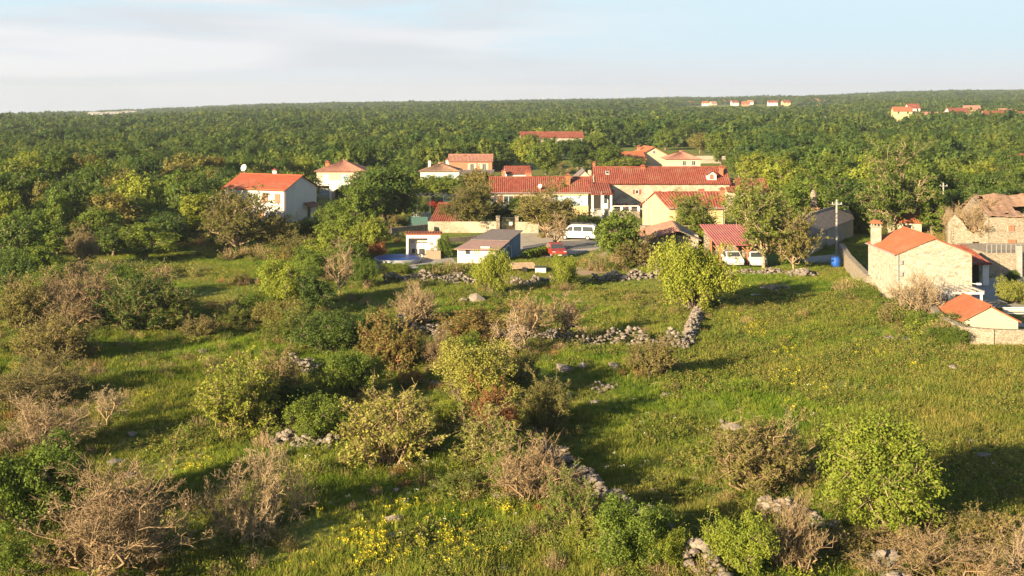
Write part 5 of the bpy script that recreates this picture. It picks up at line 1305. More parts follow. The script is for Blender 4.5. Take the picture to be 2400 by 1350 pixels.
# 4 terracotta
h = house('terracotta_house', 'terracotta coloured house with low red roof and pale shutters', rect(1052, 256, 9.6, 7, 0), 4.6, 5.8, 'x', 'terracotta', 'tile_pink', 0.4, 0.25, 0.3, 0.05)
for u in (4.7, 7.4): window(h, h['front'], u, 2.5, 0.9, 1.45, 'cream', True)
window(h, h['front'], 6.5, 3.6, 0.5, 0.4, None, True, 'glass', 'frame', False)
chim(h, 1049, 257, 372, 392, 8, 'white'); chim(h, 1090, 259, 362, 372, 5, 'terracotta')
f = Face((X_(1080, 246), 246), (X_(1158, 246), 246))
w4 = house('garage', 'grey plastered garage with arched door below the terracotta house', rect(1080, 246, 7.0, 6, 0), 2.3, 2.9, 'x', 'grey_plaster', 'felt', 0.2, 0.1, 0.4, 0.01, cat='garage')
mb = MB(); f = w4['front']; k = [f.p(3.4 + 1.3 * math.cos(math.pi * i / 8), 1.0 + 0.8 * math.sin(math.pi * i / 8), 0.03) for i in range(9)]
mb.quad(*([f.p(4.7, 0, 0.03)] + k + [f.p(2.1, 0, 0.03)])); mb.build('door', M['dark'], w4['root'])
# 5 small house behind the chimney
h = house('cottage', 'small white cottage with red roof showing behind the long house', rect(1188, 215, 4.6, 5, 8), 4.4, 5.5, 'x', 'white', 'tile_red', 0.3, 0.2)
chim(h, 1180, 214, 398, 420, 8)

# 6 long house, left wing
h = house('long_house_wing', 'cream left wing of the long house with red tiled roof and sun room', rect(1150, 180, 15.9, 7.5, 0), 3.75, 5.75, 'x', 'cream', 'tile_red', 0.45, 0.3, 0.32, 0.07)
f = h['front']
window(h, f, 2.0, 1.6, 1.6, 1.5, 'shutter', True); window(h, f, 6.3, 1.6, 1.1, 1.4, 'shutter', True)
mb = MB(); f.box(mb, 9.3, 15.2, -0.2, 1.55, 0.0, 0.9); mb.build('sun_room_base', M['yellow'], h['root'])
for i in range(4): window(h, Face(f.p(9.3, 0, 0.6)[:2], f.p(15.2, 0, 0.6)[:2]), 0.05 + 1.46 * i, 1.6, 1.4, 1.6, None, True, 'glass_blue', 'frame')
mb = MB(); f.box(mb, 9.3, 15.2, 3.2, 3.4, 0.0, 0.75); f.box(mb, 9.3, 15.2, 1.55, 1.6, 0.0, 0.75); mb.build('sun_room_frame', M['yellow'], h['root'])
gutter(h, f, 3.55, -0.2, 15.9, 0.5)
chim(h, 1238, 184.5, 399, 420, 12); chim(h, 1331, 182, 407, 432, 10)
dish(h, X_(1266, 180.5), 180.2, Z_(437, 180), 0.36)
# 7 long house, main part
hm_ = h = house('long_house', 'long pale stone house with bright red tiled roof in the village centre', rect(1397, 183, 21.2, 8.5, 0), 4.95, 7.15, 'x', 'stone_patch', 'tile_red', 0.4, 0.25, 0.32, 0.07)
f = h['front']
for u, z, w_, hh, so in ((2.2, 3.2, 0.6, 0.65, False), (6.2, 3.1, 0.6, 0.7, True), (1.4, 0.9, 0.9, 0.9, True), (3.6, 0.9, 0.9, 0.8, True), (10.4, 2.4, 0.9, 1.2, True), (16.2, 3.6, 0.9, 0.35, False), (13.4, 1.9, 0.7, 0.9, False)):
    window(h, f, u, z, w_, hh, 'shutter_red', so)
chim(h, 1507, 187, 386, 399, 9); chim(h, 1690, 185, 388, 421, 9); chim(h, 1392, 190, 378, 396, 5)
sl = (7.15 - 4.95) / 4.25
def on_roof(u, s): return f.p(u, 4.95 + sl * s + 0.10, -s)
mb = MB(); a = on_roof(1.7, 2.0); b = on_roof(2.3, 2.0); c = on_roof(2.3, 2.8); d = on_roof(1.7, 2.8)
mb.hexa([a, b, c, d], [(q[0], q[1], q[2] + 0.07) for q in (a, b, c, d)]); sk = mb.build('skylight', M['frame'], h['roof'])
q = [Vector(x_) for x_ in (a, b, c, d)]; cc = sum(q, Vector()) / 4
ps = [cc + (x_ - cc) * 0.78 + Vector((0, 0, 0.073)) for x_ in q]; mb = MB(); mb.quad(*ps); mb.build('skylight_pane', M['glass'], h['roof'])
# dormer
xd = X_(1668, 183.6); mb = MB()
mb.box(xd - 0.75, xd + 0.75, 183.6, 186.0, 5.0, 6.15)
mb.hexa([(xd - 0.75, 183.6, 6.15), (xd + 0.75, 183.6, 6.15), (xd, 183.6, 6.7)], [(xd - 0.75, 186, 6.15), (xd + 0.75, 186, 6.15), (xd, 186, 6.7)])
do = mb.build('dormer', M['white'], h['roof'])
mb = MB(); 
for s in (-1, 1): mb.hexa([(xd, 183.35, 6.72), (xd + s * 1.0, 183.35, 6.05), (xd + s * 1.0, 186.3, 6.05), (xd, 186.6, 6.72)], [(xd, 183.35, 6.82), (xd + s * 1.0, 183.35, 6.15), (xd + s * 1.0, 186.3, 6.15), (xd, 186.6, 6.82)])
mb.build('dormer_roof', M['tile_red'], h['roof'])
mb = MB(); mb.quad(*[(xd + 0.32 * math.cos(math.pi * i / 8), 183.57, 5.95 + 0.3 * math.sin(math.pi * i / 8)) for i in range(9)] + [(xd - 0.32, 183.57, 5.4), (xd + 0.32, 183.57, 5.4)]); mb.build('dormer_window', M['shutter'], h['roof'])
# porch with steps and terrace balustrade before it
px0, px1 = X_(1386, 177), X_(1434, 177)
pr = thing('porch', 'white columned entrance porch with small red tiled roof and steps', 'porch', (px0, 177, 0))
mb = MB(); roof_patch(mb, (px0 - 0.1, 176.4, 3.6), (px1 + 0.1, 176.4, 3.6), (px0 - 0.1, 183.2, 4.95), (px1 + 0.1, 183.2, 4.95), 0.32, 0.07); mb.build('roof', M['tile_red'], pr)
for xx in (px0 + 0.15, px0 + 1.75, px1 - 0.15):
    mb = MB(); mb.box(xx - 0.15, xx + 0.15, 176.6, 176.9, -0.1, 3.62); mb.build('column', M['white'], pr)
mb = MB(); mb.box(px0, px1, 177.4, 182.97, -0.1, 1.1); mb.build('platform', M['concrete'], pr)
mb = MB(); mb.box(px0 + 0.3, px1 - 0.3, 180.2, 180.4, 1.1, 3.9); mb.build('back_wall', M['white'], pr)
mb = MB(); mb.box(px0 + 0.5, px0 + 1.6, 180.1, 180.19, 1.1, 3.2); mb.build('door', M['dark'], pr)
mb = MB(); mb.box(px0 + 2.0, px0 + 2.6, 180.1, 180.19, 1.9, 3.0); mb.build('window', M['glass'], pr)
for i in range(6):
    mb = MB(); mb.box(px0 + 0.5, px0 + 1.6, 175.6 + 0.3 * i, 177.4, -0.1 if i == 0 else 0.183 * i - 0.002, 0.183 * (i + 1)); mb.build('step', M['concrete'], pr)
tx0, tx1 = X_(1434, 176.5), X_(1500, 176.5)
te = thing('terrace', 'raised terrace with white balustrade before the long house', 'terrace', (tx0, 176.5, 0))
mb = MB(); mb.box(tx0 + 0.05, tx1, 176.5, 182.97, -0.1, 1.0); mb.build('platform', M['stone_old'], te)
rail(te, (tx0 + 0.2, 176.65, 0), (tx1 - 0.2, 176.65, 0), 1.0, 0.85, 3, M['white'], 0.17, 'balustrade', 0.12)
# dark left gable of the long house
h = house('barn', 'barn with dark grey roof behind the left wing of the long house', rect(1340, 192, 4.2, 7, 0), 4.4, 6.3, 'y', 'cream', 'felt', 0.2, 0.15, 0.4, 0.02, cat='barn')
chimney(h, h['c'][0].x + 3.0, 192.3, 5.0, 6.0, 0.5, 0.5, 'cream')
# 8 right wing
h = house('right_wing', 'lower right wing of the long house with red tiles and stone wall', rect(1706, 182, 6.4, 7, 0), 3.75, 5.35, 'x', 'stone_patch', 'tile_red', 0.35, 0.2, 0.32, 0.07)
window(h, h['front'], 1.3, 1.5, 0.8, 1.0, 'shutter', False); window(h, h['front'], 4.0, 1.5, 0.8, 1.1, 'shutter', False)
# 9 yellow house (skewed plan)
a = W(1567, 553); b = W(1698, 553)
h = house('yellow_house', 'yellow plastered house with red roof and a blank sunlit gable', [(a.x, a.y), (b.x, b.y), (b.x + 0.6, b.y + 6.0), (X_(1506, 157.5), 157.5)], 3.85, 5.6, 'x', 'yellow', 'tile_red', 0.4, 0.2, 0.32, 0.07)
f = h['front']
door(h, f, 3.9, 0, 0.95, 2.1); window(h, f, 1.6, 1.2, 0.8, 1.1, 'shutter', True)
pipe(h, f, 7.2, 0, 3.8); gutter(h, f, 3.72, -0.2, 7.5, 0.42)
pipe(h, h['left'], 1.2, 0, 4.6)
chim(h, 1693, 154.3, 440, 476, 11)
# 10, 11 houses behind
h = house('orange_roof_house', 'house with broad orange roof and small gable window behind the long house', rect(1500, 305, 7.5, 9, 10), 3.6, 5.6, 'y', 'cream', 'tile_orange', 0.6, 0.4, 0.3, 0.04)
window(h, h['right'], 3.4, 3.9, 0.8, 0.7)
chim(h, 1449, 306, 354, 378, 7); chim(h, 1497, 311, 341, 352, 7)
h2 = house('lean_wing', 'low orange roofed wing to the left of the gabled orange house', rect(1452, 300, 7, 7, 8), 2.6, 4.4, 'x', 'cream', 'tile_orange', 0.4, 0.3)
h = house('beige_hipped_house', 'beige house with pink hipped roof and two white windows', rect(1562, 292, 8.6, 8, 0), 3.3, 5.0, 'x', 'cream', 'tile_pink', 0.5, 0.2, 0.3, 0.05, 0.6)
for u in (4.0, 6.4): window(h, h['front'], u, 1.4, 1.0, 1.3, None)
# 12 far farmhouse
h = house('far_farmhouse', 'long pale farmhouse with red roof among trees behind the village', rect(1222, 405, 22, 8, 4), 5.0, 6.8, 'x', 'stone', 'tile_red', 0.4, 0.3, 0.35, 0.05)
for u in (3, 8, 13, 18): window(h, h['front'], u, 2.6, 1.1, 1.4)
h = house('far_barn', 'lower barn with red roof joined to the far farmhouse', rect(1213, 396, 8, 7, 0), 2.9, 4.2, 'x', 'stone_old', 'tile_brown', 0.3, 0.2, 0.35, 0.05, cat='barn')
# field terrace walls behind
for k_, (x0, x1, Y, hh, lb) in enumerate(((1460, 1700, 345, 1.2, 'upper'), (1500, 1690, 325, 1.0, 'lower'))):
    mb = MB(); mb.obox((X_(x0, Y), Y), (X_(x1, Y + 4), Y + 4), 0.6, -0.3, hh)
    tag(mb.build('terrace_wall', M['stone']), '%s pale stone terrace wall behind the orange roofed house' % lb, 'wall')
mb = MB(); mb.obox((X_(2180, 285), 285), (X_(2330, 290), 290), 0.6, -0.3, 1.7); tag(mb.build('field_wall', M['stone']), 'long pale field wall under the trees on the right', 'wall')

# 14 blue shed
Y = 127.5
x0, x1, x2 = X_(1072, Y), X_(1163, Y - 0.5), X_(1219, 134.5)
rt = thing('shed', 'shed with blue boarded side, brown felt roof and white arch ornament', 'shed', (x0, Y, 0))
FLp, FRp, BRp, BLp = Vector((x0, Y, 0)), Vector((x1, Y - 0.5, 0)), Vector((x2, 134.5, 0)), Vector((X_(1160, 136), 136, 0))
ze, zr = 1.55, 2.5
P = lambda v, z: (v.x, v.y, z)
mb = MB(); mb.hexa([P(v, -0.1) for v in (FLp, FRp, BRp, BLp)], [P(FLp, ze), P(FRp, ze), P(BRp, ze + 0.95), P(BLp, ze + 0.95)]); mb.build('wall', M['white'], rt)
f = Face(FRp, BRp)
nb = 26
for i in range(nb):
    u0, u1 = f.len * i / nb, f.len * (i + 1) / nb - 0.025
    zt = ze + 0.95 * (i + 0.5) / nb - 0.05
    mb = MB(); f.box(mb, u0, u1, -0.05, zt, 0.0, 0.045 + 0.012 * (i % 2)); mb.build('board', M['blue_wood'], rt)
mb = MB()
mid = 0.42
for (A, B, Cc, D, z0_, z1_) in ((FLp, FRp, FRp.lerp(BRp, mid), FLp.lerp(BLp, mid), ze, ze + 0.95 * mid),):
    q = [P(A + Vector((-0.35, -0.5, 0)), z0_ - 0.02), P(B + Vector((0.35, -0.5, 0)), z0_ - 0.02), P(Cc + Vector((0.35, 0, 0)), z1_ + 0.06), P(D + Vector((-0.35, 0, 0)), z1_ + 0.06)]
    mb.hexa(q, [(v[0], v[1], v[2] + 0.09) for v in q])
mb.build('roof', M['felt_pink'], rt)
mb = MB(); A, B, Cc, D = FLp.lerp(BLp, mid), FRp.lerp(BRp, mid), BRp, BLp
q = [P(A + Vector((-0.35, -0.25, 0)), ze + 0.95 * mid + 0.16), P(B + Vector((0.35, -0.25, 0)), ze + 0.95 * mid + 0.16), P(Cc + Vector((0.35, 0.4, 0)), zr + 0.2), P(D + Vector((-0.35, 0.4, 0)), zr + 0.2)]
mb.hexa(q, [(v[0], v[1], v[2] + 0.09) for v in q]); mb.build('upper_roof', M['felt'], rt)
mb = MB(); um = f.len * 0.42; pts = [(um - 1.3, 0.1), (um - 1.25, 0.8), (um - 0.9, 1.3), (um, 1.65), (um + 0.9, 1.3), (um + 1.25, 0.8), (um + 1.3, 0.1)]
for (a0, b0), (a1, b1) in zip(pts, pts[1:]): mb.tube(f.p(a0, b0, 0.14), f.p(a1, b1, 0.14), 0.07, 0.07, 6)
mb.build('arch_ornament', M['frame'], rt)
f2 = Face(FLp, FRp); mb = MB(); f2.box(mb, 0.9, 1.4, 1.0, 1.45, 0.0, 0.03); mb.build('window', M['glass'], rt)
mb = MB(); f2.box(mb, 2.6, 3.6, 0, 1.85, 0.0, 0.05); mb.build('door', M['frame'], rt)

# 15 pool hut
Y = 131.5; xa, xb = X_(952, Y), X_(1032, Y)
rt = thing('pool_hut', 'small white open fronted pool hut with tiled eaves', 'hut', (xa, Y, 0))
mb = MB(); mb.box(xa, xa + 0.25, Y, Y + 1.1, -0.1, 2.75); mb.build('side_wall', M['white'], rt)
mb = MB(); mb.box(xb - 0.25, xb, Y, Y + 1.1, -0.1, 2.75); mb.build('side_wall', M['white'], rt)
mb = MB(); mb.box(xa + 0.252, xb - 0.252, Y + 0.95, Y + 1.1, -0.1, 2.75); mb.build('back_wall', M['white'], rt)
mb = MB(); mb.box(xa + 0.252, xb - 0.252, Y, Y + 0.25, 2.25, 2.75); mb.box(xa + 2.45, xb - 0.252, Y + 0.01, Y + 0.2, -0.1, 2.248); mb.build('front_wall', M['white'], rt)
mb = MB(); roof_patch(mb, (xa - 0.15, Y - 0.25, 2.8), (xb + 0.15, Y - 0.25, 2.8), (xa - 0.15, Y + 1.3, 2.86), (xb + 0.15, Y + 1.3, 2.86), 0.28, 0.07); mb.build('roof', M['tile_orange'], rt)
mb = MB(); mb.box(xa + 0.5, xb - 1.6, Y + 0.7, Y + 0.948, 1.7, 1.75); mb.build('shelf', M['wood_old'], rt)
mb = MB(); mb.box(xa + 0.9, xa + 1.9, Y + 0.9, Y + 0.946, 0, 1.5); mb.build('door', M['frame'], rt)
for i, (u, z) in enumerate(((2.7, 1.5), (3.1, 1.1), (2.75, 0.9))):
    mb = MB(); mb.box(xa + u, xa + u + 0.35, Y - 0.05, Y + 0.008, z, z + 0.28); mb.build('picture', M['wood_old'], rt)
for i, (u, z, w_) in enumerate(((0.6, 0.0, 0.5), (1.4, 0.0, 0.45))):
    c0 = thing('garden_chair', ('dark garden chair on the left inside the pool hut', 'dark garden chair in the middle of the pool hut')[i], 'chair', (xa + u, Y + 0.3, 0), 'pool hut chairs')
    for m_, bx in (('seat', (0, 0.5, 0, 0.5, 0.4, 0.46)), ('backrest', (0, 0.5, 0.46, 0.52, 0.46, 0.95))):
        mb = MB(); mb.box(xa + u + bx[0], xa + u + bx[1], Y + 0.3 + bx[2], Y + 0.3 + bx[3], bx[4], bx[5]); mb.build(m_, M['metal_dark'], c0)
    for lx in (0.03, 0.47):
        for ly in (0.03, 0.47):
            mb = MB(); mb.tube((xa + u + lx, Y + 0.3 + ly, 0.02), (xa + u + lx, Y + 0.3 + ly, 0.4), 0.025, 0.025, 5); mb.build('leg', M['metal_dark'], c0)
mb = MB(); mb.box(xa + 2.3, xb + 0.1, Y - 1.0, Y - 0.4, 0.02, 0.95); tag(mb.build('counter', M['wood_old']), 'timber bar counter before the pool hut', 'counter')
# 16 round pool
c = W(932, 615); rr_ = 2.6; n = 28
rt = thing('swimming_pool', 'round above ground pool under a bright blue cover', 'pool', (c.x, c.y, 0))
mb = MB(); ring = lambda q, z: [(c.x + q * math.cos(6.2832 * i / n), c.y + q * math.sin(6.2832 * i / n), z) for i in range(n)]
mb.hexa(ring(rr_, 0), ring(rr_, 0.55)); mb.build('rim', M['metal'], rt, True)
mb = MB(); mb.hexa(ring(rr_ - 0.12, 0.552), ring(rr_ - 0.5, 0.64)); mb.build('cover', M['pool_blue'], rt)
# low outbuilding with bright red roof, balustrade, pergola, fence
h = house('outbuilding', 'low outbuilding with steep bright red tiled roof beside the crimson bush', [(X_(1006, 157), 157), (X_(1078, 157), 157), (X_(1088, 163), 163.5), (X_(1030, 163), 163.5)], 1.3, 3.4, 'x', 'stone_old', 'tile_red', 0.15, 0.1, 0.3, 0.06, ridge_shift=0.45)
a = (X_(968, 172), 172); b = (X_(1008, 172), 172)
mb = MB(); mb.obox(a, b, 0.5, -0.1, 0.45); rt = mb.build('balustrade_wall', M['white']); tag(rt, 'white baluster railing beside the broad dark tree', 'balustrade')
rail(rt, (a[0], a[1], 0), (b[0], b[1], 0), 0.452, 0.8, 9, M['white'], 0.08, 'balustrade', 0.1)
pg = thing('pergola', 'dark timber pergola behind the white baluster railing', 'pergola', (X_(975, 178), 178, 0))
for i, xx in enumerate((978, 1008, 1040)):
    for Y in (178, 182):
        mb = MB(); mb.box(X_(xx, Y) - 0.07, X_(xx, Y) + 0.07, Y - 0.07, Y + 0.07, 0, 3.2); mb.build('post', M['metal_dark'], pg)
for i in range(7):
    xx = X_(972, 180) + i * (X_(1045, 180) - X_(972, 180)) / 6; mb = MB(); mb.box(xx - 0.04, xx + 0.04, 177.4, 182.6, 3.32, 3.44); mb.build('rafter', M['metal_dark'], pg)
for Y in (178, 182): mb = MB(); mb.box(X_(970, Y), X_(1046, Y), Y - 0.06, Y + 0.06, 3.202, 3.318); mb.build('beam', M['metal_dark'], pg)
lt = thing('lattice_screen', 'white lattice screen right of the pergola', 'screen', (X_(1040, 176), 176, 0))
xa, xb = X_(1040, 176), X_(1086, 176)
for i in range(12):
    xx = xa + (xb - xa) * i / 11; mb = MB(); mb.box(xx - 0.035, xx + 0.035, 176, 176.04, 0, 3.6); mb.build('slat', M['frame'], lt)
for z in (0.3, 1.5, 2.6, 3.5): mb = MB(); mb.box(xa, xb, 176.042, 176.08, z, z + 0.07); mb.build('crossbar', M['frame'], lt)
mb = MB(); mb.obox((X_(958, 160), 160), (X_(1003, 159), 159), 0.08, 0, 1.9); tag(mb.build('screen_fence', M['screen']), 'dark green screen fence below the baluster railing', 'fence')
# courtyard walls and gate
def wallrun(label, pts, hh, th, m, name='garden_wall', cat='wall'):
    mb = MB()
    for a, b in zip(pts, pts[1:]):
        mb.obox((a.x, a.y), (b.x, b.y), th, -0.3, hh)
    return tag(mb.build(name, M[m]), label, cat)
wallrun('rough stone garden wall between the outbuilding and the pool hut', [W(915, 558), W(1000, 548)], 1.3, 0.5, 'stone_old')
wallrun('pale garden wall left of the iron gate', [W(1003, 545), W(1170, 545)], 1.5, 0.45, 'stone_patch')
wallrun('pale garden wall right of the iron gate', [W(1208, 546), W(1262, 546)], 1.5, 0.45, 'stone_patch')
wallrun('low overgrown garden wall behind the blue shed', [W(1045, 570), W(1130, 562)], 0.6, 0.5, 'stone_old')
a, b = W(1172, 545), W(1206, 545)
gt = thing('gate', 'dark iron gate with white sign in the garden wall', 'gate', (a.x, a.y, 0))
for i in range(13):
    xx = a.x + (b.x - a.x) * i / 12; mb = MB(); mb.box(xx - 0.02, xx + 0.02, a.y - 0.02, a.y + 0.02, 0.05, 2.1); mb.build('bar', M['metal_dark'], gt)
for z in (0.15, 1.1, 2.0): mb = MB(); mb.box(a.x, b.x, a.y + 0.022, a.y + 0.06, z, z + 0.06); mb.build('crossbar', M['metal_dark'], gt)
mb = MB(); mb.box(b.x - 0.75, b.x - 0.3, a.y - 0.06, a.y - 0.03, 1.0, 1.45); sg = mb.build('sign', M['frame'], gt)
mb = MB()
for z in (1.15, 1.27): mb.box(b.x - 0.66, b.x - 0.39, a.y - 0.068, a.y - 0.061, z, z + 0.05)
mb.build('sign_print', M['metal_dark'], sg)
for xx in (a.x - 0.3, b.x + 0.3):
    mb = MB(); mb.box(xx - 0.25, xx + 0.25, a.y - 0.3, a.y + 0.3, -0.1, 2.2); mb.box(xx - 0.3, xx + 0.3, a.y - 0.35, a.y + 0.35, 2.2, 2.3); mb.build('gate_post', M['stone_old'], gt)

# 20 collapsing barn
Y = 132.0; xa, xb = X_(1482, Y), X_(1640, Y)
rt = thing('stone_barn', 'collapsing stone barn with tilted tile roof and boarded gable', 'barn', (xa, Y, 0))
f = Face((xa, Y), (X_(1585, Y), Y)); 
mb = MB(); mb.box(xa + 0.8, X_(1582, Y), Y, Y + 0.6, -0.2, 1.5); mb.box(X_(1520, Y), X_(1582, Y), Y + 0.02, Y + 0.58, 1.5, 1.9); mb.build('wall', M['stone_old'], rt)
mb = MB(); mb.box(X_(1585, Y), xb, Y + 0.95, Y + 2.1, -0.2, 2.4); mb.build('side_wall', M['stone_patch'], rt)
mb = MB(); mb.box(xa + 0.8, xb, Y + 6, Y + 6.5, -0.2, 3.0); mb.build('back_wall', M['stone_old'], rt)
mb = MB(); roof_patch(mb, (X_(1480, Y), Y - 0.4, 1.75), (X_(1480, Y) + 0.6, Y + 6.6, 2.3), (X_(1590, Y), Y - 0.5, 3.15), (X_(1592, Y), Y + 6.6, 3.55), 0.3, 0.06); mb.build('roof', M['tile_pink'], rt)
mb = MB(); roof_patch(mb, (X_(1645, Y), Y + 0.2, 1.9), (X_(1650, Y), Y + 6.6, 2.3), (X_(1590, Y) + 0.03, Y - 0.5, 3.15), (X_(1592, Y) + 0.03, Y + 6.6, 3.55), 0.3, 0.06); mb.build('rear_roof', M['tile_grey'], rt)
nb = 16
for i in range(nb):
    xx = X_(1525, Y) + (X_(1584, Y) - X_(1525, Y)) * i / nb; zt = 1.75 + (xx - xa) / (X_(1590, Y) - xa) * 1.35 - 0.12
    if zt > 1.95: mb = MB(); mb.box(xx, xx + 0.16, Y + 0.1 + 0.01 * (i % 3), Y + 0.16 + 0.01 * (i % 3), 1.9, zt); mb.build('board', M['wood_old'], rt)
mb = MB(); mb.tube((X_(1583, Y), Y - 0.1, -0.1), (X_(1583, Y), Y - 0.1, 3.0), 0.09, 0.07, 6); mb.build('post', M['wood_old'], rt)
for i, (zz) in enumerate((0.3, 0.8, 1.3, 1.8)): mb = MB(); mb.box(X_(1588, Y), X_(1632, Y), Y + 1.3, Y + 1.48, zz, zz + 0.3); mb.build('plank', M['wood_old'], rt)
dry_wall('stone_heap', 'fallen stones in front of the collapsing stone barn', 'stone heap', [(1500, 622), (1560, 626), (1600, 624)], 1.6, 0.7, 0.34, 26, 70, 30, 0.2)

# 21 carport
Y = 126.0; xa, xb = X_(1672, Y), X_(1818, Y)
rt = thing('carport', 'open timber carport with purple red tile roof', 'carport', (xa, Y, 0))
mb = MB(); roof_patch(mb, (xa + 0.2, Y - 0.8, 2.3), (xb, Y - 0.8, 2.3), (xa - 0.5, Y + 6.2, 3.75), (xb - 0.9, Y + 6.2, 3.75), 0.3, 0.06); mb.build('roof', M['tile_purple'], rt)
for xx in (xa + 0.7, (xa + xb) / 2 + 0.3, xb - 1.2):
    mb = MB(); mb.box(xx - 0.1, xx + 0.1, Y - 0.3, Y - 0.1, -0.1, 2.18); p_ = mb.build('post', M['wood'], rt)
    mb = MB(); mb.box(xx - 0.1, xx + 0.1, Y + 5.5, Y + 5.7, -0.1, 3.4); mb.build('post', M['wood'], rt)
    for s in (-1, 1): mb = MB(); mb.tube((xx, Y - 0.2, 1.4), (xx + s * 0.75, Y - 0.2, 2.14), 0.07, 0.07, 5); mb.build('brace', M['wood'], rt)
mb = MB(); mb.box(xa + 0.2, xb - 0.1, Y - 0.34, Y - 0.16, 2.182, 2.30); mb.build('beam', M['wood'], rt)
mb = MB(); mb.box(xa, xb, Y + 6.0, Y + 6.3, -0.1, 3.4); mb.build('back_wall', M['stone_old'], rt)

# 22 grey barn, bell chimney ruin
a = W(1992, 590)
h = house('grey_barn', 'long low barn with grey lichen covered roof and pale wall', [(X_(1896, 134), 134.0), (X_(2000, 153), 153), (X_(1965, 161), 161), (X_(1855, 142), 142)], 2.35, 4.0, 'x', 'grey_plaster', 'tile_grey', 0.3, 0.2, 0.32, 0.07, cat='barn')
pipe(h, h['front'], 8.0, 0, 2.3)
Y = 150
rt = thing('chimney_stack', 'tall bell shaped stone chimney on a small stone house', 'chimney', (X_(1896, Y), Y, 0))
mb = MB(); mb.box(X_(1880, Y), X_(1918, Y), Y, Y + 4, -0.2, Z_(487, Y)); mb.build('wall', M['stone_old'], rt)
mb = MB(); roof_patch(mb, (X_(1868, Y), Y - 0.3, Z_(488, Y)), (X_(1920, Y), Y - 0.3, Z_(488, Y)), (X_(1868, Y), Y + 4.3, Z_(476, Y)), (X_(1920, Y), Y + 4.3, Z_(476, Y)), 0.3, 0.06); mb.build('roof', M['tile_pink'], rt)
cx = X_(1912, Y); prof = [(0.52, 0), (0.5, 0.9), (0.42, 1.5), (0.25, 1.95), (0.1, 2.1)]; zb = Z_(484, Y); mb = MB(); n = 10
for (r0, z0_), (r1, z1_) in zip(prof, prof[1:]):
    mb.hexa([(cx + r0 * math.cos(6.2832 * i / n), Y + 1.2 + r0 * math.sin(6.2832 * i / n), zb + z0_) for i in range(n)], [(cx + r1 * math.cos(6.2832 * i / n), Y + 1.2 + r1 * math.sin(6.2832 * i / n), zb + z1_) for i in range(n)])
mb.build('stack', M['stone_old'], rt)
mb = MB(); mb.box(cx - 0.15, cx + 0.15, Y + 0.66, Y + 0.8, zb + 0.7, zb + 1.2); mb.build('smoke_opening', M['dark'], rt)

# 25 stone house on the right
h = house('stone_house', 'pale coursed stone house with orange roof at the right meadow edge', rect(2101, 100.0, 6.55, 7.9, 0), 4.72, 6.1, 'y', 'stone', 'tile_orange', 0.22, 0.12, 0.3, 0.03, zb=-0.6)
f = h['right'] if False else Face(h['c'][1], h['c'][2])
fr = Face((X_(2101, 100), 100.0), (X_(2101, 100) + 6.55, 100.0))
lf = Face((X_(2101, 100), 107.9), (X_(2101, 100), 100.0))
pipe(h, fr, 0.12, -0.3, 4.6)
mb = MB(); mb.tube(fr.p(0.0, 4.66, 0.02), fr.p(3.27, 6.02, 0.14), 0.05, 0.05, 5); mb.tube(fr.p(3.27, 6.02, 0.14), fr.p(6.6, 4.66, 0.02), 0.05, 0.05, 5); mb.build('gable_edge', M['tile_orange'], h['root'])
gutter(h, lf, 4.6, -0.1, 8.0, 0.24)
for u, z in ((0.3, 4.1), (0.3, 3.1)): mb = MB(); fr.box(mb, u, u + 0.2, z - 0.35, z, 0, 0.14); mb.build('meter_box', M['metal'], h['root'])
mb = MB(); mb.tube(fr.p(0.0, 3.7, 0.0), fr.p(-0.5, 3.75, 0.1), 0.02, 0.02, 4); mb.tube(fr.p(0.0, 3.3, 0.0), fr.p(-0.6, 3.4, 0.1), 0.02, 0.02, 4); mb.build('wall_bracket', M['metal'], h['root'])
mb = MB(); mb.tube(fr.p(6.56, 2.1, 0), fr.p(6.9, 2.1, 0.4), 0.03, 0.03, 5); fr.box(mb, 6.8, 7.15, 2.05, 2.2, 0.3, 0.55); mb.build('wall_lamp', M['frame'], h['root'])
cx, cy = X_(2053, 106.5), 106.5
chimney(h, cx, cy, 4.6, Z_(532, 106.5), 0.75, 0.75, 'stone'); chimney_cap(h, cx, cy, Z_(532, 106.5), 0.75, 0.75, 'tile_orange')
# gateway roof, ruined farmhouse, terrace
Y = 112.0; xa, xb = X_(2252, Y), X_(2318, Y)
rt = thing('gateway', 'gateway with dark red tile roof beside the stone house', 'gateway', (xa, Y, 0))
mb = MB(); roof_patch(mb, (xa - 0.6, Y - 0.6, Z_(618, Y)), (xb + 0.1, Y - 0.6, Z_(616, Y)), (xa - 1.2, Y + 4.5, Z_(572, Y + 4.5)), (xb - 0.5, Y + 4.5, Z_(575, Y + 4.5)), 0.3, 0.08); mb.build('roof', M['tile_red'], rt)
mb = MB(); mb.box(xb - 0.6, xb, Y, Y + 0.5, -0.1, Z_(620, Y)); mb.build('pillar', M['white'], rt)
mb = MB(); mb.box(xa - 0.6, xb - 0.602, Y + 0.95, Y + 1.1, -0.1, 2.0); mb.build('door', M['dark'], rt)  # near-black panel paints the shade of the open gateway under its roof
Y = 130.0
def ruin_wall(parent, p0, p1, th, heights, m, name='wall'):
    """wall with a broken top edge"""
    f_ = Face(p0, p1); n_ = len(heights) - 1
    for i in range(n_):
        u0, u1 = f_.len * i / n_, f_.len * (i + 1) / n_ - 0.002
        mb_ = MB(); mb_.hexa([f_.p(u0, -0.3, 0), f_.p(u1, -0.3, 0), f_.p(u1, -0.3, -th), f_.p(u0, -0.3, -th)], [f_.p(u0, heights[i], 0), f_.p(u1, heights[i + 1], 0), f_.p(u1, heights[i + 1] - 0.1, -th), f_.p(u0, heights[i] - 0.1, -th)])
        mb_.build(name, m, parent)
    return f_
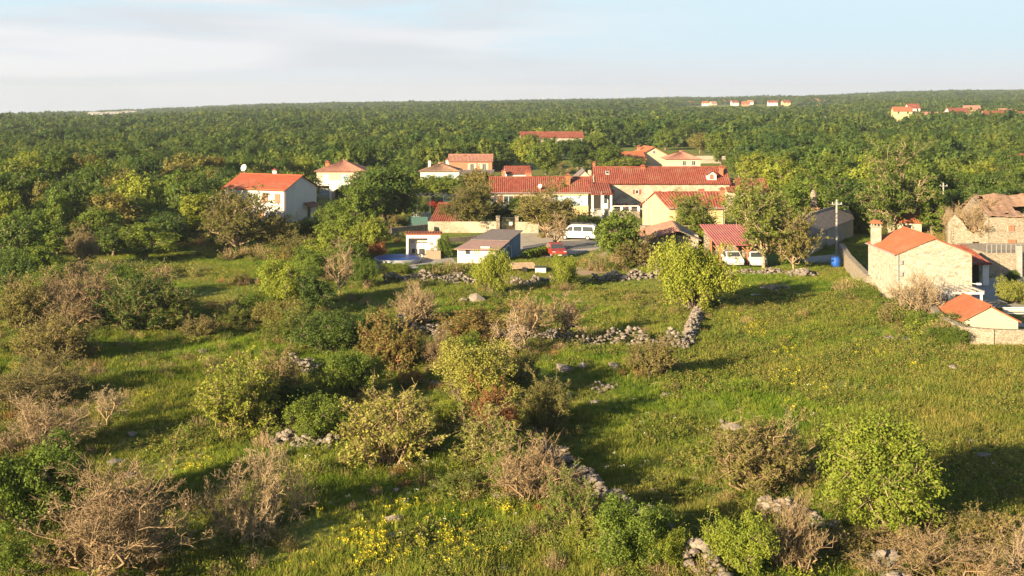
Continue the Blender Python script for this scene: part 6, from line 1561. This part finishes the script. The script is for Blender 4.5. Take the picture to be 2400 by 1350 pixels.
x0, x1 = X_(2318, Y), X_(2318, Y) + 10
rt = thing('ruined_farmhouse', 'ruined stone farmhouse with sagging broken brown tile roof at the right edge', 'ruin', (x0, Y, 0))
h = dict(root=rt)
f = ruin_wall(rt, (x0, Y), (x1, Y - 0.4), 0.6, [4.7, 5.0, 5.1, 4.9, 5.1, 5.0], M['rubble_pale'])
h['front'] = f
ruin_wall(rt, (x0, Y + 8), (x0, Y + 0.01), 0.6, [4.7, 5.7, 6.7, 6.1, 5.4, 4.8], M['stone_old'], 'gable')
ruin_wall(rt, (x1, Y + 8), (x0, Y + 8), 0.6, [4.4, 4.6, 4.3, 4.5], M['stone_old'], 'rear_wall')
rn = random.Random(5); cols, rows = 20, 9
for k_, (ya, yb) in enumerate(((Y - 0.45, Y + 4.0), (Y + 8.4, Y + 4.03))):
    mb = MB()
    for i in range(cols):
        for j in range(rows):
            if (i, j) in ((7, 3), (8, 3), (7, 4), (8, 4), (9, 4), (9, 3), (8, 2), (12, 6), (13, 6), (4, 1)) or (i < 2 and rn.random() < 0.5): continue
            def pt(a_, b_):
                u = a_ / cols; v_ = b_ / rows
                sag = -0.35 * math.sin(math.pi * u) * math.sin(math.pi * min(1, v_ + 0.2)) - 0.12 * math.sin(u * 19) * v_
                return (x0 - 0.2 + (x1 - x0 + 0.3) * u, ya + (yb - ya) * v_, 5.0 + 1.95 * v_ + sag + 0.05 * (a_ % 2))
            q = [pt(i, j), pt(i + 1, j), pt(i + 1, j + 1), pt(i, j + 1)]
            mb.hexa(q, [(v_[0], v_[1], v_[2] + 0.09) for v_ in q])
    h['roof'] = mb.build('roof', M['tile_brown'], rt)
window(h, f, 2.1, 3.2, 0.7, 0.7, 'shutter', False); window(h, f, 2.0, 0.9, 0.95, 1.4, 'shutter', False)
mb = MB(); f.box(mb, 4.4, 5.6, 2.6, 4.3, -0.02, 0.04); mb.build('rust_stain_door', M['rust'], rt)
rt = thing('roofless_barn', 'roofless ruined stone barn overgrown with dry creeper', 'ruin', (X_(2222, 131), 131, 0))
f = ruin_wall(rt, (X_(2222, 131), 131), (X_(2317, Y), Y + 0.02), 0.6, [4.1, 5.0, 4.4, 3.3, 2.8, 3.7, 4.8], M['rubble_pale'])
ruin_wall(rt, (X_(2216, 139), 139), (X_(2222, 131), 131.02), 0.6, [4.6, 4.9, 4.0, 3.6], M['stone_old'], 'gable')
ruin_wall(rt, (X_(2300, 139), 139), (X_(2216, 139), 139), 0.6, [4.2, 4.6, 4.4, 4.8], M['stone_old'], 'rear_wall')
mb = MB(); f.box(mb, 2.6, 3.3, 1.0, 2.0, -0.02, 0.03); mb.build('window', M['dark'], rt)
for i, (px_, yy, ww, hh, zz, lf_) in enumerate(((2275, 131.5, 95, 62, 2.6, 'lf_pink'), (2310, 132.5, 70, 46, 4.2, 'lf_orange'), (2240, 133, 60, 50, 3.0, 'lf_olive'))):
    plant('creeper', 'bare%d' % i, 0, 0, ww, hh, lf_, 'twig_pink', ('dry creeper hanging over the roofless barn front', 'dry creeper on the left end of the ruined roof', 'olive creeper on the roofless barn gable')[i], 'creeper', base=Vector((X_(px_, yy), yy, zz)))
mb = MB(); xa, xb = X_(2312, 118), X_(2312, 118) + 9
mb.box(xa, xb, 118, 126, -0.1, 2.35); tr = tag(mb.build('terrace_block', M['rubble_pale']), 'grey concrete terrace before the ruined farmhouse', 'terrace')
rail(tr, (xa + 0.1, 118.15, 0), (xb, 118.15, 0), 2.35, 0.9, 18, M['metal'], 0.03, 'railing', 0.03)
mb = MB(); mb.box(X_(2386, 117), X_(2396, 117), 117, 117.4, -0.1, 3.2); tag(mb.build('gate_pillar', M['concrete']), 'tall concrete pillar at the right end of the grey terrace', 'pillar')
# garden walls on the right
wallrun('old stone wall running from the lane to the stone house', [W(1972, 606), W(1990, 636), W(2038, 690)], 1.7, 0.55, 'rubble_pale')
wallrun('curved stone garden wall below the small orange roofed annex', [W(2186, 748), W(2205, 775), W(2262, 802), W(2330, 808), W(2600, 815)], 1.15, 0.5, 'rubble_pale')
# 27 annex
Y = 89.0; w_ = (2386 - 2253) * Y / F
h = house('annex', 'small low annex with clean orange roof and white gable', rect(2253, Y, w_, 5.2, 0), 0.72 + 0.3, 2.15, 'y', 'cream', 'tile_orange', 0.22, 0.15, 0.3, 0.015)
pipe(h, Face((X_(2253, Y), Y), (X_(2386, Y), Y)), 0.1, 0, 1.0)
# small red roofed shed behind trees, rusty shelter on the left
h = house('roadside_shed', 'small red roofed shed behind the trunks of the tallest airy tree', rect(2092, 150, 3.6, 5, -10), 2.3, 3.6, 'x', 'cream', 'tile_orange', 0.3, 0.2)
door(h, h['front'], 1.2, 0, 1.2, 1.9, 'dark')
Y = 152; xa, xb = X_(442, Y), X_(530, Y)
rt = thing('shelter', 'rusty sheet iron shelter on posts at the left meadow edge', 'shelter', (xa, Y, 0))
mb = MB(); q = [(xa, Y - 1.2, 1.7), (X_(482, Y), Y - 1.4, 1.55), (X_(490, Y), Y + 2, 2.2), (xa + 0.3, Y + 2, 2.3)]; mb.hexa(q, [(v[0], v[1], v[2] + 0.05) for v in q]); mb.build('roof', M['rust'], rt)
mb = MB(); q = [(X_(486, Y), Y - 0.4, 1.5), (xb, Y - 0.2, 1.2), (xb, Y + 2.5, 1.8), (X_(488, Y), Y + 2.4, 2.0)]; mb.hexa(q, [(v[0], v[1], v[2] + 0.05) for v in q]); mb.build('lower_roof', M['rust'], rt)
for xx, yy, zt in ((xa + 0.15, Y - 1.1, 1.7), (X_(480, Y), Y - 1.3, 1.55), (xa + 0.3, Y + 1.9, 2.28), (xb - 0.2, Y + 2.3, 1.75), (xb - 0.2, Y - 0.1, 1.22)):
    mb = MB(); mb.tube((xx, yy, -0.1), (xx, yy, zt), 0.06, 0.05, 6); mb.build('post', M['wood_old'], rt)
mb = MB(); mb.box(xa + 0.2, xb - 0.3, Y + 2.55, Y + 1.25, -0.1, 1.2); mb.build('back_wall', M['wood_old'], rt)

# ---------------------------------------------------------------- vehicles (built along x, front at +x, then set down)
def vehicle(name, label, cat, loc, rz, prof, wid, belt, top, paint, side_win, front_win, rear_win, wheels, wr, lights, rear_lights, rack=False, bumper=0.35):
    root = thing(name, label, cat, (0, 0, 0))
    def hw(z): return wid / 2 * (1 - 0.16 * max(0.0, (z - belt) / (top - belt)) )
    P2 = []
    for (x0, z0), (x1, z1) in zip(prof, prof[1:] + prof[:1]):
        P2.append((x0, z0))
        if (z0 - belt) * (z1 - belt) < -1e-6:
            t_ = (belt - z0) / (z1 - z0); P2.append((x0 + (x1 - x0) * t_, belt))
    prof = P2; mb = MB(); n = len(prof)
    lo = [i for i in range(n) if prof[i][1] <= belt + 1e-6]; up = [i for i in range(n) if prof[i][1] >= belt - 1e-6]
    for s in (-1, 1): mb.v += [(x, s * hw(z), z) for x, z in prof]
    for q in (lo, up):
        mb.f.append(tuple(q)); mb.f.append(tuple(n + i for i in reversed(q)))
    for i in range(n):
        j = (i + 1) % n; mb.f.append((i, n + i, n + j, j))
    body = mb.build('body', M[paint], root)
    bv = body.modifiers.new('edge', 'BEVEL'); bv.width = 0.05; bv.segments = 2; bv.limit_method = 'ANGLE'; bv.angle_limit = R(25)
    for s in (-1, 1):
        for win in side_win:
            mb = MB(); a = [(x, s * (hw(z) + 0.012), z) for x, z in win]; b = [(x, s * (hw(z) - 0.03), z) for x, z in win]
            mb.hexa(a, b); mb.build('side_window', M['glass'], root)
        for x in wheels:
            mb = MB(); mb.tube((x, s * (wid / 2 - 0.20), wr), (x, s * (wid / 2 + 0.015), wr), wr, wr, 18); w_ = mb.build('wheel', M['tyre'], root)
            mb = MB(); mb.tube((x, s * (wid / 2 + 0.0), wr), (x, s * (wid / 2 + 0.03), wr), wr * 0.62, wr * 0.55, 14); mb.build('rim', M['rim'], w_)
        for lst, m_, nm in ((lights, 'lamp', 'headlight'), (rear_lights, 'lamp_red', 'tail_light')):
            x, z, hx, hy, hz = lst
            mb = MB(); y = s * (wid / 2 - hy - 0.06); mb.box(x - hx, x + hx, y - hy, y + hy, z - hz, z + hz); mb.build(nm, M[m_], root)
        xm = front_win[0][0] - 0.25
        mb = MB(); mb.box(xm - 0.08, xm + 0.08, s * (wid / 2 + 0.02) - 0.09, s * (wid / 2 + 0.02) + 0.09, belt, belt + 0.18); mb.build('mirror', M['metal_dark'], root)
    for win, nm in ((front_win, 'windscreen'), (rear_win, 'rear_window')):
        (x0, z0), (x1, z1) = win
        d = Vector((x1 - x0, 0, z1 - z0)); nr = Vector((d.z, 0, -d.x)).normalized()
        if nr.z < 0: nr = -nr
        if abs(nr.z) < 0.05: nr = Vector((1 if x0 > 0 else -1, 0, 0))
        q = [Vector((x0, -hw(z0) + 0.1, z0)), Vector((x0, hw(z0) - 0.1, z0)), Vector((x1, hw(z1) - 0.1, z1)), Vector((x1, -hw(z1) + 0.1, z1))]
        mb = MB(); mb.hexa([v - nr * 0.03 for v in q], [v + nr * 0.015 for v in q]); mb.build(nm, M['glass'], root)
    xf = max(x for x, z in prof); xr = min(x for x, z in prof)
    for x, nm in ((xf, 'front_bumper'), (xr, 'rear_bumper')):
        mb = MB(); mb.box(x - 0.1, x + 0.06, -wid / 2 + 0.06, wid / 2 - 0.06, bumper - 0.12, bumper + 0.12); mb.build(nm, M['metal_dark'] if paint != 'paint_white' else M['metal'], root)
        mb = MB(); s = 1 if x > 0 else -1; mb.box(x + s * 0.065 - 0.008, x + s * 0.065 + 0.008, -0.26, 0.26, bumper - 0.06, bumper + 0.06); mb.build('number_plate', M['frame'], root)
    if rack:
        for x in (-1.6, -0.4, 0.8):
            mb = MB(); mb.box(x - 0.03, x + 0.03, -hw(top) + 0.05, hw(top) - 0.05, top + 0.05, top + 0.1); mb.build('roof_bar', M['metal_dark'], root)
        mb = MB(); mb.box(-2.0, 0.9, -0.55, 0.35, top + 0.102, top + 0.2); mb.build('roof_load', M['metal_dark'], root)
    root.location = loc; root.rotation_euler = (0, 0, rz)
    return root
van_prof = [(2.42, 0.3), (2.45, 0.75), (2.3, 0.98), (1.55, 1.18), (0.95, 1.86), (0.6, 1.95), (-2.2, 1.96), (-2.36, 1.75), (-2.44, 1.05), (-2.42, 0.3)]
g = W(1354, 561)
vehicle('van', 'white passenger van with loaded roof rack parked on the gravel yard', 'van', (g.x, g.y, 0.02), R(180 - 14), van_prof, 1.9, 1.1, 1.96, 'paint_white',
        [[(1.35, 1.15), (0.95, 1.68), (0.5, 1.74), (0.5, 1.15)], [(0.42, 1.15), (0.42, 1.74), (-0.7, 1.74), (-0.7, 1.15)], [(-0.78, 1.15), (-0.78, 1.74), (-2.1, 1.72), (-2.2, 1.15)]],
        [(1.5, 1.22), (0.98, 1.83)], [(-2.43, 1.15), (-2.36, 1.72)], (1.5, -1.45), 0.33, (2.36, 0.82, 0.07, 0.16, 0.09), (-2.42, 1.0, 0.04, 0.08, 0.2), True, 0.42)
car_prof = [(2.0, 0.28), (2.02, 0.6), (1.9, 0.78), (1.0, 0.93), (0.35, 1.4), (0.0, 1.46), (-1.3, 1.44), (-1.9, 0.98), (-1.98, 0.6), (-1.95, 0.28)]
car_win = [[(0.85, 0.95), (0.3, 1.34), (-0.3, 1.38), (-0.3, 0.95)], [(-0.38, 0.95), (-0.38, 1.38), (-1.2, 1.36), (-1.6, 0.97)]]
def car(label, px, py, rz, paint):
    g = W(px, py)
    vehicle('car', label, 'car', (g.x, g.y, 0.02), rz, car_prof, 1.72, 0.93, 1.46, paint, car_win, [(0.95, 0.96), (0.38, 1.38)], [(-1.88, 1.0), (-1.38, 1.41)], (1.25, -1.25), 0.3, (1.9, 0.68, 0.06, 0.16, 0.08), (-1.93, 0.75, 0.05, 0.13, 0.1))
car('red hatchback parked at the edge of the gravel yard', 1303, 600, R(-80), 'paint_red')
car('white car under the left half of the carport', 1716, 620, R(-88), 'paint_white')
car('white car under the right half of the carport', 1772, 621, R(-92), 'paint_white')
# small trailer and planters below the hedge
g = W(1225, 637)
rt = thing('trailer', 'small brown timber open trailer behind the village wall', 'trailer', (0, 0, 0))
mb = MB(); mb.box(-1.2, 1.2, -0.65, 0.65, 0.42, 0.5); mb.build('bed', M['wood_old'], rt)
for a in ((-1.2, 1.2, -0.65, -0.6), (-1.2, 1.2, 0.6, 0.65), (-1.2, -1.15, -0.598, 0.598), (1.15, 1.2, -0.598, 0.598)): mb = MB(); mb.box(a[0], a[1], a[2], a[3], 0.502, 0.9); mb.build('side_board', M['wood_old'], rt)
for s in (-1, 1): mb = MB(); mb.tube((0, s * 0.68, 0.3), (0, s * 0.84, 0.3), 0.3, 0.3, 14); mb.build('wheel', M['tyre'], rt)
mb = MB(); mb.tube((1.2, 0, 0.45), (2.1, 0, 0.4), 0.04, 0.04, 6); mb.build('drawbar', M['metal_dark'], rt)
rt.location = (g.x, g.y, 0); rt.rotation_euler = (0, 0, 0.2)
g = W(1267, 640)
rt = thing('utility_box', 'white box with dark top standing behind the village wall', 'box', (g.x, g.y, 0))
mb = MB(); mb.box(g.x - 0.55, g.x + 0.55, g.y, g.y + 0.6, 0, 0.55); mb.build('body', M['frame'], rt)
mb = MB(); mb.box(g.x - 0.65, g.x + 0.65, g.y - 0.1, g.y + 0.7, 0.552, 0.66); mb.build('lid', M['metal_dark'], rt)
# clipped hedge between shed and yard
g = W(1225, 608); g2 = W(1300, 592)
mbp = []
rh = np.random.default_rng(9); nl = 4200
t = rh.uniform(0, 1, (nl, 1)); P = np.array(g)[None] * (1 - t) + np.array(g2)[None] * t
P += np.stack([rh.normal(size=nl) * 0.25, rh.normal(size=nl) * 0.32, rh.uniform(0.02, 0.95, nl)], 1)
v, f = q_leaves(P, unit(rh.normal(size=(nl, 3)) + np.array([0, 0, 0.5])), 0.11, rh)
rt = thing('hedge', 'clipped dark green hedge between the blue shed and the red car', 'hedge', g)
o = link('foliage', np_mesh('hedge_leaves', v - np.array(g), f, [M['lf_mid']], None, rh.uniform(0, 1, nl)), rt)
mb = MB(); mb.obox((g.x, g.y), (g2.x, g2.y), 0.25, 0, 0.6); mb.build('stems', M['bark'], rt)

# ---------------------------------------------------------------- poles, wires, barrel
def pole(label, px, py, ytop, r_, arm=True, m='concrete', lean=0.0, Y=None):
    g = W(px, py) if Y is None else Vector((X_(px, Y), Y, 0))
    zt = Z_(ytop, g.y)
    rt = thing('utility_pole', label, 'pole', g)
    mb = MB(); mb.tube((g.x, g.y, -0.2), (g.x + lean, g.y, zt), r_, r_ * 0.65, 8); mb.build('shaft', M[m], rt)
    if arm:
        mb = MB(); mb.box(g.x + lean - 0.6, g.x + lean + 0.6, g.y - 0.15, g.y - 0.05, zt - 0.55, zt - 0.45); a = mb.build('crossarm', M['metal'], rt)
        for s in (-0.5, 0, 0.5):
            mb = MB(); mb.tube((g.x + lean + s, g.y - 0.1, zt - 0.448), (g.x + lean + s, g.y - 0.1, zt - 0.28), 0.05, 0.03, 6); mb.build('insulator', M['frame'], a)
    return Vector((g.x + lean, g.y - 0.1, zt - 0.3))
p1 = pole('concrete utility pole beside the blue barrel', 1961, 604, 468, 0.16)
p2 = pole('slim leaning pole behind the concrete utility pole', 2026, 535, 458, 0.08, False, 'bark_pale', -0.55)
p3 = pole('short grey pole right of the tallest airy tree', 2194, 520, 447, 0.13)
p4 = pole('thick grey pole above the ruined farmhouse', 2211, 516, 428, 0.16)
p5 = pole('thin pole in front of the long house terrace', 1409, 512, 448, 0.06, False, 'metal')
p6 = pole('thin pole at the gable of the yellow house', 1513, 556, 462, 0.05, False, 'metal')
p7 = pole('small lamp post behind the village on the right', 1970, 428, 392, 0.09, False, 'metal')
p8 = pole('slim lamp post among the trees above the grey barn', 1960, 460, 396, 0.09, False, 'metal')
def wire(label, a, b, sag, r_=0.018):
    mb = MB(); n = 10; pts = [a.lerp(b, i / n) - Vector((0, 0, sag * 4 * (i / n) * (1 - i / n))) for i in range(n + 1)]
    for q0, q1 in zip(pts, pts[1:]): mb.tube(q0, q1, r_, r_, 4)
    tag(mb.build('wire', M['metal_dark']), label, 'wire')
wire('thin wire from the bell chimney to the concrete utility pole', Vector((X_(1918, 151), 151, Z_(452, 151))), p1, 0.4)
wire('thin wire from the concrete pole to the pole above the ruin', p1, p4, 1.0)
wire('thin wire from the short grey pole to the right edge', p3, Vector((X_(2460, 150), 150, Z_(505, 150))), 0.8)
g = W(1959, 626)
rt = thing('barrel', 'blue plastic barrel on the grass beside the lane', 'barrel', g)
prof = [(0.42, 0), (0.5, 0.2), (0.52, 0.55), (0.5, 0.9), (0.42, 1.08)]; n = 16; mb = MB()
for (r0, z0_), (r1, z1_) in zip(prof, prof[1:]):
    b0 = len(mb.v)
    for q, zz in ((r0, z0_), (r1, z1_)): mb.v += [(g.x + q * math.cos(6.2832 * i / n), g.y + q * math.sin(6.2832 * i / n), zz) for i in range(n)]
    for i in range(n): mb.f.append((b0 + i, b0 + (i + 1) % n, b0 + n + (i + 1) % n, b0 + n + i))
mb.build('body', M['barrel_blue'], rt, True)
mb = MB(); mb.hexa([(g.x + 0.44 * math.cos(6.2832 * i / n), g.y + 0.44 * math.sin(6.2832 * i / n), 1.06) for i in range(n)], [(g.x + 0.44 * math.cos(6.2832 * i / n), g.y + 0.44 * math.sin(6.2832 * i / n), 1.14) for i in range(n)]); mb.build('lid', M['barrel_blue'], rt)
# tarpaulin covered tank behind the stone wall
a, b = W(1992, 618), W(2040, 640)
mb = MB(); rh = random.Random(4); q = []
nx_, ny_ = 8, 5; base = []
x0, x1, y0, y1 = a.x, b.x + 0.6, 112.5, 122.0
for j in range(ny_ + 1):
    for i in range(nx_ + 1):
        e = min(i, nx_ - i) == 0 or min(j, ny_ - j) == 0
        mb.v.append((x0 + (x1 - x0) * i / nx_, y0 + (y1 - y0) * j / ny_, 0.0 if e else 1.2 + 0.18 * rh.random()))
for j in range(ny_):
    for i in range(nx_): k = j * (nx_ + 1) + i; mb.f.append((k, k + 1, k + nx_ + 2, k + nx_ + 1))
tag(mb.build('covered_pool', M['tarp_green'], None, True), 'pool covered by green tarpaulin behind the old stone wall', 'pool cover')
# white boards lying on the meadow
for i, (xa, xb, yy) in enumerate(((1760, 1782, 693), (1840, 1856, 693), (1862, 1884, 692))):
    a, b = W(xa, yy), W(xb, yy - 1); mb = MB(); mb.obox((a.x, a.y), (b.x, b.y), 0.25, 0.06, 0.12)
    tag(mb.build('white_board', M['frame']), 'white board lying in the grass below the carport', 'board', 'white boards in the grass')
# courtyard things
Y = 97.5; xa, xb = X_(2205, Y), X_(2300, Y)
rt = thing('pergola', 'white beamed pergola in the courtyard behind the annex', 'pergola', (xa, Y, 0))
for i in range(5):
    xx = xa + 0.6 + i * 0.72; mb = MB(); mb.hexa([(xx, Y, 1.75), (xx + 0.22, Y, 1.75), (xx - 0.55, Y + 5, 1.95), (xx - 0.77, Y + 5, 1.95)], [(xx, Y, 1.87), (xx + 0.22, Y, 1.87), (xx - 0.55, Y + 5, 2.07), (xx - 0.77, Y + 5, 2.07)]); mb.build('beam', M['concrete'], rt)
for xx in (xa + 0.8, xa + 3.5): mb = MB(); mb.box(xx - 0.08, xx + 0.08, Y + 0.1, Y + 0.26, 0, 1.56); mb.build('post', M['frame'], rt)
mb = MB(); mb.box(xa + 0.4, xa + 3.7, Y + 0.08, Y + 0.28, 1.562, 1.748); mb.build('front_beam', M['frame'], rt)
mb = MB(); mb.box(xa + 0.5, xa + 3.4, Y + 1, Y + 4, 0.03, 0.75); mb.build('dark_bench', M['fabric_dark'], rt)
Y = 96; xx = X_(2196, Y)
rt = thing('barbecue', 'white masonry barbecue chimney beside the courtyard pergola', 'barbecue', (xx, Y, 0))
mb = MB(); mb.box(xx - 0.35, xx + 0.45, Y, Y + 0.7, -0.1, 1.1); mb.build('hearth', M['white'], rt)
mb = MB(); mb.hexa([(xx - 0.35, Y, 1.1), (xx + 0.45, Y, 1.1), (xx + 0.45, Y + 0.7, 1.1), (xx - 0.35, Y + 0.7, 1.1)], [(xx - 0.25, Y + 0.1, 1.75), (xx + 0.3, Y + 0.1, 1.75), (xx + 0.3, Y + 0.6, 1.75), (xx - 0.25, Y + 0.6, 1.75)]); mb.build('hood', M['white'], rt)
mb = MB(); mb.box(xx - 0.15, xx + 0.2, Y - 0.02, Y + 0.3, 1.2, 1.45); mb.build('opening', M['dark'], rt)
g = W(2322, 726); rt = thing('garden_table', 'round dark garden table in the paved courtyard', 'table', g); n = 16
mb = MB(); mb.hexa([(g.x + 0.75 * math.cos(6.2832 * i / n), g.y + 0.75 * math.sin(6.2832 * i / n), 0.70) for i in range(n)], [(g.x + 0.75 * math.cos(6.2832 * i / n), g.y + 0.75 * math.sin(6.2832 * i / n), 0.75) for i in range(n)]); mb.build('table_top', M['metal_dark'], rt)
for i in range(4):
    a = 0.8 + 1.5708 * i; mb = MB(); mb.tube((g.x + 0.5 * math.cos(a), g.y + 0.5 * math.sin(a), 0.02), (g.x + 0.45 * math.cos(a), g.y + 0.45 * math.sin(a), 0.7), 0.03, 0.03, 5); mb.build('leg', M['metal_dark'], rt)
g = W(2382, 748); rt = thing('bench', 'white slatted bench behind the annex', 'bench', g)
for i in range(4): mb = MB(); mb.box(g.x - 0.9, g.x + 0.9, g.y + 0.11 * i, g.y + 0.11 * i + 0.08, 0.42, 0.46); mb.build('slat', M['frame'], rt)
for i in range(3): mb = MB(); mb.box(g.x - 0.9, g.x + 0.9, g.y + 0.47, g.y + 0.5, 0.55 + 0.13 * i, 0.63 + 0.13 * i); mb.build('back_slat', M['frame'], rt)
for s in (-0.8, 0.8): mb = MB(); mb.box(g.x + s - 0.04, g.x + s + 0.04, g.y, g.y + 0.46, 0.02, 0.418); mb.build('leg', M['metal_dark'], rt)
plant('tree', 'mid2', 2375, 668, 36, 38, 'lf_dark', 'bark', 'small dark clipped tree before the grey terrace', 'tree')

# ---------------------------------------------------------------- far hamlets and pylons
def far_house(px, py, wm, hm, roof, wall, label, grp, ry=0.0, dep=9):
    g = G(px, py)
    h_ = house('far_house', label, rect(px, g.y, wm, dep, ry), hm, hm + 2.7, 'x', wall, roof, 0.5, 0.3, 1.2, 0.06, z0=g.z, zb=-2, group=grp)
    f_ = h_['front']; n_ = max(2, int(wm / 4.5)); zz = hm - 1.9
    for i in range(n_):
        mb_ = MB(); u = wm * (i + 0.5) / n_; f_.box(mb_, u - 0.6, u + 0.6, zz, zz + 1.3, 0, 0.05); mb_.build('window', M['glass'], h_['root'])
rh = random.Random(12)
FH = [(1590, 248, 22), (1612, 248, 16), (1645, 249, 16), (1668, 247, 14), (1696, 245, 18), (1716, 248, 16), (1738, 249, 18), (1752, 245, 14), (1775, 242, 20), (1800, 247, 22), (1815, 243, 16), (1835, 247, 18), (1860, 243, 20), (1878, 240, 16), (1900, 244, 20), (1920, 246, 22), (1965, 244, 20), (1978, 241, 16), (1985, 246, 16)]
for i, (x_, y_, w_) in enumerate(FH):
    far_house(x_, y_, w_ * 0.62, 3.6 + rh.random() * 1.6, rh.choice(['tile_red', 'tile_orange', 'tile_pink']), rh.choice(['terracotta', 'cream', 'cream', 'yellow', 'white']), 'tiny pale house with red roof in the hamlet on the horizon', 'houses of the hamlet on the horizon', rh.uniform(-15, 15))
for i, (x_, y_, w_, hh, rf, wl, lb) in enumerate(((2095, 284, 14, 7.5, 'tile_orange', 'yellow', 'yellow house with orange roof, leftmost of the far right houses'), (2130, 281, 9, 9, 'tile_red', 'white', 'tall white house with red roof between the far right houses'), (2152, 288, 20, 4.5, 'tile_pink', 'cream', 'long low cream house among the far right houses'),
      (2228, 285, 16, 6.5, 'tile_red', 'white', 'broad white house with red roof among the far right houses'), (2262, 279, 12, 7, 'tile_pink', 'cream', 'cream house behind the broad white house on the far right'), (2310, 288, 17, 5, 'tile_red', 'white', 'low white house with red roof near the right edge'), (2345, 283, 16, 5.5, 'tile_pink', 'cream', 'rearmost cream house near the right edge'),
      (2395, 290, 10, 5, 'tile_red', 'white', 'white house cut off by the right edge on the far slope'))):
    far_house(x_, y_, w_ * 0.85, hh * 0.9, rf, wl, lb, 'far houses on the right slope', rh.uniform(-12, 12))
g = G(1903, 292)
h = house('white_cube_house', 'isolated white flat roofed house in the far wood', rect(1903, g.y, 9.5, 8, 0), 5.0, 5.3, 'x', 'white', 'white', 0.1, 0.1, 1.0, 0.01, z0=g.z, zb=-2)
for u in (0.8, 3.6, 6.6): window(h, h['front'], u, 2.4, 1.6, 1.6, None)
for i, (x_, y_, w_) in enumerate(((205, 274, 40), (222, 276, 60), (245, 274, 34), (262, 274, 60), (285, 272, 50))):
    far_house(x_, y_, w_ * 0.5, 6.5, 'concrete', 'white', 'white block of the distant town on the left horizon', 'white blocks on the left horizon', 0, 14)
h = house('hillside_house', 'red roofed house half hidden at the right edge behind the field wall', rect(2388, 262, 8, 7, 0), 4.0, 5.6, 'x', 'cream', 'tile_red', 0.4, 0.3)
def pylon(px, ytop, Y, label):
    x_ = X_(px, Y); z0_ = float(gz(x_, Y)); zt = Z_(ytop, Y)
    rt = thing('pylon', label, 'pylon', (x_, Y, z0_), 'power line on the horizon')
    mb_ = MB(); b = (zt - z0_) * 0.09
    for sx in (-1, 1):
        for sy in (-1, 1): mb_.tube((x_ + sx * b, Y + sy * b, z0_), (x_ + sx * 0.3, Y + sy * 0.3, zt), 0.24, 0.16, 4)
    n_ = 8
    for i in range(n_):
        t0, t1 = i / n_, (i + 1) / n_; w0, w1 = b + (0.3 - b) * t0, b + (0.3 - b) * t1; za, zb_ = z0_ + (zt - z0_) * t0, z0_ + (zt - z0_) * t1
        mb_.tube((x_ - w0, Y - w0, za), (x_ + w1, Y - w1, zb_), 0.12, 0.12, 4); mb_.tube((x_ + w0, Y - w0, za), (x_ - w1, Y - w1, zb_), 0.12, 0.12, 4)
    mb_.build('tower', M['metal'], rt)
    for k_ in (0.74, 0.86, 0.97):
        mb_ = MB(); z_ = z0_ + (zt - z0_) * k_; mb_.tube((x_ - 4.5, Y, z_), (x_ + 4.5, Y, z_), 0.2, 0.2, 4); mb_.build('crossarm', M['metal'], rt)
for px_, yt, Yp, lb in ((1272, 222, 2480, 'leftmost lattice pylon on the horizon'), (1303, 217, 2480, 'second lattice pylon from the left on the horizon'), (1447, 212, 2450, 'lattice pylon standing alone in the middle of the horizon'), (1555, 210, 2440, 'rightmost lattice pylon on the horizon')):
    pylon(px_, yt, Yp, lb)

# ---------------------------------------------------------------- air
m, t, out = new_mat('haze')
pv = nn(t, 'ShaderNodeVolumePrincipled')
pv.inputs['Color'].default_value = (0.84, 0.93, 1.0, 1)
pv.inputs['Density'].default_value = 0.00014
pv.inputs['Anisotropy'].default_value = 0.32
lnk(t, pv.outputs[0], out.inputs['Volume'])
mb = MB(); mb.box(-3300, 3300, -450, 4100, -120, 66)
hz = tag(mb.build('haze', m), 'thin warm evening haze over the woods', None, None, 'stuff')

for o in list(C.objects):
    if o.parent is None and 'category' in o and 'kind' not in o: o['kind'] = 'thing'
